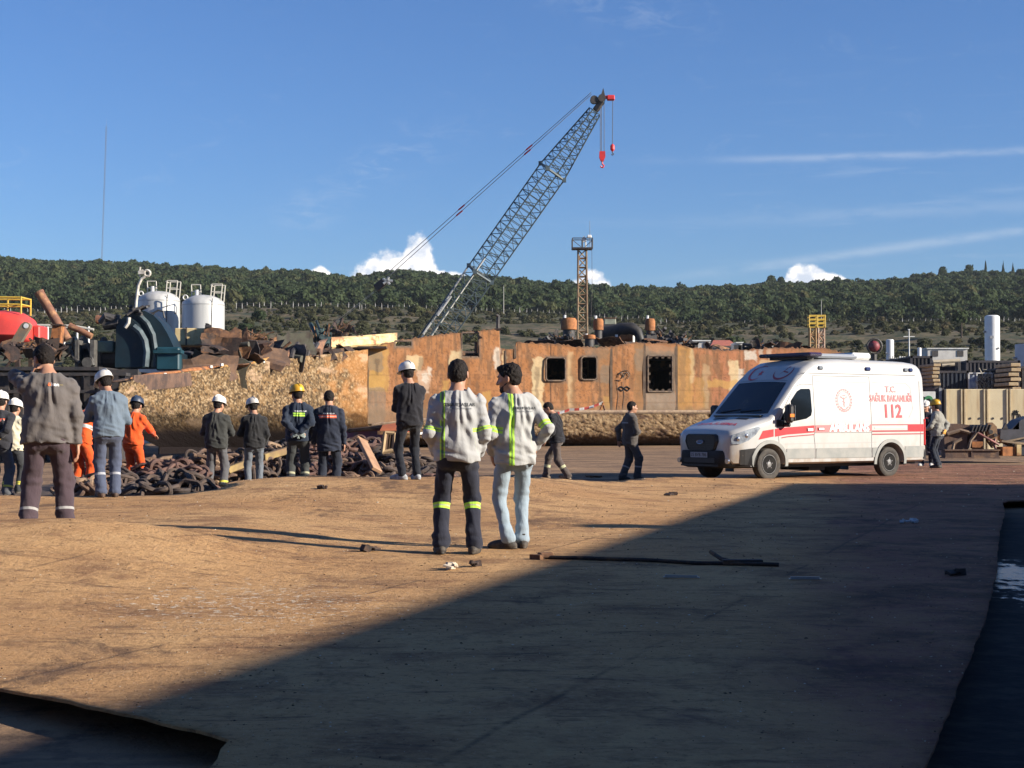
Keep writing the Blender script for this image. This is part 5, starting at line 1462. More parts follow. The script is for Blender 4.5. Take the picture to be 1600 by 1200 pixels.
def shelf_stuff():
    d = 83; o = W(1532, 607, d); root = thing('scrap_rack', 'pale open rack with tangled white scrap in front of the tall dark container', 'rack', o)
    k = d / F; m = MB(); rr = random.Random(9); w_ = 36 * k; h = 24 * k
    for x in (-w_ / 2, -w_ * .15, w_ / 2): m.box((x, 0, h / 2 - .3), (.07, .07, h + .6))
    m.box((0, 0, h), (w_, .1, .06)); m.build('frame', WHITE_METAL, root)
    m = MB(); m.box((-w_ * .33, .02, h * .45), (w_ * .3, .05, h * .9)); m.build('panel', mat('pale_panel', (0.42, 0.46, 0.48), (0.1, 0.14, 0.25), 3, .6), root)
    m = MB()
    for i in range(46): p = Vector((rr.uniform(-.12, .5) * w_, rr.uniform(-.2, .1), rr.uniform(-.1, 1) * h)); m.path([p, p + Vector((rr.uniform(-.2, .2), rr.uniform(-.1, .1), rr.uniform(-.3, .3))), p + Vector((rr.uniform(-.3, .3), rr.uniform(-.1, .1), rr.uniform(-.3, .3)))], .025, 4)
    m.build('scrap', mat('pale_scrap', (0.45, 0.42, 0.33), (0.2, 0.17, 0.12), 6, .8), root)
shelf_stuff()
def timber(px0, px1, pyt, pyb, d, label):
    o = W((px0 + px1) / 2, pyb, d); root = thing('timber_stack', label, 'timber', o); k = d / F; w_ = (px1 - px0) * k; h = (pyb - pyt) * k; n = 6
    base = o.z + .12
    rr = random.Random(px0)
    for i in range(n):
        m = MB(); m.box((rr.uniform(-.08, .08), 1, -.05 + h * (i + .5) / n), (w_ * rr.uniform(.8, 1.0), 2.5, h / n * .72), Matrix.Rotation(rr.uniform(-.05, .05), 3, 'Z'), .02); m.build('beam', mat('pale_timber', (0.50, 0.38, 0.22), (0.36, 0.25, 0.14), 3, .8), root)
    m = MB(); m.box((0, 1, -base / 2 - .05), (w_ * .9, 2.2, base)); m.build('trestle', STEEL_DARK, root)
timber(1454, 1466, 566, 602, 82, 'narrow stack of pale timber beams behind the left end of the beige wall')
timber(1575, 1592, 565, 610, 80, 'tall stack of pale timber beams right of the dark container')
def pipe_on_container():
    o = W(1482, 566, 86); root = thing('pipe_bundle', 'pale pipes lying on the low navy container', 'pipe', W(1482, 579, 84)); b = root.location
    m = MB(); m.tube(W(1458, 566, 86) - b, W(1500, 563.5, 86) - b, .12, n=8); m.tube(W(1472, 571, 85.5) - b, W(1500, 569, 85.5) - b, .09, n=8); m.build('pipe', mat('pale_pipe', (0.5, 0.42, 0.3), (0.4, 0.33, 0.22), 3, .7), root)
    m = MB(); m.box(W(1462, 574, 85) - b, (.3, .6, .5)); m.box(W(1497, 573, 85) - b, (.15, .6, .5)); m.build('support', STEEL_DARK, root)
pipe_on_container()
def white_rack():
    d = 100; o = W(1412, 562, d); root = thing('gas_rack', 'row of small white cylinders and rails above the ambulance rear roof', 'rack', o); k = d / F
    m = MB(); rr = random.Random(2)
    for i in range(12): x = (-20 + i * 3.6) * k; m.tube((x, 0, -.3), (x, 0, rr.uniform(.1, .25)), .05, n=6)
    m.build('cylinder', WHITE_METAL, root)
    m = MB(); m.tube((-22 * k, -.1, .05), (22 * k, -.1, -.02), .03, n=5); m.box((0, .2, -.35), (44 * k, .6, .35))
    for x in (-20 * k, 20 * k): m.box((x, .2, -1.8), (.2, .3, 2.6)); m.build('frame', RUST_DARK, root)
white_rack()

BEIGE = mat('beige_panel', (0.60, 0.50, 0.31), (0.50, 0.40, 0.24), 1.6, .8, bump=.35, bscale=3.0, c3=(0.42, 0.30, 0.17), s3=.9, stretch=(2.2, 1, .35))
def wall_panels():
    d = 60.0
    for i, (x0, x1, col) in enumerate([(1475.5, 1503, 0), (1504, 1538.5, 0), (1539.5, 1574, 1), (1575, 1612, 0)]):
        c = W((x0 + x1) / 2, HZ, d); c.z = -.12; w_ = (x1 - x0) * d / F; h = W(0, 608, d).z + .12
        root = thing('wall_panel', ['narrow leftmost beige wall panel, at the dark end frame', 'second beige wall panel from the left, with two bolt holes', 'plainest palest beige wall panel, third from the left', 'rightmost beige wall panel with a dark scribble on it'][i], 'wall panel', c, 0, 'beige wall panels at the right')
        m = MB(); m.box((0, 0, h / 2), (w_ - .03, .22, h), None, .02); m.build('slab', BEIGE if i != 2 else mat('pale_beige_panel', (0.64, 0.55, 0.36), (0.58, 0.48, 0.30), 1.2, .8, bump=.1), root)
        m = MB()
        for x in (-w_ / 2 + .05, w_ / 2 - .05): m.box((x, -.13, h / 2), (.05, .05, h))
        m.build('edge_strip', mat('panel_edge', (0.56, 0.46, 0.29), (0.44, 0.35, 0.22), 4, .8), root)
        if i in (1, 2):
            m = MB()
            for x in (-w_ * .2, w_ * .22): m.tube((x, -.10, h - 1.1), (x, -.125, h - 1.1), .045, n=10)
            m.build('bolt_hole', STEEL_DARK, root)
        if i == 3:
            m = MB(); k = d / F
            def S(pts): m.path([((x - (x0 + x1) / 2) * k, -.12, (HZ - y) * k + CAMZ + .12) for x, y in pts], .022, 4)
            S([(1577, 652), (1582, 645), (1587, 641), (1590, 650), (1586, 661)]); S([(1579, 646), (1592, 648), (1595, 655), (1590, 660)]); S([(1584, 641), (1582, 655), (1585, 667)]); S([(1576, 648), (1590, 643)])
            m.build('scribble', BLACK, root)
    c = W(1467, HZ, 60.2); c.z = -.12; root = thing('end_frame', 'dark steel end frame closing the beige wall at its left', 'frame', c); h = W(0, 606, 60).z + .12
    m = MB(); m.box((0, .6, h / 2), (.36, 1.4, h)); m.build('plate', CONT, root); m = MB(); m.box((.02, -.12, h / 2), (.1, .06, h)); m.build('edge', STEEL_GREY, root)
wall_panels()
# ------------------------------------------------------------------ lettering
_fonts = {}
def text_mesh(body, size, align='CENTER', bold=0.0):
    cu = bpy.data.curves.new('lettering', 'FONT'); cu.body = body; cu.size = size; cu.align_x = align; cu.align_y = 'CENTER'
    cu.offset = bold; cu.resolution_u = 2
    ob = bpy.data.objects.new('lettering', cu); COL.objects.link(ob)
    bpy.context.view_layer.update()
    me = bpy.data.meshes.new_from_object(ob.evaluated_get(bpy.context.evaluated_depsgraph_get()))
    bpy.data.objects.remove(ob); bpy.data.curves.remove(cu)
    bm = bmesh.new(); bm.from_mesh(me); bmesh.ops.triangulate(bm, faces=bm.faces[:])
    bmesh.ops.subdivide_edges(bm, edges=[e for e in bm.edges if e.calc_length() > size * .35], cuts=1)
    V = np.array([tuple(v.co) for v in bm.verts]); Fc = [tuple(v.index for v in f.verts) for f in bm.faces]
    bm.free(); bpy.data.meshes.remove(me)
    return V, Fc

def paint(name, c, rough=0.3, coat=0.6, dirt=0.0):
    m = bpy.data.materials.new(name); m.use_nodes = True
    t = NT(m.node_tree); b = t.n['Principled BSDF']
    tc = t.new('ShaderNodeTexCoord').outputs['Object']
    sep = t.new('ShaderNodeSeparateXYZ'); t.l.new(tc, sep.inputs[0])
    col = c4(c)
    if dirt:
        n = t.noise(t.mapping(tc, scale=(1, 1, .5)), 3.0, 7, .65)
        low = t.math('SUBTRACT', 1.0, t.ss(sep.outputs[2], .35, 1.0))
        f = t.math('MULTIPLY', t.ss(n, .40, .72), t.math('ADD', t.math('MULTIPLY', low, .8), .16))
        col = t.mix(t.math('MULTIPLY', f, dirt), col, (0.30, 0.22, 0.14, 1))
    t.inp(b.inputs['Base Color'], col); b.inputs['Roughness'].default_value = rough
    b.inputs['Coat Weight'].default_value = coat; b.inputs['Coat Roughness'].default_value = .06
    return m

def ambulance():
    gx, gy = W(1190, 745, 34.6).x, 34.6
    root = thing('ambulance', 'white high-roof ambulance van with red stripes and lettering parked on the yard', 'ambulance', (0, 0, 0))
    WHITE = paint('white_van_paint', (0.43, 0.425, 0.41), .35, .45, .9)
    GREY = mat('grey_cladding', (0.21, 0.22, 0.21), (0.27, 0.27, 0.25), 3, .6)
    BUMP = mat('black_bumper', (0.010, 0.010, 0.012), (0.022, 0.020, 0.019), 3, .6, spec=.25)
    REDP = paint('red_vinyl', (0.56, 0.018, 0.025), .35, .3, .2); DRED = paint('dark_red_vinyl', (0.32, 0.03, 0.035), .4, .2)
    PINK = paint('pale_red_vinyl', (0.62, 0.16, 0.16), .4, .2)
    GL = mat('cab_glass', (0.006, 0.008, 0.010), rough=.06, spec=.25); BLK = BLACK
    CHROME = mat('chrome', (0.6, 0.6, 0.62), rough=.18, metal=1.0)
    # local axes: x from nose to tail, y = the van's left (near) side positive, z up
    Wf = polyf([(-.02, .62), (0, .72), (.05, .80), (.12, .86), (.3, .945), (.6, .995), (1.0, 1.02), (1.6, 1.03), (5.4, 1.03), (5.85, 1.005), (5.98, .98)])
    Tf = polyf([(-.02, .86), (0, .98), (.04, 1.03), (.10, 1.075), (.5, 1.21), (1.0, 1.345), (1.06, 1.38), (1.78, 2.13), (1.84, 2.18), (2.15, 2.45), (2.45, 2.60), (2.8, 2.645), (3.3, 2.67), (5.4, 2.65), (5.82, 2.61), (5.93, 2.54), (5.98, 2.41)])
    def tumble(z): return 1.0 - .105 * np.clip((np.asarray(z) - 1.25) / 1.4, 0, 1.2) ** 1.1 - .03 * np.clip((.55 - np.asarray(z)) / .3, 0, 1)
    def side(x, z): return float(Wf(x)) * float(tumble(z))
    xs = np.unique(np.round(np.concatenate([[-.02, 0, .02, .05, .08, .12, .2, .3, .45, .6, .8, 1.0, 1.06], np.linspace(1.06, 1.78, 10), [1.84], np.linspace(1.9, 2.8, 12), np.linspace(2.9, 5.3, 26), [5.45, 5.6, 5.75, 5.85, 5.92, 5.96, 5.98]]), 3))
    NS, NC, NT_ = 16, 7, 10
    def section(x):
        w, zt = float(Wf(x)), float(Tf(x)); zb = .34 if x > .1 else .40
        r = min(.17 if x > 1.9 else .13, (zt - zb) * .3); pts = [(0, zb), (w * .9, zb)]
        for k in range(NS + 1):
            z = zb + .04 + (zt - r - zb - .04) * k / NS; pts.append((w * float(tumble(z)), z))
        y1 = w * float(tumble(zt - r))
        for k in range(1, NC + 1):
            a = k / NC * math.pi / 2; pts.append((y1 - r + r * math.cos(a), zt - r + r * math.sin(a)))
        y2 = y1 - r
        for k in range(1, NT_ + 1):
            s = k / NT_; pts.append((y2 * (1 - s), zt + .035 * (1 - (1 - s) ** 2)))
        return pts
    def top_z(x, y):
        w, zt = float(Wf(x)), float(Tf(x)); r = min(.17 if x > 1.9 else .13, (zt - .34) * .3); y1 = w * float(tumble(zt - r)); y2 = y1 - r
        if abs(y) <= y2: s = 1 - abs(y) / y2; return zt + .035 * (1 - (1 - s) ** 2)
        dd = min(r, abs(y) - y2); return zt - r + math.sqrt(max(0, r * r - dd * dd))
    rows = []
    for x in xs:
        p = section(x); full = [(y, z) for y, z in p] + [(-y, z) for y, z in p[-2:0:-1]]
        rows.append([(x, y, z) for y, z in full])
    n = len(rows[0]); V = [p for r in rows for p in r]
    Fc = [(i * n + k, (i + 1) * n + k, (i + 1) * n + (k + 1) % n, i * n + (k + 1) % n) for i in range(len(rows) - 1) for k in range(n)]
    Fc += [tuple(range(n)), tuple(range((len(rows) - 1) * n, len(rows) * n))[::-1]]
    body = MB().add(V, Fc).build('body', WHITE, root, smooth=True)
    # wheel housings cut through
    FX, RX, WZ, WR = 1.02, 4.77, .345, .455
    cm = MB()
    for x in (FX, RX):
        for s in (-1, 1): cm.tube((x, s * .55, WZ + .01), (x, s * 1.3, WZ + .01), WR, n=40)
    cut = cm.build('wheel_housing_cut', BLK, None)
    md = body.modifiers.new('wheel_housing', 'BOOLEAN'); md.object = cut; md.operation = 'DIFFERENCE'; md.solver = 'EXACT'
    dg = bpy.context.evaluated_depsgraph_get(); dg.update()
    me2 = bpy.data.meshes.new_from_object(body.evaluated_get(dg)); body.modifiers.clear(); body.data = me2
    bpy.data.objects.remove(cut)
    # ---- patches on the flanks, given as side-view polygons
    def clip_tri(name, poly, m_, off=.004, sgn=1, parent=root, thick=.0):
        bm = bmesh.new()
        # dense enough to follow the flank: split the polygon on a grid
        xsn = [p[0] for p in poly]; x0, x1 = min(xsn), max(xsn); zsn = [p[1] for p in poly]; z0, z1 = min(zsn), max(zsn)
        f = bm.faces.new([bm.verts.new((p[0], 0, p[1])) for p in poly])
        def cutp(co, no): bmesh.ops.bisect_plane(bm, geom=bm.verts[:] + bm.edges[:] + bm.faces[:], plane_co=co, plane_no=no)
        for x in np.arange(x0 + .11, x1, .22 if x0 > 1 else .08): cutp((x, 0, 0), (1, 0, 0))
        for z in np.arange(z0 + .1, z1, .2): cutp((0, 0, z), (0, 0, 1))
        for v in bm.verts: v.co.y = sgn * (side(v.co.x, v.co.z) + off)
        if thick:
            r = bmesh.ops.extrude_face_region(bm, geom=bm.faces[:])
            for v in [g for g in r['geom'] if isinstance(g, bmesh.types.BMVert)]: v.co.y += sgn * thick
        bmesh.ops.recalc_face_normals(bm, faces=bm.faces[:])
        me = bpy.data.meshes.new(name); bm.to_mesh(me); bm.free()
        return link_mesh(name, me, m_, parent)
    def strip(pts, w, close=False):
        """thin line along pts as polygons (x,z) -> list of quads"""
        out = []
        for i in range(len(pts) - (0 if close else 1)):
            a, b2 = Vector(pts[i]), Vector(pts[(i + 1) % len(pts)]); d = (b2 - a).normalized(); nn = Vector((-d.y, d.x)) * w / 2
            a = a - d * w * .3; b2 = b2 + d * w * .3
            out.append([tuple(a + nn), tuple(a - nn), tuple(b2 - nn), tuple(b2 + nn)])
        return out
    def multi(name, polys, m_, off=.004, sgns=(1, -1), parent=root):
        m = MB()
        for sgn in sgns:
            for p in polys:
                # subdivide along the long direction
                if len(p) == 4:
                    L = max(abs(p[0][0] - p[2][0]), abs(p[0][1] - p[2][1]), abs(p[1][0] - p[2][0]), .01); k = max(1, int(L / .15))
                    a, b2, c, d = [Vector(q) for q in p]; r0 = [a.lerp(d, i / k) for i in range(k + 1)]; r1 = [b2.lerp(c, i / k) for i in range(k + 1)]
                    vs = [(q.x, sgn * (side(q.x, q.y) + off), q.y) for q in r0 + r1]; fs = [(i, i + 1, k + 2 + i, k + 1 + i) for i in range(k)]
                    m.add(vs, fs)
                else:
                    tri = tessellate_polygon([[Vector((q[0], q[1], 0)) for q in p]])
                    m.add([(q[0], sgn * (side(q[0], q[1]) + off), q[1]) for q in p], [tuple(t) for t in tri])
        return m.build(name, m_, parent)
    # side windows of the cab doors
    for sgn in (1, -1):
        qw = [(1.33, 1.31), (1.40, 1.42), (1.62, 1.68), (1.62, 1.27)]
        mw = [(1.655, 1.265), (1.655, 1.72), (1.86, 1.93), (1.98, 1.985), (2.24, 1.99), (2.27, 1.95), (2.285, 1.5), (2.25, 1.40), (2.1, 1.33)]
        clip_tri('door_window', mw, GL, .005, sgn); clip_tri('quarter_window', qw, GL, .005, sgn)
    seams = strip([(2.36, .45), (2.36, .75), (2.33, .95), (2.36, 1.1), (2.36, 2.28)], .011) + strip([(1.30, .66), (1.22, 1.25), (1.40, 1.5), (1.78, 2.02), (2.0, 2.09), (2.33, 2.09)], .011) + strip([(2.36, 2.28), (4.15, 2.28), (4.15, .45)], .010) + strip([(2.36, .46), (4.15, .46)], .008) + strip([(5.80, .6), (5.83, 2.2)], .01) + strip([(2.36, 1.02), (4.15, 1.02)], .007) + strip([(2.0, 2.335), (5.7, 2.335)], .012)
    multi('panel_gap', seams, mat('panel_gap', (0.06, 0.06, 0.06)), .003)
    multi('panel_crease', strip([(2.45, 2.15), (4.06, 2.15)], .012) + strip([(4.25, 2.15), (5.35, 2.15), (5.50, 2.05), (5.55, 1.55), (5.40, 1.36)], .013) + strip([(2.3, .79), (4.15, .79), (4.3, .80)], .012) + strip([(1.45, .78), (2.3, .79)], .012), mat('pale_grey_crease', (0.33, 0.33, 0.32)), .003)
    # grey lower cladding and arches
    for cp in [[(1.50, .46), (1.50, .68), (2.33, .68), (2.33, .46)], [(2.39, .46), (2.39, .68), (4.13, .68), (4.13, .46)], [(4.18, .46), (4.18, .68), (4.33, .68), (4.33, .46)], [(5.25, .44), (5.25, .70), (5.93, .70), (5.93, .44)]]:
        for sg in (1, -1): multi('side_cladding', [cp], GREY, .012, (sg,))
    for (cx0) in (FX, RX):
        for sgn in (1, -1):
            m = MB(); K = 22
            vs = []
            for k in range(K + 1):
                a = math.radians(-14 + 208 * k / K)
                for r, o2 in ((WR - .005, -.01), (WR - .005, .022), (WR + .075, .022), (WR + .075, .0)):
                    x, z = cx0 + r * math.cos(a), max(.30, WZ + r * math.sin(a)); vs.append((x, sgn * (side(x, z) + o2), z))
            fs = [(k * 4 + j, k * 4 + j + 1, k * 4 + 5 + j, k * 4 + 4 + j) for k in range(K) for j in range(3)]
            m.add(vs, fs).build('wheel_arch', GREY, root, smooth=True)
    # bumpers
    m = MB(); ring = []
    for y in np.linspace(-1, 1, 25):
        yy = math.copysign(abs(y) ** .85, y) * 1.0
        xs_ = -.10 + .62 * max(0, (abs(yy) - .52) / .48) ** 2.0
        ring.append((xs_, yy * 1.0))
    def brow(z, o2): return [(x + o2, y * (1 - o2 * .15), z) for x, y in ring]
    rws = [brow(.27, .16), brow(.30, .04), brow(.36, .0), brow(.52, .0), brow(.60, .01), brow(.645, .03), brow(.65, .18)]; nn = len(ring)
    v = [p for r in rws for p in r]; f = [(i * nn + k, i * nn + k + 1, (i + 1) * nn + k + 1, (i + 1) * nn + k) for i in range(len(rws) - 1) for k in range(nn - 1)]
    m.add(v, f); bo = m.build('front_bumper', BUMP, root, smooth=True)
    m = MB(); m.box((-.102, 0, .43), (.02, 1.0, .10)); m.box((-.102, 0, .325), (.02, 1.2, .04)); m.build('air_intake', BLK, bo)
    for s in (-1, 1):
        m = MB(); m.tube((-.02, s * .78, .42), (.03, s * .78, .42), .055, n=14); m.build('fog_lamp', CHROME, bo)
        clip_tri('bumper_end', [(.24, .345), (.24, .665), (.60, .70), (.66, .55), (.60, .345)], BUMP, .012, s, bo)
    m = MB(); m.box((-.115, 0.0, .55), (.012, .54, .115)); pl = m.build('number_plate', mat('plate_white', (0.3, 0.31, 0.33), rough=.5), bo)
    Vt, Ft = text_mesh('35 BVB 786', .105, bold=.001); MB().add([(-.124, -x, z + .55) for x, z, _ in Vt], Ft).build('lettering', BLK, pl)
    m = MB(); rr_ = [(5.93, -1.0), (6.06, -.94), (6.10, -.5), (6.10, .5), (6.06, .94), (5.93, 1.0)]
    v = [(x, y, z) for z in (.40, .62) for x, y in rr_]; m.add(v, [(k, k + 1, k + 7, k + 6) for k in range(5)] + [(0, 1, 2, 3, 4, 5)[::-1], (6, 7, 8, 9, 10, 11)]); m.build('rear_bumper', BUMP, root)
    # grille: rim, mesh and oval badge
    def hexa(s, x, z0=.815, hw=.53, hh=.185): return [(x, y * s * hw, z0 + z * s * hh) for y, z in ((-1.0, .15), (-.93, .82), (-.80, 1.0), (.80, 1.0), (.93, .82), (1.0, .15), (.84, -.80), (.70, -1.0), (-.70, -1.0), (-.84, -.80))]
    m = MB(); a, b2, c = hexa(1.0, -.045), hexa(.93, -.075), hexa(1.02, .03); nn = 10
    m.add(c + a + b2, [(k, (k + 1) % nn, nn + (k + 1) % nn, nn + k) for k in range(nn)] + [(nn + k, nn + (k + 1) % nn, 2 * nn + (k + 1) % nn, 2 * nn + k) for k in range(nn)]); g = m.build('grille', BLK, root)
    m = MB(); m.add(hexa(.94, -.052), [tuple(range(10))]); 
    for k in range(7): z = .665 + k * .05; hw = .44 if .7 < z < .93 else .38; m.box((-.062, 0, z), (.02, hw * 2, .018))
    m.build('grille_mesh', mat('grille_black', (0.02, 0.02, 0.022), rough=.45), g)
    m = MB(); m.lathe([(.001, .012), (.105, .010), (.115, 0)], (-.085, 0, .83), 24, Matrix.Rotation(math.radians(-90), 3, 'Y') @ Matrix.Rotation(math.radians(90), 3, 'Z'), .42); m.build('oval_badge', mat('badge_blue', (0.10, 0.14, 0.22), rough=.25), g)
    m = MB(); m.path([(-.092, .10 * math.cos(a), .83 + .042 * math.sin(a)) for a in [k * .2618 for k in range(24)]], .005, 5, closed=True)
    m.path([(-.1, y, .83 + z) for y, z in ((.07, .0), (.05, .018), (.03, -.012), (.01, .012), (-.02, -.01), (-.04, .014), (-.065, -.005))], .006, 4); m.build('badge_script', CHROME, g)
    # head lamps
    for s in (-1, 1):
        hl = clip_tri('headlight', [(.07, .78), (.06, .90), (.085, .985), (.34, 1.075), (.68, 1.165), (.73, 1.13), (.60, .985), (.42, .865), (.22, .79)], mat('headlight_glass', (0.32, 0.36, 0.40), (0.16, 0.18, 0.21), 9, .12, spec=.9), .008, s, root, .02)
        m = MB()
        for (x, z, r) in ((.2, .90, .055), (.38, .965, .05)): y = s * (side(x, z) + .026); m.lathe([(r, 0), (r * .7, .012), (.001, .016)], (x, y, z), 14, Matrix.Rotation(math.radians(-90 * s), 3, 'X') @ Matrix.Identity(3))
        m.build('reflector', CHROME, hl)
    # bonnet: vents, mirrored lettering
    def on_top(name, polys, m_, off=.006, parent=root):
        m = MB()
        for p in polys:
            cx0 = sum(q[0] for q in p) / len(p); cy0 = sum(q[1] for q in p) / len(p)
            m.add([(x, y, top_z(x, y) + off) for x, y in p], [tuple(range(len(p)))])
        ob = m.build(name, m_, parent); return ob
    vn = []
    for s in (-1, 1): vn.append([(.78, s * .18), (.78, s * .56), (.90, s * .50), (.90, s * .16)])
    on_top('bonnet_vent', vn, BLK)
    Vt, Ft = text_mesh('AMBULANS', .25, bold=.004)
    MB().add([(.42 + z * .75, x * .98, top_z(.42 + z * .75, x * .98) + .006) for x, z, _ in Vt], Ft).build('bonnet_lettering', REDP, root)
    # windscreen
    ws = []
    m = MB(); K = 14; rws = []
    for i in range(9):
        u = i / 8; x = 1.085 + (1.765 - 1.085) * u; hw = .845 - .09 * u
        row = []
        for k in range(K + 1):
            y = hw * (-1 + 2 * k / K); x2 = x + (.035 if i == 0 else 0) * (abs(y) / hw) ** 4; row.append((x2 - .004, y, top_z(x2, y) + .007))
        rws.append(row)
    nn = K + 1; m.add([p for r in rws for p in r], [(i * nn + k, (i + 1) * nn + k, (i + 1) * nn + k + 1, i * nn + k + 1) for i in range(8) for k in range(K)])
    wsc = m.build('windscreen', mat('windscreen_glass', (0.010, 0.014, 0.020), (0.045, 0.04, 0.035), 1.6, .05, spec=.5, lo=.5, hi=.72), root, smooth=True)
    m = MB()
    for s in (-.1, .55): m.path([(1.10, s + .1, top_z(1.10, s) + .03), (1.13, s - .25, top_z(1.13, s - .25) + .025), (1.16, s - .5, top_z(1.16, max(-.8, s - .5)) + .02)], .012, 5)
    m.build('wiper', BLK, wsc)
    m = MB(); m.box((1.03, 0, top_z(1.03, 0) - .005), (.10, 1.5, .03)); m.build('cowl', BLK, root)
    # stripes
    top_l = polyf([(.62, 1.06), (1.5, 1.14), (2.34, 1.185), (3.4, 1.20), (6, 1.205)]); bot_l = polyf([(.62, .87), (1.5, .985), (2.34, 1.03), (3.4, 1.045), (6, 1.05)])
    def band(x0, x1, f0, f1, k=10): return [[(a, bot_l(a) + f0 * (top_l(a) - bot_l(a))), (a, bot_l(a) + f1 * (top_l(a) - bot_l(a))), (b2, bot_l(b2) + f1 * (top_l(b2) - bot_l(b2))), (b2, bot_l(b2) + f0 * (top_l(b2) - bot_l(b2)))] for a, b2 in zip(np.linspace(x0, x1, k + 1)[:-1], np.linspace(x0, x1, k + 1)[1:])]
    multi('red_stripe', [[(.70, .88), (.82, 1.07), (1.12, 1.105), (1.12, .945)]] + band(1.16, 2.34, 0, 1) + band(5.35, 5.92, -.1, 1), REDP, .006)
    multi('pale_red_stripe', band(2.38, 4.14, 0, 1), PINK, .006)
    multi('thin_stripe', band(1.35, 2.34, -.38, -.24) + band(4.17, 5.92, -.52, -.36) + band(4.17, 5.4, -.1, .12) + band(4.17, 5.35, .88, 1.0), DRED, .006)
    multi('sliding_rail', band(4.25, 5.3, .40, .62), mat('rail_pale', (0.55, 0.55, 0.52), rough=.4), .008)
    multi('door_handle', [[(2.12, 1.06), (2.12, 1.12), (2.28, 1.12), (2.28, 1.06)], [(2.46, 1.08), (2.46, 1.13), (2.62, 1.13), (2.62, 1.08)]], WHITE_METAL, .03)
    multi('handle_recess', [[(2.09, 1.045), (2.09, 1.13), (2.31, 1.14), (2.31, 1.05)], [(2.43, 1.065), (2.43, 1.14), (2.65, 1.14), (2.65, 1.065)]], DRED, .012)
    def side_text(s_, size, x, z, m_, name='lettering', sx=1.0, bold=.003, off=.010, sgns=(-1,)):
        Vt, Ft = text_mesh(s_, size, bold=bold); m = MB()
        for sgn in sgns: m.add([(x - sgn * a * sx, sgn * (side(x - sgn * a * sx, z + b2) + off), z + b2) for a, b2, _ in Vt], Ft)
        return m.build(name, m_, root)
    LW = mat('letter_white', (0.78, 0.78, 0.76), rough=.4)
    side_text('AMBULANS', .245, 3.44, 1.125, LW, sx=1.0, bold=.010)
    side_text('T.C.', .20, 4.83, 2.00, PINK, bold=.004); side_text('SAĞLIK BAKANLIĞI', .205, 4.83, 1.79, PINK, sx=.80, bold=.006); side_text('112', .42, 4.85, 1.49, REDP, bold=.010)
    # round ministry emblem
    def ring_poly(cx0, cz0, r0, r1, a0, a1, k): return [[(cx0 + r0 * math.cos(a), cz0 + r0 * math.sin(a)), (cx0 + r1 * math.cos(a), cz0 + r1 * math.sin(a)), (cx0 + r1 * math.cos(b2), cz0 + r1 * math.sin(b2)), (cx0 + r0 * math.cos(b2), cz0 + r0 * math.sin(b2))] for a, b2 in zip(np.linspace(a0, a1, k + 1)[:-1], np.linspace(a0, a1, k + 1)[1:])]
    em = []; ex, ez = 3.30, 1.74
    for k in range(22): a = k * 2 * math.pi / 22; em += ring_poly(ex, ez, .225, .262, a, a + .19, 1)
    em += ring_poly(ex, ez, .195, .203, 0, 2 * math.pi, 26) + ring_poly(ex, ez - .10, .10, .118, math.radians(200), math.radians(340), 10)
    em += strip([(ex, ez - .14), (ex, ez + .06)], .022) + strip([(ex - .11, ez + .085), (ex, ez + .03), (ex + .11, ez + .085)], .020) + strip([(ex - .06, ez + .10), (ex, ez + .12), (ex + .06, ez + .10)], .014) + strip([(ex - .05, ez - .02), (ex + .03, ez - .05), (ex - .03, ez - .09)], .012)
    multi('emblem', em, PINK, .006, (-1,))
    # crescent and star, and the curved mark beside it, on the sloping front of the roof
    def on_slope(name, polys, m_, off=.008):
        m = MB()
        for p in polys: m.add([(x, y, top_z(x, y) + off) for x, y in p], [tuple(range(len(p)))])
        return m.build(name, m_, root)
    cres = []; cy0, cx0 = .42, 2.03
    for k in range(18):
        a0, a1 = math.radians(40 + 280 * k / 18), math.radians(40 + 280 * (k + 1) / 18)
        w0, w1 = .055 * math.sin(math.pi * k / 18) + .006, .055 * math.sin(math.pi * (k + 1) / 18) + .006
        P_ = lambda a, r: (cx0 - r * math.sin(a) * .9, cy0 - r * math.cos(a))
        cres.append([P_(a0, .24), P_(a1, .24), P_(a1, .24 - w1), P_(a0, .24 - w0)])
    on_slope('crescent_emblem', cres, REDP)
    st = []; cst = (2.0, .30)
    for k in range(5):
        a = k * 1.2566; st.append([cst, (cst[0] - .035 * math.sin(a - .628), cst[1] + .035 * math.cos(a - .628)), (cst[0] - .085 * math.sin(a), cst[1] + .085 * math.cos(a)), (cst[0] - .035 * math.sin(a + .628), cst[1] + .035 * math.cos(a + .628))])
    on_slope('star_emblem', st, REDP)
    cv = []; cy0, cx0 = -.40, 2.03
    for k in range(18):
        a0, a1 = math.radians(-35 + 215 * k / 18), math.radians(-35 + 215 * (k + 1) / 18)
        w0, w1 = .05 * math.sin(math.pi * k / 18) + .008, .05 * math.sin(math.pi * (k + 1) / 18) + .008
        P2 = lambda a, r: (cx0 - r * math.sin(a) * .9, cy0 - r * 1.1 * math.cos(a))
        cv.append([P2(a0, .24), P2(a1, .24), P2(a1, .24 - w1), P2(a0, .24 - w0)])
    on_slope('curved_emblem', cv, DRED)
    cw = [[(1.90, -.30), (1.93, -.32), (2.18, -.50), (2.17, -.46)], [(2.02, -.40), (2.05, -.40), (2.03, -.56), (2.00, -.55)]]
    on_slope('curved_emblem_stroke', cw, DRED)
    on_slope('roof_front_seam', [[(1.80, y0), (1.815, y0), (1.815, y0 + .15), (1.80, y0 + .15)] for y0 in np.arange(-.75, .75, .15)], STEEL_GREY, .004)
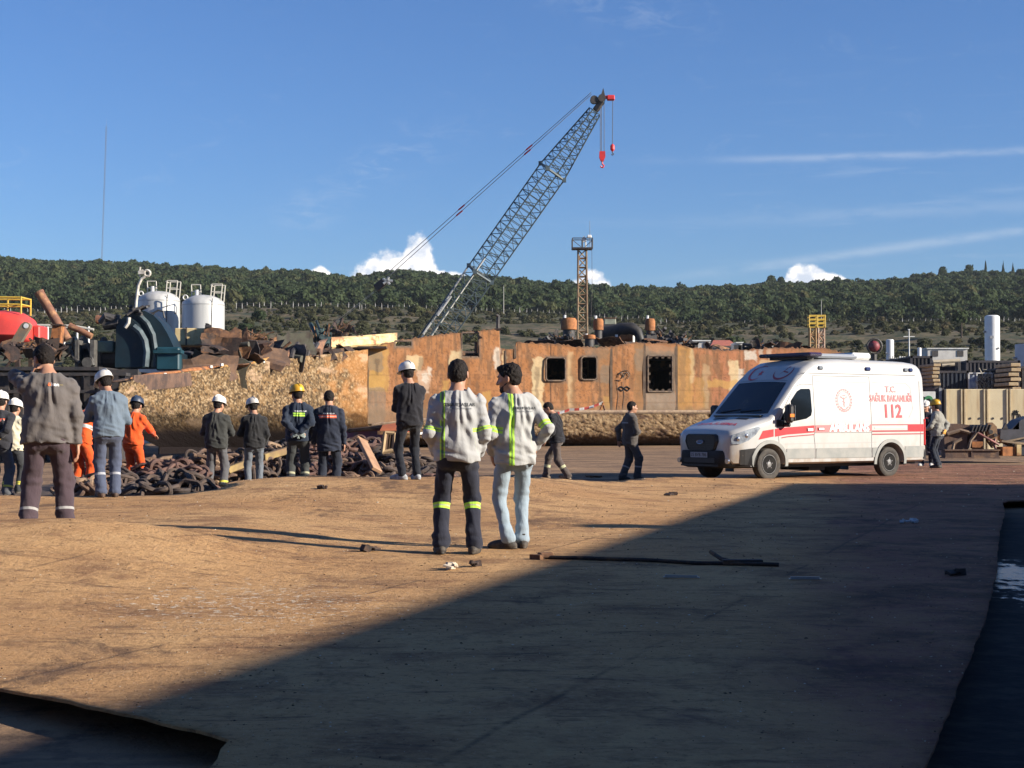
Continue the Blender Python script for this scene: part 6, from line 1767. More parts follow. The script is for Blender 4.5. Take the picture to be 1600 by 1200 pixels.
    # mirrors
    for s in (-1, 1):
        m = MB(); m.box((1.42, s * 1.20, 1.44), (.16, .21, .40), Matrix.Rotation(s * .15, 3, 'Z'), .05); mi = m.build('mirror', BLK, root, smooth=True)
        m = MB(); m.box((1.43, s * 1.08, 1.20), (.10, .26, .10), None, .03); m.box((1.36, s * 1.01, 1.23), (.32, .06, .16), None, .02); m.build('mirror_arm', BLK, mi)
        m = MB(); m.box((1.505, s * 1.215, 1.46), (.012, .15, .32)); m.build('mirror_glass', CHROME, mi)
        m = MB(); m.box((1.39, s * 1.312, 1.40), (.12, .02, .07)); m.build('indicator', mat('amber_lens', (0.7, 0.2, 0.03), rough=.25), mi)
    # flank lamps high on the body
    for (x, c, w_) in [(2.62, 'clear_lens', .15), (4.12, 'blue_lens', .17), (5.38, 'clear_lens', .14), (5.55, 'blue_lens', .13)]:
        mm = mat('clear_lens', (0.18, 0.2, 0.22), rough=.2) if c == 'clear_lens' else mat('blue_lens', (0.02, 0.035, 0.12), rough=.15)
        for s in (1, -1): MB().box((x, s * (side(x, 2.46) + .01), 2.46), (w_, .06, .085), None, .02).build('flank_lamp', mm, root)
    # roof equipment
    m = MB(); m.box((2.62, 0, 2.765), (.42, 1.66, .085), None, .035); lb = m.build('light_bar', mat('light_bar_black', (0.02, 0.018, 0.03), (0.035, 0.02, 0.06), 2, .3), root)
    m = MB(); m.box((2.66, 0, 2.705), (.2, 1.2, .08)); m.build('bar_mount', STEEL_DARK, lb)
    m = MB(); m.box((2.64, .62, 2.775), (.36, .38, .07), None, .03); m.box((2.64, -.55, 2.775), (.36, .36, .07), None, .03); m.build('blue_dome', mat('blue_purple_lens', (0.09, 0.05, 0.22), rough=.2), lb)
    m = MB(); m.box((3.55, 0, 2.75), (1.3, 1.2, .10), None, .05); m.build('roof_pod', mat('pod_grey', (0.26, 0.28, 0.31), rough=.4), root)
    m = MB(); m.box((4.35, 0, 2.765), (.62, 1.15, .16), None, .05); ac = m.build('air_conditioner', WHITE_METAL, root)
    m = MB(); 
    for k in range(5): m.box((4.04, -.4 + k * .2, 2.76), (.02, .13, .06))
    m.build('air_vent', BLK, ac)
    # tail lamps, underbody
    for s in (-1, 1): MB().box((5.965, s * .955, 1.02), (.07, .10, .62), None, .02).build('tail_lamp', mat('tail_red', (0.5, 0.03, 0.03), rough=.25), root)
    m = MB(); m.box((3.0, 0, .32), (5.4, 1.3, .12)); m.box((3.0, 0, .25), (.5, .9, .16)); m.box((2.6, .5, .26), (.7, .35, .14)); m.tube((.95, -.8, .33), (.95, .8, .33), .05, n=8); m.tube((RX, -.8, .33), (RX, .8, .33), .07, n=8); m.build('underbody', BLK, root)
    m = MB(); m.box((5.75, .0, .33), (.3, 1.5, .08)); m.box((5.3, .93, .28), (.03, .28, .34)); m.box((1.62, .93, .28), (.03, .26, .30)); m.build('mud_flap', BLK, root)
    # wheels
    RIM = mat('steel_rim', (0.006, 0.006, 0.0065), (0.016, 0.015, 0.014), 5, .8, spec=.15)
    for (x, s) in ((FX, 1), (RX, 1), (FX, -1), (RX, -1)):
        w_ = empty('wheel', (x, s * .90, WZ)); w_.parent = root
        R = Matrix.Rotation(math.radians(-90 * s), 3, 'X')
        m = MB(); m.lathe([(.215, -.11), (.30, -.115), (.335, -.09), (.345, -.04), (.345, .04), (.335, .085), (.30, .105), (.235, .10), (.215, .085)], n=40, rot=R); m.build('tyre', RUBBER, w_, smooth=True)
        m = MB(); m.lathe([(.222, .09), (.212, .088), (.205, .05), (.17, .03), (.14, .055), (.10, .075), (.06, .08), (.055, .095), (.0, .098)], n=32, rot=R); rim = m.build('rim', RIM, w_, smooth=True)
        m = MB()
        for k in range(10): a = k * .628; m.tube(R @ Vector((.172 * math.cos(a), .172 * math.sin(a), .03)), R @ Vector((.172 * math.cos(a), .172 * math.sin(a), .044)), .022, n=8)
        m.build('rim_hole', BLK, rim)
        m = MB()
        for k in range(5): a = k * 1.2566 + .3; m.tube(R @ Vector((.085 * math.cos(a), .085 * math.sin(a), .07)), R @ Vector((.085 * math.cos(a), .085 * math.sin(a), .10)), .016, n=6)
        m.build('wheel_nut', CHROME, rim)
        m = MB(); m.lathe([(.115, .062), (.112, .078), (.07, .086), (.055, .100), (.0, .104)], n=24, rot=R); m.path([R @ Vector((.205 * math.cos(a), .205 * math.sin(a), .092)) for a in [k * .2618 for k in range(24)]], .008, 5, closed=True); m.build('hub', mat('hub_silver', (0.20, 0.20, 0.20), (0.10, 0.10, 0.10), 9, .45, metal=.4), w_, smooth=True)
    # nose to tail runs to the right and away from the camera; the van's left flank (-y) faces the camera
    th = math.radians(34.5); d = 34.6
    c, sn = math.cos(th), math.sin(th)
    wx = (1197 - 800) / F * d
    root.rotation_euler = (0, 0, th)
    px, py = wx - (FX * c + .9 * sn), d - (FX * sn - .9 * c)
    hs = [gz(px + x * c - y * sn, py + x * sn + y * c) for x in (FX, RX) for y in (-.9, .9)]
    root.location = (px, py, sum(hs) / 4 - .01)
ambulance()
# ------------------------------------------------------------------ people: bodies and clothes grown from distance fields
class Field:
    def __init__(s, lo, hi, h):
        s.lo = np.array(lo, float); s.h = h; s.rs = 1.0
        s.n = np.maximum(4, np.ceil((np.array(hi, float) - s.lo) / h).astype(int) + 1)
        s.d = np.full(tuple(s.n), 9.0, np.float32)
        s.ax = [(s.lo[i] + h * np.arange(s.n[i])).astype(np.float32) for i in range(3)]
    def sl(s, lo, hi):
        a = np.clip(np.floor((np.array(lo) - s.lo) / s.h).astype(int), 0, s.n - 1); b = np.clip(np.ceil((np.array(hi) - s.lo) / s.h).astype(int) + 1, 1, s.n)
        return tuple(slice(a[i], b[i]) for i in range(3))
    def grid(s, sl): return np.meshgrid(*[s.ax[i][sl[i]] for i in range(3)], indexing='ij')
    def put(s, sl, d, k, op='add'):
        o = s.d[sl]
        if op == 'add':
            if k > 0: hh = np.maximum(k - np.abs(o - d), 0) / k; r = np.minimum(o, d) - hh * hh * k * .25
            else: r = np.minimum(o, d)
        else:
            if k > 0: hh = np.maximum(k - np.abs(-o - d), 0) / k; r = np.maximum(o, -d) + hh * hh * k * .25
            else: r = np.maximum(o, -d)
        s.d[sl] = r
    def cone(s, a, b, ra, rb, k=.02, op='add'):
        ra, rb = ra * s.rs, rb * s.rs; a = np.array(a, float); b = np.array(b, float); R = max(ra, rb) + .06 + k
        sl = s.sl(np.minimum(a, b) - R, np.maximum(a, b) + R)
        if any(q.stop <= q.start for q in sl): return
        X, Y, Z = s.grid(sl); ab = b - a; L2 = max(1e-9, ab @ ab)
        px, py, pz = X - a[0], Y - a[1], Z - a[2]
        t = np.clip((px * ab[0] + py * ab[1] + pz * ab[2]) / L2, 0, 1)
        d = np.sqrt((px - t * ab[0]) ** 2 + (py - t * ab[1]) ** 2 + (pz - t * ab[2]) ** 2) - (ra + (rb - ra) * t)
        s.put(sl, d, k, op)
    def ell(s, c, r, R=None, k=.02, op='add'):
        c = np.array(c, float); r = np.array(r, float) * s.rs; m = r.max() + .06 + k
        sl = s.sl(c - m, c + m)
        if any(q.stop <= q.start for q in sl): return
        X, Y, Z = s.grid(sl); P = np.stack([X - c[0], Y - c[1], Z - c[2]], -1)
        if R is not None: P = P @ np.array(R)                 # into local axes (columns of R are the local axes)
        k0 = np.sqrt(((P / r) ** 2).sum(-1)); k1 = np.sqrt(((P / r ** 2) ** 2).sum(-1)) + 1e-9
        s.put(sl, k0 * (k0 - 1) / k1, k, op)
    def slab(s, a, b, right, wa, da, wb, db, k=.05):
        """elliptical cone from a to b: half width along right, half depth across"""
        a = np.array(a, float); b = np.array(b, float); m = max(wa, wb, da, db) + .08 + k
        sl = s.sl(np.minimum(a, b) - m, np.maximum(a, b) + m)
        if any(q.stop <= q.start for q in sl): return
        X, Y, Z = s.grid(sl); ab = b - a; L = math.sqrt(ab @ ab); u = ab / L
        r = np.array(right, float); r = r - u * (r @ u); r /= np.linalg.norm(r); f = np.cross(u, r)
        px, py, pz = X - a[0], Y - a[1], Z - a[2]
        ax = px * u[0] + py * u[1] + pz * u[2]; t = np.clip(ax / L, 0, 1); ov = ax - t * L
        lx = px * r[0] + py * r[1] + pz * r[2]; ly = px * f[0] + py * f[1] + pz * f[2]
        w = wa + (wb - wa) * t; dp = da + (db - da) * t
        k0 = np.sqrt((lx / w) ** 2 + (ly / dp) ** 2 + (ov / np.minimum(w, dp)) ** 2); k1 = np.sqrt((lx / w ** 2) ** 2 + (ly / dp ** 2) ** 2 + (ov / np.minimum(w, dp) ** 2) ** 2) + 1e-9
        s.put(sl, k0 * (k0 - 1) / k1, k)
    def cut(s, p, n, k=0.0):
        """remove everything on the +n side of the plane through p"""
        n = np.array(n, float); n /= np.linalg.norm(n)
        X, Y, Z = s.grid((slice(None),) * 3)
        d = (X - p[0]) * n[0] + (Y - p[1]) * n[1] + (Z - p[2]) * n[2]
        s.d = np.maximum(s.d, d.astype(np.float32))
    def disp(s, fn, band=.04):
        idx = np.nonzero(np.abs(s.d) < band)
        P = np.stack([s.ax[i][idx[i]] for i in range(3)], -1)
        s.d[idx] += fn(P).astype(np.float32)
    def mesh(s, smooth=1):
        d = s.d; neg = d < 0
        c = np.zeros(tuple(s.n - 1), np.int8)
        for i in (0, 1):
            for j in (0, 1):
                for k in (0, 1): c += neg[i:s.n[0] - 1 + i, j:s.n[1] - 1 + j, k:s.n[2] - 1 + k]
        act = (c > 0) & (c < 8); idx = np.nonzero(act); m = len(idx[0])
        num = np.full(act.shape, -1, np.int32); num[idx] = np.arange(m)
        acc = np.zeros((m, 3)); cnt = np.zeros(m)
        I = np.stack(idx, 1)
        for axis in range(3):
            o1, o2 = [q for q in range(3) if q != axis]
            for a in (0, 1):
                for b in (0, 1):
                    p0 = I.copy(); p0[:, o1] += a; p0[:, o2] += b; p1 = p0.copy(); p1[:, axis] += 1
                    d0 = d[p0[:, 0], p0[:, 1], p0[:, 2]]; d1 = d[p1[:, 0], p1[:, 1], p1[:, 2]]
                    x = (d0 < 0) != (d1 < 0); t = np.where(x, d0 / np.where(x, d0 - d1, 1), 0)
                    q = p0.astype(float); q[:, axis] += t
                    acc[x] += q[x]; cnt[x] += 1
        V = s.lo + s.h * acc / np.maximum(cnt, 1)[:, None]
        Fs = []
        for axis in range(3):
            o1, o2 = (axis + 1) % 3, (axis + 2) % 3
            sA = [slice(None)] * 3; sB = [slice(None)] * 3; sA[axis] = slice(0, s.n[axis] - 1); sB[axis] = slice(1, s.n[axis])
            ch = neg[tuple(sA)] != neg[tuple(sB)]
            e = np.stack(np.nonzero(ch), 1); ok = (e[:, o1] > 0) & (e[:, o2] > 0) & (e[:, o1] < s.n[o1] - 1) & (e[:, o2] < s.n[o2] - 1); e = e[ok]
            if not len(e): continue
            def cell(da, db): q = e.copy(); q[:, o1] -= da; q[:, o2] -= db; return num[q[:, 0], q[:, 1], q[:, 2]]
            quad = np.stack([cell(1, 1), cell(0, 1), cell(0, 0), cell(1, 0)], 1)
            inside = neg[e[:, 0], e[:, 1], e[:, 2]]
            quad[~inside] = quad[~inside][:, ::-1]
            Fs.append(quad[(quad >= 0).all(1)])
        Fq = np.concatenate(Fs)
        for _ in range(smooth):
            S = np.zeros_like(V); n_ = np.zeros(len(V))
            for a, b in ((0, 1), (1, 2), (2, 3), (3, 0)):
                np.add.at(S, Fq[:, a], V[Fq[:, b]]); np.add.at(S, Fq[:, b], V[Fq[:, a]]); np.add.at(n_, Fq[:, a], 1); np.add.at(n_, Fq[:, b], 1)
            V = V * .5 + .5 * S / np.maximum(n_, 1)[:, None]
        return V, Fq

def ik(S, T, L1, L2, hint):
    S = Vector(S); T = Vector(T); d = T - S; L = min(d.length, (L1 + L2) * .999)
    if d.length > L: T = S + d.normalized() * L
    u = (T - S).normalized(); a = (L1 * L1 - L2 * L2 + L * L) / (2 * L); h = math.sqrt(max(0, L1 * L1 - a * a))
    p = Vector(hint); p = (p - u * p.dot(u)).normalized()
    return S + u * a + p * h, T

def cloth(name, c, bands=(), rough=.9, var=.18, weave=True):
    """fabric; bands: (kind, lo, hi, colour): kind 'u' across the back, 'v' up the torso, 'a' along the sleeve, 'l' along the leg"""
    m = bpy.data.materials.new(name); m.use_nodes = True; t = NT(m.node_tree); b = t.n['Principled BSDF']
    tc = t.new('ShaderNodeTexCoord').outputs['Object']
    k = t.math('ADD', 1 - var, t.math('MULTIPLY', t.noise(tc, 7.0, 6, .65), 2 * var))
    cx = t.new('ShaderNodeCombineXYZ')
    for i in range(3): t.l.new(k, cx.inputs[i])
    col = t.mix(1.0, c4(c), cx.outputs[0], 'MULTIPLY')
    if bands:
        at = t.new('ShaderNodeAttribute'); at.attribute_name = 'gc'
        sp = t.new('ShaderNodeSeparateXYZ'); t.l.new(at.outputs['Vector'], sp.inputs[0])
        for bd in bands:
            kind, lo, hi, cc = bd[:4]
            x = {'u': sp.outputs[0], 'v': sp.outputs[1], 'a': sp.outputs[2], 'l': sp.outputs[2]}[kind]
            f = t.math('MULTIPLY', t.math('GREATER_THAN', x, lo), t.math('LESS_THAN', x, hi))
            if kind in ('u', 'v'): f = t.math('MULTIPLY', f, t.math('LESS_THAN', sp.outputs[2], .02))
            if len(bd) > 4:      # limited range of the other torso coordinate
                o = sp.outputs[1] if kind == 'u' else sp.outputs[0]
                f = t.math('MULTIPLY', f, t.math('MULTIPLY', t.math('GREATER_THAN', o, bd[4]), t.math('LESS_THAN', o, bd[5])))
            col = t.mix(f, col, c4(cc))
    t.l.new(col, b.inputs['Base Color']); b.inputs['Roughness'].default_value = rough; b.inputs['Specular IOR Level'].default_value = .15
    b.inputs['Sheen Weight'].default_value = .15
    bn = t.new('ShaderNodeBump'); bn.inputs['Strength'].default_value = .45; bn.inputs['Distance'].default_value = .022
    t.l.new(t.math('ADD', t.math('MULTIPLY', t.noise(tc, 38.0, 4, .6), .25), t.noise(t.mapping(tc, scale=(1, 1, .38), rot=(0, .25, 0)), 13.0, 4, .55, .6)), bn.inputs['Height']); t.l.new(bn.outputs[0], b.inputs['Normal'])
    return m

SKIN = mat('skin', (0.42, 0.225, 0.145), (0.36, 0.18, 0.11), 14, .55, lo=.3, hi=.7)
HAIR = mat('dark_hair', (0.008, 0.006, 0.005), (0.018, 0.013, 0.011), 40, .65, bump=.5, bscale=160, spec=.2)
BEARD = mat('dark_beard', (0.02, 0.015, 0.013), (0.035, 0.025, 0.02), 60, .8, bump=.5, bscale=150)
HAT_W = mat('white_helmet', (0.66, 0.65, 0.61), (0.52, 0.50, 0.46), 9, .4); HAT_Y = mat('yellow_helmet', (0.62, 0.36, 0.02), (0.52, 0.28, 0.02), 9, .4); HAT_G = mat('grey_helmet', (0.5, 0.47, 0.44), (0.4, 0.38, 0.35), 9, .45)
BOOT = mat('black_boot', (0.02, 0.017, 0.015), (0.07, 0.055, 0.04), 12, .7, bump=.3); BOOT_B = mat('brown_boot', (0.10, 0.055, 0.035), (0.05, 0.03, 0.02), 10, .7)
SNEAK = mat('pale_sneaker', (0.36, 0.37, 0.38), (0.2, 0.21, 0.22), 16, .7)
GREEN = (0.42, 0.72, 0.08); SILV = (0.42, 0.43, 0.40); ORNG = (0.75, 0.13, 0.06); YELW = (0.55, 0.5, 0.08)

def person(label, px, d, H=1.75, face=0.0, pose=None, top=None, trousers=None, shoe=None, hat=None, hair=True, beard=False, res=.011, jacket_len=0.0, lean=0.0, twist=0.0,
           head=(0, 0), arms=('down', 'down'), stance=None, group=None, bulk=1.0, text=None, zoff=0.0, loose=1.0, gloves=None, hat_cap=False, x=None, collar=True, hem=None, crouch=0.0, hide_text=None):
    """face: degrees turned from facing away from the camera (+ = to the left). Local axes: +x the person's right, +y forward"""
    s = H / 1.75
    wx = (px - 800) / F * d if x is None else x
    z0 = gz(wx, d) + zoff
    root = thing('person', label, 'person', (wx, d, z0), math.radians(face), group)
    root.scale = (s, s, s)
    # ---- skeleton in metres for a 1.75 m figure
    fl = stance or ((-.13, -.02, 8), (.13, .02, -8))              # ankle x, y, foot splay (degrees, + = to the left); optional lift
    P = Vector((sum(f[0] for f in fl) / 2 * .8, sum(f[1] for f in fl) / 2, .945 - crouch))
    cl, sl_ = math.cos(lean), math.sin(lean)
    up = Vector((0, sl_, cl)); right = Vector((math.cos(twist), math.sin(twist), 0)); right = (right - up * right.dot(up)).normalized(); fwd = up.cross(right)
    up2 = (up + Vector((0, .10 + lean * .25, 0))).normalized(); 
    W1 = P + up * .13; C = W1 + up * .20; SH = C + up2 * .145; NB = SH + up2 * .055 - fwd * .012
    shoulders = {}
    for sd in (-1, 1): shoulders[sd] = SH + right * (.180 * sd * (.5 + .5 * bulk)) + up2 * -.045
    # head
    hy, hp = head
    yaw = Matrix.Rotation(math.radians(hy), 3, 'Z'); pit = Matrix.Rotation(math.radians(-hp), 3, 'X')
    base = Matrix((right, Vector((0, 0, 1)).cross(right), (0, 0, 1))).transposed()
    HR = base @ yaw @ pit
    NT_ = NB + up2 * .075 + Vector((0, 0, .0)) + (base @ yaw @ Vector((0, .018 + .0007 * hp, 0)))
    HC = NT_ + HR @ Vector((0, .020, .090))                        # head centre
    HSC = 1.10; hl = lambda x_, y_, z_: HC + HR @ (Vector((x_, y_, z_)) * HSC)
    # legs
    legs = []
    for i, f in enumerate(fl):
        sd = -1 if i == 0 else 1
        hip = P + right * (.092 * sd) - Vector((0, 0, .035)); lift = f[3] if len(f) > 3 else 0.0; pitch = f[4] if len(f) > 4 else 0.0
        ank = Vector((f[0], f[1], .085 + lift)); sp = math.radians(f[2]); fd = Vector((-math.sin(sp), math.cos(sp), 0))
        knee, ank = ik(hip, ank, .44, .425, fd * .35 + Vector((0.10 * sd, .8, 0)))
        legs.append((hip, knee, ank, fd, pitch))
    # arms
    def loc(x_, y_, z_): return P + right * x_ + fwd * y_ + up * z_
    AP = {'down': lambda q: (loc(q * .27, .02, -.10), (q * .5, -1, 0), (q * .02, .15, -1), (-q, 0, 0)),
          'pocket': lambda q: (loc(q * .205, .12, -.03), (q * .45, -1, 0), (-q * .25, .35, -1), (-q, .1, 0)),
          'hip': lambda q: (loc(q * .215, .02, .03), (q * .55, -.9, 0), (-q * .55, .35, -.75), (-q * .3, -.9, 0)),
          'front': lambda q: (loc(q * .10, .27, .10), (q * .9, -.5, -.3), (-q * .8, .6, .1), (0, -.5, -.8)),
          'cross': lambda q: (loc(-q * .04, .22, .20), (q * 1.0, -.3, -.4), (-q, .1, .15), (0, -.8, .2)),
          'back': lambda q: (loc(q * .03, -.20, .06), (q * 1, -.7, 0), (-q * 1, -.15, -.35), (0, 1, 0)),
          'phone': lambda q: (HC + HR @ Vector((q * .125, .10, -.17)), (q * 1.5, -.4, -1.1), (-q * .05, -.1, 1), (-q, 0, 0)),
          'face': lambda q: (HC + HR @ Vector((q * .05, .19, -.15)), (q * .9, .3, -1), (-q * .1, -.25, 1), (0, -1, 0)),
          'swingf': lambda q: (loc(q * .24, .20, .0), (q * .5, -1, -.1), (0, .5, -1), (-q, 0, 0)),
          'swingb': lambda q: (loc(q * .25, -.16, -.04), (q * .5, -1, 0), (0, -.1, -1), (-q, 0, 0)),
          'belly': lambda q: (loc(q * .06, .21, .15), (q * .9, -.6, -.2), (-q, .25, 0), (0, -1, .1)),
          'reach': lambda q: (loc(q * .16, .48, .18), (q * .8, -.4, -.6), (-q * .1, 1, -.25), (0, 0, -1)),
          'hold': lambda q: (loc(q * .14, .30, .20), (q * .8, -.5, -.5), (-q * .5, .8, .1), (0, 0, -1))}
    A = []
    for i, a in enumerate(arms):
        q = -1 if i == 0 else 1
        wr, hint, hd, pn = AP[a](q)
        hintw = right * hint[0] + fwd * hint[1] + Vector((0, 0, hint[2]))
        el, wr = ik(shoulders[q], wr, .295, .25, hintw)
        hdw = (right * hd[0] + fwd * hd[1] + up * hd[2]).normalized(); fdir = (wr - el).normalized()
        hdw = (hdw * .75 + fdir * .25).normalized()
        pnw = right * pn[0] + fwd * pn[1] + up * pn[2]; pnw = (pnw - hdw * pnw.dot(hdw)).normalized()
        A.append((q, shoulders[q], el, wr, hdw, pnw, a))
    pts = [P, W1, C, SH, NB, HC] + [p for l in legs for p in l[:3]] + [p for a in A for p in a[1:4]]
    mn = np.min([tuple(p) for p in pts], 0) - .30; mx = np.max([tuple(p) for p in pts], 0) + .30; mn[2] = -.02
    def torso(fd, o, k=.06):
        R = tuple(right)
        fd.slab(P - up * .05, P + up * .05, R, .158 * bulk + o, .108 + o, .160 * bulk + o, .112 + o, k)
        fd.slab(P + up * .05, W1 + up * .04, R, .155 * bulk + o, .108 + o, .145 * bulk + o, .100 + o, k)
        fd.slab(W1, C, R, .142 * bulk + o, .100 + o, .160 * bulk + o, .112 + o, k)
        fd.slab(C, SH - up2 * .03, R, .160 * bulk + o, .114 + o, .150 * bulk + o, .098 + o, k)
        fd.slab(SH - up2 * .045, SH + up2 * .005, R, .150 * bulk + o, .085 + o * .7, .105 + o, .066 + o * .7, k)
        fd.cone(SH - up2 * .02, NB + up2 * .01, .075 + o * .5, .056 + o * .4, k)
        for sd in (-1, 1): fd.cone(NB - up2 * .005 - fwd * .012, SH + right * (.150 * sd * (.5 + .5 * bulk)) - up2 * .030 - fwd * .004, .042 + o * .35, .050 + o * .4, .05)
    # ---- body: one continuous surface
    hres = res * .8
    fb = Field(mn, mx, hres)
    torso(fb, -.012)
    for (hip, kn, an, fdv, pc) in legs:
        fb.cone(hip, kn, .078, .052, .05); fb.cone(kn, an, .052, .036, .03); fb.cone(an, an + fdv * .13 - Vector((0, 0, .05)), .034, .025, .03)
    for (q, S, E, Wr, hd, pn, a) in A:
        fb.cone(S - right * (.04 * q), S, .055, .055, .05); fb.cone(S, E, .052, .040, .03); fb.cone(E, Wr, .040, .027, .02)
        th = hd.cross(pn) * q; th = -th if (a in ('back',)) else th        # thumb side of the palm
        pc_ = Wr + hd * .055
        R3 = np.array([tuple(th), tuple(pn), tuple(hd)]).T
        fb.ell(pc_, (.040, .016, .056), R3, .012)
        for j, (off, ln) in enumerate(((.030, .068), (.010, .078), (-.010, .072), (-.029, .058))):
            kn = Wr + hd * .098 + th * off
            crl = .35 + .12 * j if a not in ('phone', 'hold', 'reach', 'face') else .75 + .05 * j
            d1 = (hd * math.cos(crl * .5) + pn * math.sin(crl * .5)); d2 = (hd * math.cos(crl * 1.5) + pn * math.sin(crl * 1.5))
            m1 = kn + d1 * ln * .5; fb.cone(kn - hd * .02, m1, .0092, .0085, .004); fb.cone(m1, m1 + d2 * ln * .5, .0085, .0072, .004)
        tb = Wr + hd * .03 + th * .030; t1 = tb + (hd * .6 + th * .75 + pn * .15).normalized() * .038; fb.cone(tb, t1, .0125, .0105, .008); fb.cone(t1, t1 + (hd * .85 + th * .25 + pn * .35).normalized() * .032, .0105, .0085, .004)
    fb.cone(NB - up2 * .05, NT_ + HR @ Vector((0, .0, .01)), .063, .060, .04)
    fb.rs = HSC
    fb.ell(hl(0, -.008, .030), (.0755, .094, .086), np.array(HR), .03); fb.ell(hl(0, .010, -.020), (.064, .076, .085), np.array(HR), .03)
    fb.ell(hl(0, .028, -.072), (.048, .055, .042), np.array(HR), .03); fb.ell(hl(0, .072, -.094), (.022, .018, .018), np.array(HR), .02)
    fb.cone(hl(0, .086, .008), hl(0, .108, -.030), .010, .0145, .012); fb.ell(hl(0, .098, -.034), (.017, .012, .009), np.array(HR), .008)
    fb.cone(hl(-.03, .080, .026), hl(.03, .080, .026), .012, .012, .014)
    for sd in (-1, 1):
        fb.ell(hl(sd * .030, .092, .006), (.014, .014, .010), np.array(HR), .010, 'sub'); fb.cone(hl(sd * .028, .070, -.028), hl(sd * .048, .055, -.022), .020, .018, .02)
        fb.ell(hl(sd * .081, -.008, -.004), (.011, .021, .034), np.array(HR), .006); fb.ell(hl(sd * .091, -.002, .0), (.006, .011, .020), np.array(HR), .004, 'sub')
    fb.ell(hl(0, .086, -.060), (.024, .011, .0075), np.array(HR), .006); fb.ell(hl(0, .083, -.072), (.020, .011, .008), np.array(HR), .006)
    V, Fq = fb.mesh(1)
    body = link_mesh('body', np_mesh('body', V, Fq, True), SKIN, root)
    for sd in (-1, 1):
        m = MB(); m.lathe([(.001, -.010), (.007, -.007), (.010, 0), (.007, .007), (.001, .010)], hl(sd * .030, .0795, .007), 12); m.build('eye', mat('eye_dark', (0.02, 0.014, 0.012), rough=.2), root, smooth=True)
        m = MB(); m.path([hl(sd * .014, .0965, .026), hl(sd * .032, .0945, .031), hl(sd * .048, .082, .024)], [.0035, .0045, .003], 5); m.build('eyebrow', HAIR, root)
    # ---- helper to attach garment coordinates
    def coords(V, limb):
        out = np.zeros((len(V), 3), np.float32); p = V - np.array(C)
        uw = (np.array(up) + np.array(up2)) / 2; uw /= np.linalg.norm(uw)
        out[:, 0] = p @ np.array(right); out[:, 1] = p @ uw
        dt = np.abs(p @ np.array(right)) - .15
        segs = [((a[1], a[2]), (a[2], a[3])) for a in A] if limb == 'arm' else [((l[0], l[1]), (l[1], l[2])) for l in legs]
        best = np.full(len(V), 9.0); val = np.zeros(len(V))
        for sg in segs:
            for j, (a_, b_) in enumerate(sg):
                a_, b_ = np.array(a_), np.array(b_); ab = b_ - a_; t = (V - a_) @ ab / (ab @ ab); tc_ = np.clip(t, 0, 1)
                dd = np.linalg.norm(V - a_ - tc_[:, None] * ab, axis=1)
                u = dd < best; best[u] = dd[u]; val[u] = (j + tc_)[u]
        if limb == 'arm':
            # torso membership: inside the torso ellipse -> 0
            ft = p @ np.array(fwd); hgt = out[:, 1]
            et = np.sqrt((out[:, 0] / (.185 * bulk)) ** 2 + (ft / .15) ** 2)
            val = np.where((et < 1.02) & (best > .075) | (best > .13), 0.0, val)
        out[:, 2] = val
        return out
    sd0 = sum(ord(ch) * (k_ + 3) for k_, ch in enumerate(label)) % 97
    # ---- trousers
    L = loose
    ft = Field(mn, mx, res)
    ft.slab(P - up * .06, P + up * .11, tuple(right), .172 * bulk, .125, .160 * bulk, .118, .05)
    for (hip, kn, an, fdv, pc) in legs:
        kk = hip.lerp(kn, .5)
        ft.cone(hip, kn, .093, .072 * L, .05); ft.cone(kn, an + Vector((0, 0, .015)), .072 * L, .062 * L, .04)
        ft.cone(kn.lerp(an, .75) - fdv * .004, an + Vector((0, 0, .005)), .062 * L, max(.066, .068 * L), .03)
        ft.ell(hip - fwd * .035 - Vector((0, 0, .02)), (.085, .085, .10), None, .05)
    ft.cut(P + up * (min(.10, -.10 - jacket_len + .045)), up); ft.cut(Vector((0, 0, .052)), (0, 0, -1)) if crouch < .1 else None
    kz = [l[1].z for l in legs]; az = [l[2].z for l in legs]
    def wr_t(Q):
        z = Q[:, 2]; n = vnoise(Q[:, 0] * 10 + sd0, Q[:, 1] * 10, z * 24 + sd0) - .5; n2 = vnoise(Q[:, 0] * 22, Q[:, 1] * 22 + sd0, z * 9 + Q[:, 0] * 14) - .5
        kn_ = np.exp(-((z - kz[0]) / .10) ** 2); an_ = np.exp(-((z - .14) / .10) ** 2); cr = np.exp(-((z - .80 + crouch) / .09) ** 2)
        return n * (.006 + .016 * kn_ * L + .024 * an_ * L + .014 * cr) + n2 * .012
    ft.disp(wr_t)
    V, Fq = ft.mesh(1); me = np_mesh('trousers', V, Fq, True); set_attr(me, 'gc', coords(V, 'leg'), 'FLOAT_VECTOR'); link_mesh('trousers', me, trousers, root)
    # ---- top garment
    fj = Field(mn, mx, res); o = .020 + .006 * L
    torso(fj, o, .06)
    hemz = -.10 - jacket_len
    fj.slab(P + up * (hemz + .0), P + up * .06, tuple(right), .190 * bulk + .006 * L, .150, .170 * bulk + o * .5, .127, .06)
    for (q, S, E, Wr, hd, pn, a) in A:
        fj.cone(S - right * (.05 * q), S, .062, .066, .06); fj.cone(S, E, .070, .060 * (.6 + .4 * L), .045); fj.cone(E, Wr + (Wr - E).normalized() * -.005, .058 * (.6 + .4 * L), .043, .03)
    fj.cut(P + up * hemz, -up)
    ncut = NB + up2 * (.035 if collar else .015)
    fj.cone(NB - up2 * .03, NB + up2 * .04, .068, .064 if collar else .060, .03)
    X_, Y_, Z_ = fj.grid((slice(None),) * 3); pl_ = np.array((up2 + fwd * -.12).normalized())
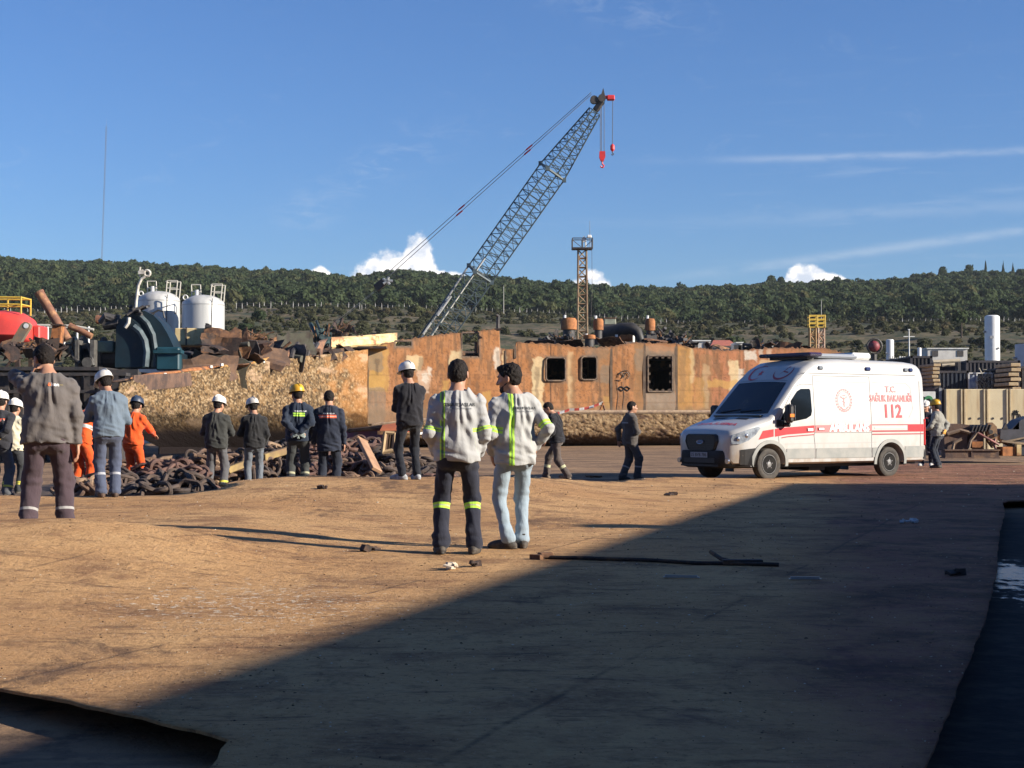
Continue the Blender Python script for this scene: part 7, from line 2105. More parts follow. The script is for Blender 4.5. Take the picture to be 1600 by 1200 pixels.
    hh_ = (X_ - ncut.x) * pl_[0] + (Y_ - ncut.y) * pl_[1] + (Z_ - ncut.z) * pl_[2]
    rr_ = np.sqrt(np.maximum(0, (X_ - ncut.x) ** 2 + (Y_ - ncut.y) ** 2 + (Z_ - ncut.z) ** 2 - hh_ ** 2))
    fj.d = np.where((rr_ < .105) & (hh_ > -.02), np.maximum(fj.d, hh_), fj.d).astype(np.float32)
    uwv = np.array(up); rv = np.array(right); fv = np.array(fwd); Pn = np.array(P)
    def wr_j(Q):
        r_ = Q - Pn; h = r_ @ uwv; u = r_ @ rv; w_ = r_ @ fv
        n = vnoise(u * 15 + h * 7 * np.tanh(u * 14) + sd0, h * 6.5, w_ * 8) - .5
        n2 = vnoise(u * 5, h * 30 + u * 8 + sd0, w_ * 10) - .5
        n3 = vnoise(Q[:, 0] * 16 + sd0, Q[:, 1] * 16, Q[:, 2] * 28) - .5
        low = np.exp(-((h - hemz - .08) / .09) ** 2); arm = sstep(.17, .22, np.abs(u))
        n4 = np.abs(vnoise(u * 9 + h * 9 + sd0, h * 4 - u * 5, w_ * 3) - .5) * 2
        return (n * .028 * (1 - arm) + (n4 - .5) * .012 * (1 - arm) + n2 * (.006 + .028 * low) * (1 - arm) + n3 * .022 * arm) * (.75 + .4 * L)
    fj.disp(wr_j)
    V, Fq = fj.mesh(1); me = np_mesh('jacket', V, Fq, True); set_attr(me, 'gc', coords(V, 'arm'), 'FLOAT_VECTOR')
    jk = link_mesh(hem or 'jacket', me, top, root)
    if text:
        bvh = BVHTree.FromPolygons([tuple(v) for v in V], [tuple(f) for f in Fq])
        uw = Vector((np.array(up) + np.array(up2)) / 2).normalized()
        for (body_, size, u0, v0, m_) in text:
            Vt, Ft = text_mesh(body_, size, bold=size * .02)
            out = []
            for a_, b_, _ in Vt:
                o_ = C + right * (u0 + a_) + uw * (v0 + b_) - fwd * .6
                hit = bvh.ray_cast(o_, fwd)
                out.append((hit[0] - fwd * .006) if hit[0] is not None else (o_ + fwd * .45))
            MB().add(out, Ft).build('lettering', m_, root)
    # ---- shoes
    for (hip, kn, an, fdv, pc) in legs:
        fs = Field(np.array(an) - .26, np.array(an) + .30, res * .85)
        dn = Vector((0, 0, -1)); rt = fdv.cross(Vector((0, 0, 1)))
        pr_ = Matrix.Rotation(-pc, 3, rt) if pc else Matrix.Identity(3)
        T = lambda f_, s_, z_: an + pr_ @ (fdv * f_ + rt * s_ + Vector((0, 0, z_)))
        R3 = np.array([tuple(pr_ @ rt), tuple(pr_ @ fdv), tuple(pr_ @ Vector((0, 0, 1)))]).T
        fs.cone(T(-.01, 0, .05), T(-.01, 0, -.03), .043, .047, .02)
        fs.ell(T(.045, 0, -.042), (.046, .125, .050), R3, .03); fs.ell(T(.14, 0, -.055), (.046, .065, .036), R3, .03); fs.ell(T(-.035, 0, -.05), (.042, .055, .04), R3, .03)
        fs.ell(T(.05, 0, -.075), (.050, .150, .016), R3, .008)
        fs.cut(T(0, 0, -.085), tuple(pr_ @ Vector((0, 0, -1)))); fs.cut(T(0, 0, .06), tuple(pr_ @ Vector((0, 0, 1))))
        V, Fq = fs.mesh(1); link_mesh('shoe', np_mesh('shoe', V, Fq, True), shoe, root)
    # ---- hair, beard, helmet
    if hair:
        fh = Field(np.array(HC) - .20, np.array(HC) + .20, res * .7); fh.rs = HSC
        thick = 1.0 if hair is True else hair
        fh.ell(hl(0, -.012, .034), (.0775 + .006 * thick, .096 + .006 * thick, .089 + .009 * thick), np.array(HR), 0)
        fh.ell(hl(0, -.034, .000), (.068 + .003 * thick, .070 + .006 * thick, .088), np.array(HR), .02)
        if thick > 1.2: fh.ell(hl(0, .055, .095), (.058, .045, .028), np.array(HR), .03); fh.ell(hl(0, -.05, .06), (.074, .06, .07), np.array(HR), .03)
        # hairline: keep above a plane that falls to the nape
        fh.cut(hl(0, .060, .052), tuple(HR @ Vector((0, .80, -.60)))) if thick <= 1.2 else fh.cut(hl(0, .066, .060), tuple(HR @ Vector((0, .80, -.65))))
        fh.cut(hl(0, -.06, -.066), tuple(HR @ Vector((0, .15, -1))))
        for sd in (-1, 1): fh.ell(hl(sd * .085, -.002, -.012), (.030, .030, .042), np.array(HR), .01, 'sub')
        fh.disp(lambda Q: (vnoise(Q[:, 0] * 60, Q[:, 1] * 60, Q[:, 2] * 60) - .5) * .010 * thick + (vnoise(Q[:, 0] * 130, Q[:, 1] * 130, Q[:, 2] * 60) - .5) * .008)
        V, Fq = fh.mesh(1); link_mesh('hair', np_mesh('hair', V, Fq, True), HAIR, root)
    if beard:
        fe = Field(np.array(HC) - .19, np.array(HC) + .17, res * .7); fe.rs = HSC
        fe.ell(hl(0, .030, -.070), (.0525, .060, .046), np.array(HR), .02); fe.ell(hl(0, .074, -.097), (.027, .023, .024), np.array(HR), .02); fe.ell(hl(0, .012, -.030), (.067, .072, .060), np.array(HR), .02); fe.ell(hl(0, .092, -.049), (.026, .012, .007), np.array(HR), .008)
        fe.cut(hl(0, .02, -.040), tuple(HR @ Vector((0, .45, .9)))); fe.cut(hl(0, -.015, 0), tuple(HR @ Vector((0, -1, 0))))
        V, Fq = fe.mesh(1); link_mesh('beard', np_mesh('beard', V, Fq, True), BEARD, root)
    if hat is not None:
        m = MB(); n = 28; prof = [(.118, .0), (.120, .02), (.116, .055), (.100, .090), (.072, .113), (.038, .124), (.001, .127)]
        vs = []; fs = []
        for (r, z) in prof:
            for i in range(n):
                a = 2 * math.pi * i / n; rg = 1.0 + (.035 if abs(math.sin(a * .5 * 0 + a) ) < .12 and z > .03 else 0)
                vs.append(hl(r * .93 * math.sin(a) * rg, -.006 + r * 1.16 * math.cos(a), .055 + z * 1.0))
        for j in range(len(prof) - 1):
            for i in range(n): fs.append((j * n + i, j * n + (i + 1) % n, (j + 1) * n + (i + 1) % n, (j + 1) * n + i))
        m.add(vs, fs)
        # brim with a longer peak in front
        vs = []; fs = []
        for (k_, z) in ((0, .060), (1, .052), (1, .047), (0, .050)):
            for i in range(n):
                a = 2 * math.pi * i / n; pk = .012 + .042 * max(0, math.cos(a)) ** 3
                r1, r2 = (.118 + (pk if k_ else -.004)), (.118 + (pk if k_ else -.004))
                vs.append(hl(r1 * .93 * math.sin(a), -.006 + (.118 * 1.16 + (pk if k_ else -.004)) * math.cos(a), z - (.010 * max(0, math.cos(a)) if k_ else 0)))
        for j in range(3):
            for i in range(n): fs.append((j * n + i, (j + 1) * n + i, (j + 1) * n + (i + 1) % n, j * n + (i + 1) % n))
        m.add(vs, fs)
        m.path([hl(0, -.006 + 1.16 * r * s2, .056 + z) for r, z, s2 in [(.112, .068, 1), (.096, .097, 1), (.068, .119, 1), (.03, .130, 1), (0, .133, 1), (.03, .130, -1), (.068, .119, -1), (.096, .097, -1), (.112, .068, -1)]], .010, 6)
        m.build('hard_hat', hat, root, smooth=True)
    if gloves is not None:
        for (q, S, E, Wr, hd, pn, a) in A:
            fg = Field(np.array(Wr) - .2, np.array(Wr) + .2, .009); th = hd.cross(pn) * q; R3 = np.array([tuple(th), tuple(pn), tuple(hd)]).T
            fg.cone(Wr - hd * .05, Wr + hd * .02, .040, .036, .02); fg.ell(Wr + hd * .055, (.047, .024, .062), R3, .015)
            for j, (off, ln) in enumerate(((.032, .068), (.011, .078), (-.011, .072), (-.032, .058))):
                kn = Wr + hd * .098 + th * off; crl = .35 + .12 * j; d1 = (hd * math.cos(crl * .5) + pn * math.sin(crl * .5)); d2 = (hd * math.cos(crl * 1.5) + pn * math.sin(crl * 1.5)); m1 = kn + d1 * ln * .5
                fg.cone(kn - hd * .02, m1, .0125, .0120, .003); fg.cone(m1, m1 + d2 * ln * .55, .0120, .011, .003)
            tb = Wr + hd * .03 + th * .034; fg.cone(tb, tb + (hd * .7 + th * .6).normalized() * .07, .017, .013, .006)
            V, Fq = fg.mesh(1); link_mesh('glove', np_mesh('glove', V, Fq, True), gloves, root)
    return root, {'arms': A, 'HC': HC, 'HR': HR, 'C': C, 's': s}

def phone(root, info, q, label):
    """a phone in the hand; a thing of its own"""
    A = [a for a in info['arms'] if a[0] == q][0]
    Wr, hd, pn = A[3], A[4], A[5]
    c = Wr + hd * .085 + pn * .030
    M = root.matrix_world if False else (Matrix.Translation(root.location) @ Matrix.Rotation(root.rotation_euler.z, 4, 'Z') @ Matrix.Scale(info['s'], 4))
    th = hd.cross(pn).normalized(); R = Matrix((th, pn, hd)).transposed()
    o = M @ c; r = thing('phone', label, 'phone', o); R2 = Matrix.Rotation(root.rotation_euler.z, 3, 'Z') @ R
    MB().box((0, 0, 0), (.074, .009, .155), R2, .004).build('case', mat('phone_black', (0.012, 0.012, 0.014), rough=.2), r)
    MB().box(R2 @ Vector((0, -.0055, 0)), (.066, .001, .143), R2).build('screen', mat('phone_screen', (0.01, 0.01, 0.015), rough=.05), r)
# ------------------------------------------------------------------ the seventeen people
INK = mat('printed_ink', (0.035, 0.04, 0.045), rough=.8); INK_G = mat('printed_ink_grey', (0.14, 0.15, 0.16), rough=.8); PRW = mat('printed_white', (0.7, 0.7, 0.68), rough=.7); PRO = mat('printed_orange', (0.75, 0.16, 0.03), rough=.7); PRY = mat('printed_yellow', (0.42, 0.34, 0.10), rough=.7)
SHIRT = cloth('white_shirt', (0.335, 0.335, 0.33), [('u', -.158, -.112, GREEN), ('u', -.146, -.124, (0.12, 0.17, 0.11)), ('a', .78, .90, GREEN), ('a', .825, .855, (0.20, 0.23, 0.18))], var=.06)
SHIRT2 = cloth('white_shirt_tape', (0.36, 0.36, 0.35), [('u', -.085, -.035, GREEN), ('u', -.066, -.054, (0.12, 0.2, 0.08)), ('a', .72, .92, GREEN), ('a', .80, .84, (0.30, 0.34, 0.25))], var=.06)
NAVY_B = cloth('navy_work_trousers', (0.022, 0.024, 0.036), [('l', 1.10, 1.225, GREEN), ('l', 1.15, 1.175, (0.45, 0.48, 0.32))], var=.2)
JEANS = cloth('light_blue_jeans', (0.25, 0.31, 0.36), var=.2)
person('man seen from behind in white green-striped shirt and navy trousers with yellow knee bands', 715, 14.95, 1.785, 2, top=SHIRT, trousers=NAVY_B, shoe=BOOT, arms=('pocket', 'pocket'), head=(-8, 4), stance=((-.155, -.02, 10), (.15, -.03, -10)), res=.0085, bulk=1.05, loose=1.05, collar=False, hem='shirt',
       text=[('TEMURTAŞLAR', .041, .02, .085, INK), ('Gemi Geri Dönüşüm', .024, .024, .052, INK_G)])
person('bearded man in white shirt with green stripe and light blue jeans, head turned left', 803, 15.6, 1.775, 14, top=SHIRT2, trousers=JEANS, shoe=BOOT, arms=('pocket', 'hip'), head=(62, 8), hair=1.6, beard=True, stance=((-.06, .0, 60), (.10, .06, -5)), res=.0085, bulk=1.0, loose=.92, collar=False, hem='shirt', jacket_len=.03, twist=-.03,
       text=[('TEMURTAŞLAR', .034, .068, .075, INK), ('Gemi Geri Dönüşüm', .020, .068, .046, INK_G)])
GREYSH = cloth('grey_work_shirt', (0.11, 0.098, 0.093), var=.1); PLUM = cloth('plum_work_trousers', (0.060, 0.042, 0.050), [('l', 1.58, 1.64, (0.30, 0.29, 0.28))], var=.15)
r3, i3 = person('man in grey shirt and dark plum trousers talking on a phone, head bowed', 74, 15.25, 1.83, 12, top=GREYSH, trousers=PLUM, shoe=BOOT, arms=('phone', 'down'), head=(32, 24), lean=.10, stance=((-.16, -.02, 8), (.16, .05, -8)), res=.0085, bulk=1.14, loose=1.25, collar=False, hem='shirt', jacket_len=.0,
       text=[('ö', .05, .022, .10, PRO), ('ken', .05, .072, .10, PRW), ('—', .03, .125, .10, PRY)])
phone(r3, i3, -1, 'dark phone held to the ear of the man in the grey shirt')
STEELB = cloth('steel_blue_jacket', (0.115, 0.15, 0.19), [('v', -.34, -.325, (0.11, 0.14, 0.18))], var=.12); SLATE = cloth('slate_trousers', (0.065, 0.078, 0.12), [('l', 1.38, 1.46, (0.33, 0.34, 0.37))], var=.15)
person('worker in steel blue jacket and slate trousers with white hard hat, looking down', 170, 22.35, 1.72, 20, top=STEELB, trousers=SLATE, shoe=BOOT_B, hat=HAT_W, arms=('hold', 'belly'), head=(24, 28), lean=.10, stance=((-.10, -.02, 12), (.10, .03, -4)), res=.011, bulk=1.08, loose=1.15)
ORJ = cloth('orange_coverall', (0.62, 0.085, 0.018), var=.15)
person('worker in orange coverall stooping beside the steel blue worker, bare dark hair', 126, 27.5, 1.70, -20, zoff=.08, top=cloth('orange_coverall_band', (0.62, 0.085, 0.018), [('v', -.10, -.04, (0.5, 0.5, 0.48))], var=.15), trousers=ORJ, shoe=BOOT, arms=('hold', 'reach'), head=(-24, 26), lean=.24, crouch=.02, stance=((-.10, -.04, 5), (.10, .06, -5)), bulk=1.0, loose=1.2, jacket_len=-.06)
person('worker in orange coverall and dark cap facing the hull, behind the steel blue worker', 207, 29.5, 1.72, -18, zoff=.02, top=ORJ, trousers=ORJ, shoe=BOOT, hat=mat('navy_helmet', (0.03, 0.05, 0.09), (0.02, 0.03, 0.06), 9, .5), arms=('hold', 'reach'), head=(10, 20), lean=.08, stance=((-.08, -.02, 5), (.10, .04, -5)), bulk=.95, loose=1.1, jacket_len=-.06)
DKJ = cloth('dark_red_striped_jacket', (0.028, 0.028, 0.033), [('v', .02, .075, ORNG), ('v', .042, .052, (0.55, 0.5, 0.45))], var=.15); GREYT = cloth('grey_trousers', (0.085, 0.088, 0.095), [('l', 1.72, 1.80, YELW)], var=.15)
GLOVE_O = mat('orange_glove', (0.62, 0.22, 0.03), (0.5, 0.3, 0.05), 12, .8)
person('worker cut by the left edge in dark jacket with red stripe and white hard hat', 0, 28.0, 1.78, -8, top=DKJ, trousers=GREYT, shoe=BOOT, hat=HAT_W, arms=('down', 'back'), head=(10, 8), gloves=GLOVE_O, loose=1.15, bulk=1.1)
CRJ = cloth('cream_jacket', (0.55, 0.50, 0.36), var=.1)
person('worker in cream jacket and white hard hat behind the man on the phone', 20, 29.0, 1.66, -10, top=CRJ, trousers=cloth('charcoal_banded_trousers', (0.04, 0.042, 0.045), [('l', 1.62, 1.78, YELW), ('l', 1.69, 1.71, (0.1, 0.1, 0.08))]), shoe=BOOT, hat=HAT_W, arms=('front', 'front'), head=(-10, 12), loose=1.15)
GRP = 'workers in dark jackets watching the chain heap'
OLIVE = cloth('olive_grey_jacket', (0.040, 0.041, 0.038), var=.15); GTB = cloth('grey_trousers_yellow_hem', (0.095, 0.095, 0.10), [('l', 1.72, 1.82, YELW)], var=.2)
person('worker in plain olive-black jacket and grey trousers with yellow hems, white hard hat', 338, 30.2, 1.74, -4, top=OLIVE, trousers=GTB, shoe=BOOT, hat=HAT_W, arms=('front', 'front'), head=(-22, 14), stance=((-.14, 0, 8), (.14, .02, -10)), bulk=1.1, loose=1.15, jacket_len=.02, group=GRP)
person('worker in short black jacket and faded grey jeans, dull white hard hat', 397, 30.6, 1.70, 14, top=cloth('black_jacket', (0.022, 0.022, 0.023), var=.15), trousers=cloth('grey_jeans', (0.12, 0.135, 0.155), var=.2), shoe=BOOT, hat=HAT_G, arms=('front', 'pocket'), head=(22, 16), stance=((-.10, 0, 10), (.12, .03, -6)), bulk=1.0, loose=1.0, group=GRP)
NVJ = cloth('navy_jacket_green_band', (0.020, 0.028, 0.045), [('v', -.01, .02, GREEN, -.12, .15), ('v', .032, .052, GREEN, -.12, .15)], var=.15)
person('worker in yellow hard hat and navy jacket with green bands, hands behind his back', 466, 28.2, 1.80, 8, zoff=.12, top=NVJ, trousers=cloth('charcoal_trousers', (0.045, 0.048, 0.048), [('l', 1.45, 1.53, (0.34, 0.33, 0.22)), ('l', 1.75, 1.84, (0.2, 0.2, 0.10))], var=.2), shoe=BOOT_B, hat=HAT_Y, arms=('back', 'back'), head=(22, 8), stance=((-.12, 0, 8), (.12, .02, -8)), bulk=1.08, loose=1.1, gloves=mat('grey_glove', (0.30, 0.34, 0.34), (0.2, 0.24, 0.22), 12, .8), group=GRP, text=[('TEMURTAŞLAR', .030, .04, .085, PRW)])
NVR = cloth('navy_jacket_red_band', (0.022, 0.027, 0.042), [('v', .0, .055, ORNG), ('v', .022, .034, (0.55, 0.45, 0.4))], var=.15)
person('bareheaded worker in long navy jacket with a red band across the back', 514, 28.2, 1.75, -4, zoff=.12, top=NVR, trousers=cloth('navy_trousers_green_hem', (0.022, 0.026, 0.038), [('l', 1.76, 1.86, GREEN)], var=.2), shoe=BOOT, arms=('down', 'down'), head=(14, 18), stance=((-.13, 0, 8), (.13, .02, -8)), bulk=1.12, loose=1.15, jacket_len=.14, group=GRP, text=[('TEMURTAŞLAR', .030, .02, .085, PRW)])
person('man all in black with white hard hat and pale sneakers beside the chains', 641, 24.6, 1.74, 20, top=cloth('black_sweater', (0.017, 0.017, 0.021), var=.12), trousers=cloth('black_jogging_trousers', (0.016, 0.018, 0.024), var=.2), shoe=SNEAK, hat=HAT_W, arms=('cross', 'cross'), head=(18, 12), stance=((-.13, .0, 52), (.13, .06, 6)), res=.010, bulk=1.05, loose=.95, collar=False, hem='sweater')
r14, i14 = person('man in black jacket walking left with a hand to his bowed face', 875, 35.6, 1.76, 74, top=cloth('black_work_jacket', (0.018, 0.018, 0.022), var=.15), trousers=cloth('brown_grey_trousers', (0.085, 0.068, 0.060), [('l', 1.38, 1.52, (0.42, 0.42, 0.26))], var=.2), shoe=mat('tan_boot', (0.22, 0.16, 0.10), (0.14, 0.10, 0.07), 10, .8), arms=('swingf', 'face'), head=(10, 30), lean=.12, stance=((-.07, -.20, 4, .03, -.3), (.07, .34, -4, .02, .35)), bulk=1.0, loose=1.15)
phone(r14, i14, 1, 'phone in the raised hand of the man walking in front of the hull')
person('man in grey-brown jacket walking right with a hand at his waist', 984, 36.2, 1.76, -72, top=cloth('grey_brown_jacket', (0.075, 0.066, 0.060), [('v', .0, .03, (0.25, 0.25, 0.25))], var=.15), trousers=cloth('grey_brown_trousers', (0.070, 0.064, 0.062), [('l', 1.42, 1.50, (0.28, 0.27, 0.27))], var=.2), shoe=BOOT, hair=.8, arms=('swingb', 'belly'), head=(-6, 2), stance=((-.08, -.15, 4), (.08, .15, -4)), bulk=1.12, loose=1.25, jacket_len=.05, group=None)
person('paramedic in navy uniform and white hard hat half hidden behind the ambulance', 1447, 44.5, 1.74, 150, top=cloth('paramedic_jacket', (0.022, 0.022, 0.034), [('v', .06, .09, (0.5, 0.08, 0.08)), ('a', 1.0, 1.1, (0.45, 0.45, 0.42))], var=.15), trousers=cloth('paramedic_trousers', (0.020, 0.020, 0.028), [('l', 1.15, 1.24, (0.45, 0.45, 0.42))], var=.2), shoe=mat('white_boot', (0.42, 0.42, 0.4), (0.3, 0.3, 0.3), 9, .6), hat=HAT_W, arms=('front', 'front'), head=(0, 4), bulk=1.0)
person('worker in yellow hard hat and grey shirt, standing right of the ambulance', 1466, 42.5, 1.74, 55, top=cloth('pale_grey_shirt', (0.23, 0.225, 0.20), var=.25), trousers=cloth('navy_jeans', (0.022, 0.027, 0.038), var=.25), shoe=BOOT, hat=HAT_Y, arms=('front', 'back'), head=(-5, 6), gloves=GLOVE_O, stance=((-.10, .0, 20), (.12, .04, -8)), bulk=1.08, loose=1.05)
# ------------------------------------------------------------------ chain heap and scrap in front of the hull
CHAIN_M = [mat('chain_rust', (0.15, 0.088, 0.055), (0.075, 0.047, 0.035), 5, .85, bump=.5, c3=(0.24, 0.16, 0.10), s3=1.5), mat('chain_dark', (0.045, 0.034, 0.03), (0.09, 0.06, 0.045), 5, .85, bump=.5), mat('chain_reddish', (0.13, 0.068, 0.05), (0.08, 0.045, 0.037), 5, .85, bump=.5)]
def heap_z(x, y):
    px = 800 + F * x / y
    h = np.interp(px, [60, 130, 220, 300, 380, 460, 560, 640, 690, 720], [.05, .12, .22, .30, .4, .5, .55, .5, .3, 0])
    y0 = np.interp(px, [60, 300, 326, 420, 700], [24.2, 24.6, 31.0, 30.8, 30.0])
    t = np.clip((y - y0) / 7.0, 0, 1)
    return -.10 + h * np.sin(t * 2.2) / .81 * (1 if t < 1 else 1)
def link_verts(L, w_, r, n=14, k=6):
    pts = []
    a = L / 2 - w_ / 2
    for i in range(n):
        th = 2 * math.pi * i / n
        pts.append(Vector((a * (1 if math.cos(th) > 0.01 else (-1 if math.cos(th) < -.01 else 0)) + w_ / 2 * math.cos(th), w_ / 2 * math.sin(th), 0)))
    return pts
def chain(idx, px0, px1, y0, y1, n, label, m_, L=.62, seed=1):
    rr = random.Random(seed); x0 = (px0 - 800) / F * y0
    o = Vector((x0, y0, float(heap_z(x0, y0)))); root = thing('anchor_chain', label, 'chain', o, 0, 'heavy anchor chains heaped before the hull')
    m = MB(); studs = MB(); pos = None; ang = rr.uniform(-1, 1)
    w_ = L * .62; r = L * .095; k = 0; tx = 0
    for i in range(n):
        u = i / (n - 1)
        px = px0 + (px1 - px0) * (.5 - .5 * math.cos(u * math.pi * 5)) if idx % 2 else px0 + (px1 - px0) * ((u * 3.0) % 1 if int(u * 3.0) % 2 == 0 else 1 - (u * 3.0) % 1)
        yy = y0 + (y1 - y0) * (u + .12 * math.sin(u * 23 + seed)); yy = max(24, yy)
        x = (px + rr.uniform(-9, 9) - 800) / F * yy
        z = float(heap_z(x, yy)) + .06 + rr.uniform(-.04, .15)
        p = Vector((x, yy, z)) - o
        if pos is not None: d = p - pos
        else: d = Vector((1, 0, 0))
        pos = p
        R = Matrix.Rotation(math.atan2(d.y, d.x) + rr.uniform(-1.1, 1.1), 3, 'Z') @ Matrix.Rotation(rr.uniform(-.6, .6), 3, 'Y') @ Matrix.Rotation((math.pi / 2 * (i % 2)) * .8 + rr.uniform(-.6, .6), 3, 'X')
        m.path([p + R @ q for q in link_verts(L, w_, r)], r, 6, closed=True)
        studs.tube(p + R @ Vector((0, -w_ * .42, 0)), p + R @ Vector((0, w_ * .42, 0)), r * .75, n=5, caps=False)
    m.build('link_run', m_, root, smooth=True); studs.build('stud', m_, root)
for i, (a, b, y0, y1, n, lab) in enumerate([
        (100, 190, 25.2, 27.0, 80, 'dark rusty chain coiled at the feet of the stooping orange worker'),
        (190, 318, 25.2, 27.0, 90, 'rusty anchor chain lying just right of the steel blue worker'),
        (215, 322, 26.8, 29.2, 90, 'dark anchor chain piled left of the olive-jacketed worker'),
        (330, 430, 31.6, 34.0, 80, 'tan rusty chain run behind the two white hard hats'),
        (400, 500, 31.6, 34.5, 80, 'reddish chain run between the grey jeans and the yellow hard hat'),
        (480, 590, 31.2, 34.5, 90, 'dark chain run behind the navy jackets'),
        (535, 625, 30.2, 33.0, 80, 'pale rusty chain run left of the man in black'),
        (600, 695, 30.0, 33.0, 80, 'reddish chain run behind the legs of the man in black'),
        (640, 700, 29.2, 30.4, 44, 'end of rusty chain hanging down left of the white shirts'),
        (150, 318, 30.6, 33.5, 100, 'long rusty chain across the dark middle of the heap'),
        (300, 600, 34.0, 37.0, 100, 'long dark chain along the back of the heap under the hull')]):
    chain(i, a, b, y0, y1, n, lab, CHAIN_M[i % 3], .36 + .05 * (i % 2), 20 + i)
def heap_ground():
    xs = np.linspace(-9.5, -.6, 90); ys = np.linspace(24.0, 40, 80); X, Y = np.meshgrid(xs, ys)
    Z = np.vectorize(lambda a, b: float(heap_z(a, b)))(X, Y) - .05 + (fbm(X * 2.5, Y * 2.5) - .5) * .35 * (np.vectorize(lambda a, b: float(heap_z(a, b)))(X, Y) > .0)
    idx = np.arange(X.size).reshape(X.shape)
    me = np_mesh('rubble', np.stack([X, Y, Z], -1).reshape(-1, 3), np.stack([idx[:-1, :-1], idx[:-1, 1:], idx[1:, 1:], idx[1:, :-1]], -1).reshape(-1, 4), True)
    tag(link_mesh('rubble', me, mat('rust_rubble', (0.045, 0.032, 0.026), (0.10, 0.065, 0.045), 6, .9, bump=.8, c3=(0.16, 0.10, 0.06), s3=3)), 'heap of rusty rubble and scale beneath the anchor chains', 'rubble', kind='stuff')
heap_ground()

def bar(name, label, cat, a, b, size, m_, extra=None, group=None, roll=0.0):
    a, b = Vector(a), Vector(b); root = thing(name, label, cat, a, 0, group); d = b - a
    R = d.normalized().to_track_quat('X', 'Z').to_matrix() @ Matrix.Rotation(roll, 3, 'X')
    MB().box(d / 2, (d.length, size[0], size[1]), R, min(size) * .12).build('beam', m_, root)
    MB().box(d * .98, (.03, size[0] * 1.15, size[1] * 1.15), R).build('end_face', m_, root)
    return root
YB = mat('yellow_beam', (0.30, 0.21, 0.075), (0.18, 0.12, 0.055), 4, .75, c3=(0.2, 0.12, 0.06), s3=1.5)
bar('beam', 'yellowish steel beam lying between the two white hard hats on the chains', 'beam', W(353, 736, 31), W(390, 722, 31.5), (.10, .13), YB)
bar('beam', 'upper end of yellow beam resting on the chains left of the yellow hard hat', 'beam', W(412, 715, 32), W(452, 703, 33), (.10, .14), YB)
bar('plank', 'pale wooden plank leaning on the chains left of the wooden frame', 'plank', W(589, 735, 29.5), W(565, 687, 30.5), (.22, .07), mat('pale_plank', (0.40, 0.24, 0.14), (0.30, 0.17, 0.10), 5, .8), roll=.5)
def red_plate():
    o = W(580, 690, 36); root = thing('steel_plate', 'dark red steel plate standing at the hull corner behind the chains', 'plate', o)
    m = MB(); m.add([W(540, 690, 37) - o, W(600, 686, 36) - o, W(600, 668, 36.2) - o, W(540, 674, 37.2) - o], [(0, 1, 2, 3)]); ob = m.build('plate', mat('red_plate', (0.28, 0.03, 0.03), (0.16, 0.03, 0.03), 3, .7, c3=(0.12, 0.06, 0.04), s3=1.5), root); md = ob.modifiers.new('t', 'SOLIDIFY'); md.thickness = .05
    m = MB(); m.tube(W(545, 673, 36.9) - o, W(600, 667, 36.1) - o, .05, n=6); m.build('edge', RUST, root)
    o2 = W(605, 668, 35); r2 = thing('steel_plate', 'bright orange plate tilted behind the wooden frame', 'plate', o2)
    ob = MB().add([W(592, 676, 35) - o2, W(622, 672, 35) - o2, W(624, 660, 35.6) - o2, W(598, 664, 35.6) - o2], [(0, 1, 2, 3)]).build('plate', mat('orange_plate', (0.6, 0.17, 0.05), (0.42, 0.12, 0.05), 3, .7), r2); md = ob.modifiers.new('t', 'SOLIDIFY'); md.thickness = .05
    MB().box(W(608, 676, 35) - o2, (.5, .08, .08)).build('rib', RUST, r2)
red_plate()
def wooden_frame():
    d = 31; o = W(605, 708, d); root = thing('wooden_frame', 'upright pale wooden frame with slats on the chain heap left of the man in black', 'frame', o)
    q = lambda x, y, dd=0: W(x, y, d) + Vector((0, dd, 0)) - o; PW = mat('pale_wood', (0.50, 0.36, 0.20), (0.38, 0.26, 0.14), 6, .8)
    m = MB(); m.path([q(602, 675), q(598, 708)], .045, 6); m.path([q(602, 676), q(616, 677)], .04, 6); m.path([q(598, 707), q(616, 703)], .045, 6); m.path([q(617, 676), q(616, 705)], .04, 6); m.build('frame', PW, root)
    m = MB()
    for x in (605.5, 609, 612.5): m.box((q(x, 692)), (.07, .04, .36), Matrix.Rotation(.1, 3, 'Y'))
    m.build('slat', mat('dark_wood', (0.22, 0.13, 0.08), (0.14, 0.09, 0.06), 5, .8), root)
wooden_frame()
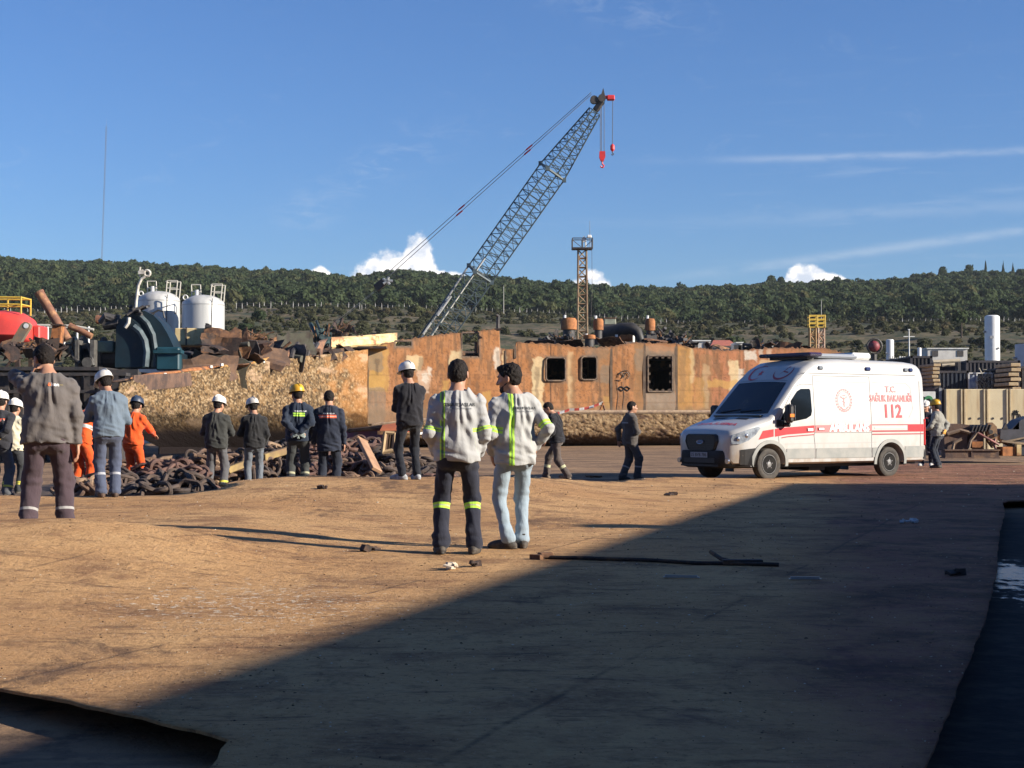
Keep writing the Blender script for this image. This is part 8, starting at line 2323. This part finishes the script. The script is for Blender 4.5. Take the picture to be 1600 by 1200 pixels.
def tape():
    root = thing('barrier_tape', 'red and white barrier tape strung along the hull behind the workers', 'tape', W(830, 652, 70)); o = root.location
    m = bpy.data.materials.new('red_white_tape'); m.use_nodes = True; t = NT(m.node_tree); b = t.n['Principled BSDF']
    sp = t.new('ShaderNodeSeparateXYZ'); t.l.new(t.new('ShaderNodeTexCoord').outputs['Object'], sp.inputs[0])
    f = t.math('GREATER_THAN', t.math('FRACT', t.math('MULTIPLY', sp.outputs[0], 2.2)), .5); t.l.new(t.mix(f, (.62, .60, .56, 1), (.5, .08, .06, 1)), b.inputs['Base Color'])
    def rib(name, pts, h):
        P = []
        for i in range(len(pts) - 1):
            for k in range(10): P.append(Vector(pts[i]).lerp(Vector(pts[i + 1]), k / 10) - Vector((0, 0, .10 * math.sin(k / 10 * math.pi))))
        P.append(Vector(pts[-1])); vs = []; fs = []
        for i, p in enumerate(P):
            tw = .4 * math.sin(i * .7); vs += [p - o + Vector((0, math.sin(tw) * h, -h * math.cos(tw))), p - o + Vector((0, -math.sin(tw) * h, h * math.cos(tw)))]
        for i in range(len(P) - 1): fs.append((2 * i, 2 * i + 2, 2 * i + 3, 2 * i + 1))
        MB().add(vs, fs).build(name, m, root)
    rib('ribbon', [W(845, 646, 74), W(890, 640, 74), W(942, 629, 74)], .06)
    rib('loose_end', [W(548, 672, 44), W(598, 671, 42), W(640, 672, 44), W(670, 672, 50)], .035)
    MB().tube(W(938, 641, 73.8) - o, W(943, 629, 73.8) - o, .05, n=5).tube(W(945, 641, 73.8) - o, W(941, 629, 73.8) - o, .05, n=5).build('trestle_leg', RUST_ORANGE, root)
tape()

# ------------------------------------------------------------------ small things lying on the deck
def deck_at(px, py):
    """deck point seen at a photo pixel"""
    d = CAMZ * F / (py - HZ)
    for _ in range(8):
        x = (px - 800) / F * d; d = (CAMZ - gz(x, d)) * F / (py - HZ)
    x = (px - 800) / F * d; return Vector((x, d, gz(x, d)))
def long_pole():
    a, b = deck_at(852, 873), deck_at(1216, 885); o = a.copy(); root = thing('iron_bar', 'long thin dark iron bar lying across the yard at the shadow edge', 'bar', o)
    m = MB(); P = [a.lerp(b, k / 12) for k in range(13)]; m.path([Vector((p.x, p.y, gz(p.x, p.y) + .018)) - o for p in P], .017, 8); m.build('shaft', RUST_DARK, root)
    c = deck_at(1150, 882); m = MB(); m.path([c - o + Vector((0, 0, .02)), c - o + Vector((-.10, .25, .03)), c - o + Vector((-.16, .5, .07))], .018, 6); m.box(c - o + Vector((.05, 0, .025)), (.34, .10, .04)); m.build('bracket', RUST_DARK, root)
    m = MB(); m.box(a - o + Vector((0, 0, .035)), (.13, .08, .05), Matrix.Rotation(.4, 3, 'Z'), .01); m.box(a - o + Vector((-.08, -.05, .02)), (.12, .05, .05), Matrix.Rotation(-.7, 3, 'Z')); m.build('end_lug', RUST, root)
long_pole()
def litter(px, py, w_px, label, cat, m_, kind, seed):
    c = deck_at(px, py); k = c.y / F; rr = random.Random(seed); root = thing(kind, label, cat, c)
    m = MB(); w_ = w_px * k
    for i in range(max(3, int(w_px / 6))):
        x = rr.uniform(-.5, .5) * w_; y = rr.uniform(-.08, .08)
        m.box((x, y, .015 + rr.uniform(0, .02)), (rr.uniform(.03, .14), rr.uniform(.03, .09), rr.uniform(.015, .06)), Matrix.Rotation(rr.uniform(0, 3), 3, 'Z') @ Matrix.Rotation(rr.uniform(-.5, .5), 3, 'X'))
    m.build('fragment', m_, root)
    m = MB(); vs = []
    for i in range(7): a = i * .898; vs.append((w_ * .22 * math.cos(a) * rr.uniform(.6, 1.1), .06 * math.sin(a) * rr.uniform(.6, 1.2), .02 + .04 * rr.random()))
    m.add(vs + [(x, y, z - .015) for x, y, z in vs], [tuple(range(7)), tuple(range(13, 6, -1))] + [(i, 7 + i, 7 + (i + 1) % 7, (i + 1) % 7) for i in range(7)]); m.build('flake', m_, root)
BONE = mat('pale_flake', (0.55, 0.48, 0.38), (0.4, 0.33, 0.25), 9, .8)
litter(712, 889, 26, 'pale and rusty scrap crumbs on the ground below the white-shirted men', 'scrap', BONE, 'scrap_fragments', 1)
litter(738, 885, 14, 'dark curled scrap bit right beside the pale crumbs', 'scrap', RUST_DARK, 'scrap_fragments', 2)
litter(580, 861, 34, 'small dark scatter of scrap in the long shadows left of the white shirts', 'scrap', RUST_DARK, 'scrap_fragments', 3)
litter(1415, 817, 34, 'crumpled whitish plastic scrap lying in the shade on the right', 'scrap', mat('pale_plastic', (0.5, 0.5, 0.52), (0.35, 0.35, 0.36), 8, .6), 'plastic_scrap', 4)
litter(1050, 774, 14, 'small dark shard on the sunlit ground in front of the ambulance', 'scrap', RUST_DARK, 'scrap_fragments', 5)
litter(505, 785, 14, 'small dark shard on the sunlit mound at the left', 'scrap', RUST_DARK, 'scrap_fragments', 6)
litter(680, 697, 16, 'white crumpled scrap at the chain heap behind the white shirts', 'scrap', BONE, 'scrap_fragments', 7)
litter(1495, 898, 22, 'thin dark sliver of steel on the deck near the right edge', 'scrap', RUST_DARK, 'scrap_fragments', 8)
litter(935, 746, 40, 'flat rusty scraps at the deck edge near the walking men', 'scrap', RUST, 'scrap_fragments', 9)
for i, (x0, x1, y) in enumerate([(1036, 1092, 903), (1232, 1282, 906)]):
    a, b = deck_at(x0, y), deck_at(x1, y + (1 if i == 0 else 0)); root = thing('steel_strip', ['thin pale steel strip in the shade below the iron bar, left of two', 'thin pale steel strip in the shade below the iron bar, right of two'][i], 'strip', a)
    d = b - a; MB().box(d / 2 + Vector((0, 0, .012)), (d.length, .03, .008), d.normalized().to_track_quat('X', 'Z').to_matrix()).build('strip', mat('bright_steel', (0.6, 0.6, 0.6), rough=.3, metal=.9), root)
    MB().box(d * .5 + Vector((0, .012, .02)), (d.length * .9, .008, .016), d.normalized().to_track_quat('X', 'Z').to_matrix()).build('raised_edge', mat('bright_steel', (0.6, 0.6, 0.6)), root)

def pebbles():
    """loose grit, rust flakes and stones over the deck"""
    r = np.random.default_rng(5); V = []; T = []; base = 0; col = []
    oct_ = np.array([(1, 0, 0), (-1, 0, 0), (0, 1, 0), (0, -1, 0), (0, 0, 1), (0, 0, -1)], float); fc = np.array([(0, 2, 4), (2, 1, 4), (1, 3, 4), (3, 0, 4), (2, 0, 5), (1, 2, 5), (3, 1, 5), (0, 3, 5)])
    n = 30000
    d = 5.4 * (42 / 5.4) ** r.random(n); px = r.uniform(-20, 1620, n); x = (px - 800) / F * d
    ok = points_in(DECK_EDGE, x, d) & ((fbm(x * .7, d * .7) > .44) | (r.random(n) < .35)); x, d = x[ok], d[ok]
    z = deck_h(x, d)
    for i in range(len(x)):
        s = .0013 * (.55 + d[i] / 12) * (1 + 3.2 * r.random() ** 8)
        P = oct_ * s * np.array([r.uniform(.7, 2.0), r.uniform(.7, 1.6), r.uniform(.35, .9)])
        a = r.random() * 6.28; c, sn = math.cos(a), math.sin(a); P = np.stack([P[:, 0] * c - P[:, 1] * sn, P[:, 0] * sn + P[:, 1] * c, P[:, 2]], 1)
        V.append(P + (x[i], d[i], z[i] + s * .25)); T.append(fc + base); base += 6
        q = r.random(); cc = (0.34, 0.22, 0.12) if q < .45 else ((0.09, 0.055, 0.04) if q < .85 else (0.6, 0.52, 0.40)); col.append(np.repeat([cc], 6, 0))
    me = np_mesh('grit', np.concatenate(V), np.concatenate(T)); set_attr(me, 'col', np.concatenate(col))
    tag(link_mesh('grit', me, attr_mat('grit_colour', .9, .1)), 'loose grit and rust flakes strewn over the dirt-covered deck', 'grit', kind='stuff')
pebbles()

# ------------------------------------------------------------------ scrap pieces in front of the beige wall
def yard_scrap():
    d = 50.0
    def mk(name, label, cat, parts, px, py):
        o = W(px, py, d); root = thing(name, label, cat, o); q = lambda x, y, dd=0.0: W(x, y, d) + Vector((0, dd, 0)) - o
        for nm, fn, m_ in parts: m = MB(); fn(m, q); m.build(nm, m_, root)
        return root
    BR = mat('brown_steel', (0.13, 0.075, 0.05), (0.08, 0.05, 0.04), 3, .8, bump=.4, c3=(0.2, 0.12, 0.07), s3=1.2); PURP = mat('purple_brown_steel', (0.12, 0.07, 0.065), (0.08, 0.05, 0.05), 3, .8, bump=.4)
    def pr(m, q, pts, y0, dep): m.prism([(q(x, y).x, q(x, y).z) for x, y in pts], dep, Matrix.Translation((0, y0 + dep, 0)) @ Matrix.Rotation(math.radians(90), 4, 'X'))
    mk('girder', 'long brown steel girder lying along the ground before the beige wall', 'girder', [('web', lambda m, q: m.box(q(1515, 709, 0), (1.66, .5, .24)), BR), ('flange', lambda m, q: (m.box(q(1515, 703, 0), (1.72, .6, .04)), m.box(q(1515, 715, 0), (1.72, .6, .04)), m.box(q(1514, 709, -.26), (.03, .04, .24))), BR)], 1515, 716)
    mk('hull_section', 'dark brown curved hull section with a cut face standing on the girder', 'hull section', [('shell', lambda m, q: (pr(m, q, [(1477, 703), (1476, 672), (1484, 663), (1500, 662), (1516, 664), (1518, 672), (1512, 684), (1514, 702)], .1, 1.4)), BR), ('frame', lambda m, q: (m.path([q(1488, 702, 0), q(1490, 692, 0), q(1502, 686, 0)], .05, 6), m.path([q(1480, 678, .02), (q(1500, 672, .02)), q(1516, 676, .02)], .06, 6), m.path([q(1513, 701, 0), q(1516, 688, 0), q(1526, 676, 0)], .05, 6)), mat('pale_rust_frame', (0.25, 0.18, 0.12), (0.15, 0.1, 0.07), 4, .8))], 1495, 703)
    mk('comb_plate', 'row of dark slanted fins on a rusty section before the beige wall', 'scrap', [('fin', lambda m, q: [m.box(q(1520 + i * 5.2, 669, .2), (.035, .5, .22), Matrix.Rotation(.35, 3, 'Y')) for i in range(6)], STEEL_DARK), ('base', lambda m, q: (pr(m, q, [(1518, 701), (1520, 676), (1540, 674), (1538, 701)], .2, .8)), PURP), ('orange_face', lambda m, q: m.box(q(1529, 696, .16), (.34, .05, .24)), RUST_ORANGE)], 1530, 703)
    mk('bracket_plate', 'upright tan bracket plate with holes right of the dark fins', 'bracket', [('plate', lambda m, q: pr(m, q, [(1543, 675), (1545, 661), (1552, 660), (1559, 667), (1560, 690), (1553, 700), (1546, 690)], .1, .25), mat('tan_rust', (0.33, 0.2, 0.1), (0.2, 0.12, 0.07), 4, .8, bump=.3)), ('boss', lambda m, q: (m.tube(q(1549, 675, .05), q(1549, 675, .2), .07, n=10), m.tube(q(1556, 680, .05), q(1556, 680, .2), .06, n=10)), STEEL_DARK), ('strut', lambda m, q: (m.path([q(1527, 676, 0), q(1545, 687, -.1), q(1560, 695, 0)], .045, 6), m.path([q(1556, 708, -.1), q(1553, 695, 0), q(1556, 686, .1)], .04, 6)), mat('red_pipe', (0.25, 0.08, 0.07), (0.18, 0.1, 0.08), 4, .7))], 1550, 705)
    mk('crate', 'orange-brown wooden box piece at the right end of the scrap row', 'crate', [('side', lambda m, q: m.box(q(1573, 705, 0), (.50, .45, .28), Matrix.Rotation(.15, 3, 'Z')), RUST_ORANGE), ('end_board', lambda m, q: m.box(q(1588, 703, 0), (.14, .5, .34)), CREAM), ('plank', lambda m, q: (m.box(q(1590, 692, .1), (1.0, .2, .06), Matrix.Rotation(.12, 3, 'Y')), m.box(q(1585, 688, .3), (1.1, .15, .05), Matrix.Rotation(-.2, 3, 'Y'))), mat('weathered_plank', (0.3, 0.22, 0.14), (0.2, 0.15, 0.1), 4, .8))], 1578, 713)
    mk('excavator_bucket', 'dark grey digger bucket tooth plate at the right edge', 'bucket', [('shell', lambda m, q: pr(m, q, [(1567, 686), (1568, 671), (1575, 670), (1585, 671), (1600, 656), (1618, 650), (1625, 690), (1600, 694)], .3, 1.0), mat('blue_grey_steel', (0.07, 0.07, 0.085), (0.05, 0.05, 0.055), 3, .6)), ('tooth', lambda m, q: (pr(m, q, [(1571, 671), (1576, 661), (1580, 671)], .3, .15), pr(m, q, [(1586, 671), (1597, 659), (1597, 671)], .3, .15)), STEEL_DARK), ('lower_pipe', lambda m, q: m.path([q(1560, 678, .5), q(1575, 690, .4), q(1600, 696, .3), q(1625, 697, .3)], .09, 8), mat('tan_pipe', (0.3, 0.2, 0.14), (0.2, 0.13, 0.1), 4, .7))], 1590, 694)
    mk('dark_block', 'dark blue block on the ground at the right edge behind the planks', 'block', [('body', lambda m, q: m.box(q(1606, 704, .4), (.9, .7, .36), None, .03), CONTB), ('lid', lambda m, q: m.box(q(1606, 695, .4), (.96, .76, .05)), CONT)], 1606, 713)
    d = 52.0
    o = W(1448, 640, d); root = thing('sign_board', 'white board with a black mark and a green round emblem behind the paramedic', 'sign', o); q = lambda x, y, dd=0.0: W(x, y, d) + Vector((0, dd, 0)) - o
    MB().box(q(1447, 625, .05), (.62, .05, .55), None, .01).build('board', WHITE_METAL, root)
    m = MB(); m.tube(q(1451, 625, -.02), q(1451, 625, .02), .14, n=20); e = m.build('green_emblem', mat('emblem_green', (0.05, 0.22, 0.09), rough=.5), root)
    m = MB(); m.tube(q(1451, 625.5, -.04), q(1451, 625.5, 0), .06, n=12); m.build('emblem_centre', BLACK, root)
    m = MB(); m.box(q(1441, 624, .015), (.14, .03, .20), Matrix.Rotation(.4, 3, 'Y')); m.build('black_mark', BLACK, root)
    m = MB()
    for x in (1441, 1455): m.tube(q(x, 634, .05), q(x, 686, .05), .035, n=6)
    m.build('post', STEEL_GREY, root)
yard_scrap()

# ------------------------------------------------------------------ air between here and the hill
def haze():
    m = bpy.data.materials.new('haze'); m.use_nodes = True; t = NT(m.node_tree); t.n.clear()
    out = t.new('ShaderNodeOutputMaterial'); v = t.new('ShaderNodeVolumePrincipled')
    v.inputs['Color'].default_value = (0.80, 0.88, 1.0, 1); v.inputs['Density'].default_value = HAZE
    t.l.new(v.outputs[0], out.inputs['Volume'])
    o = MB().box((0, 1240, 84), (2900, 2780, 171)).build('haze', m, None)
    tag(o, kind='stuff')
HAZE = 0.00006
haze()
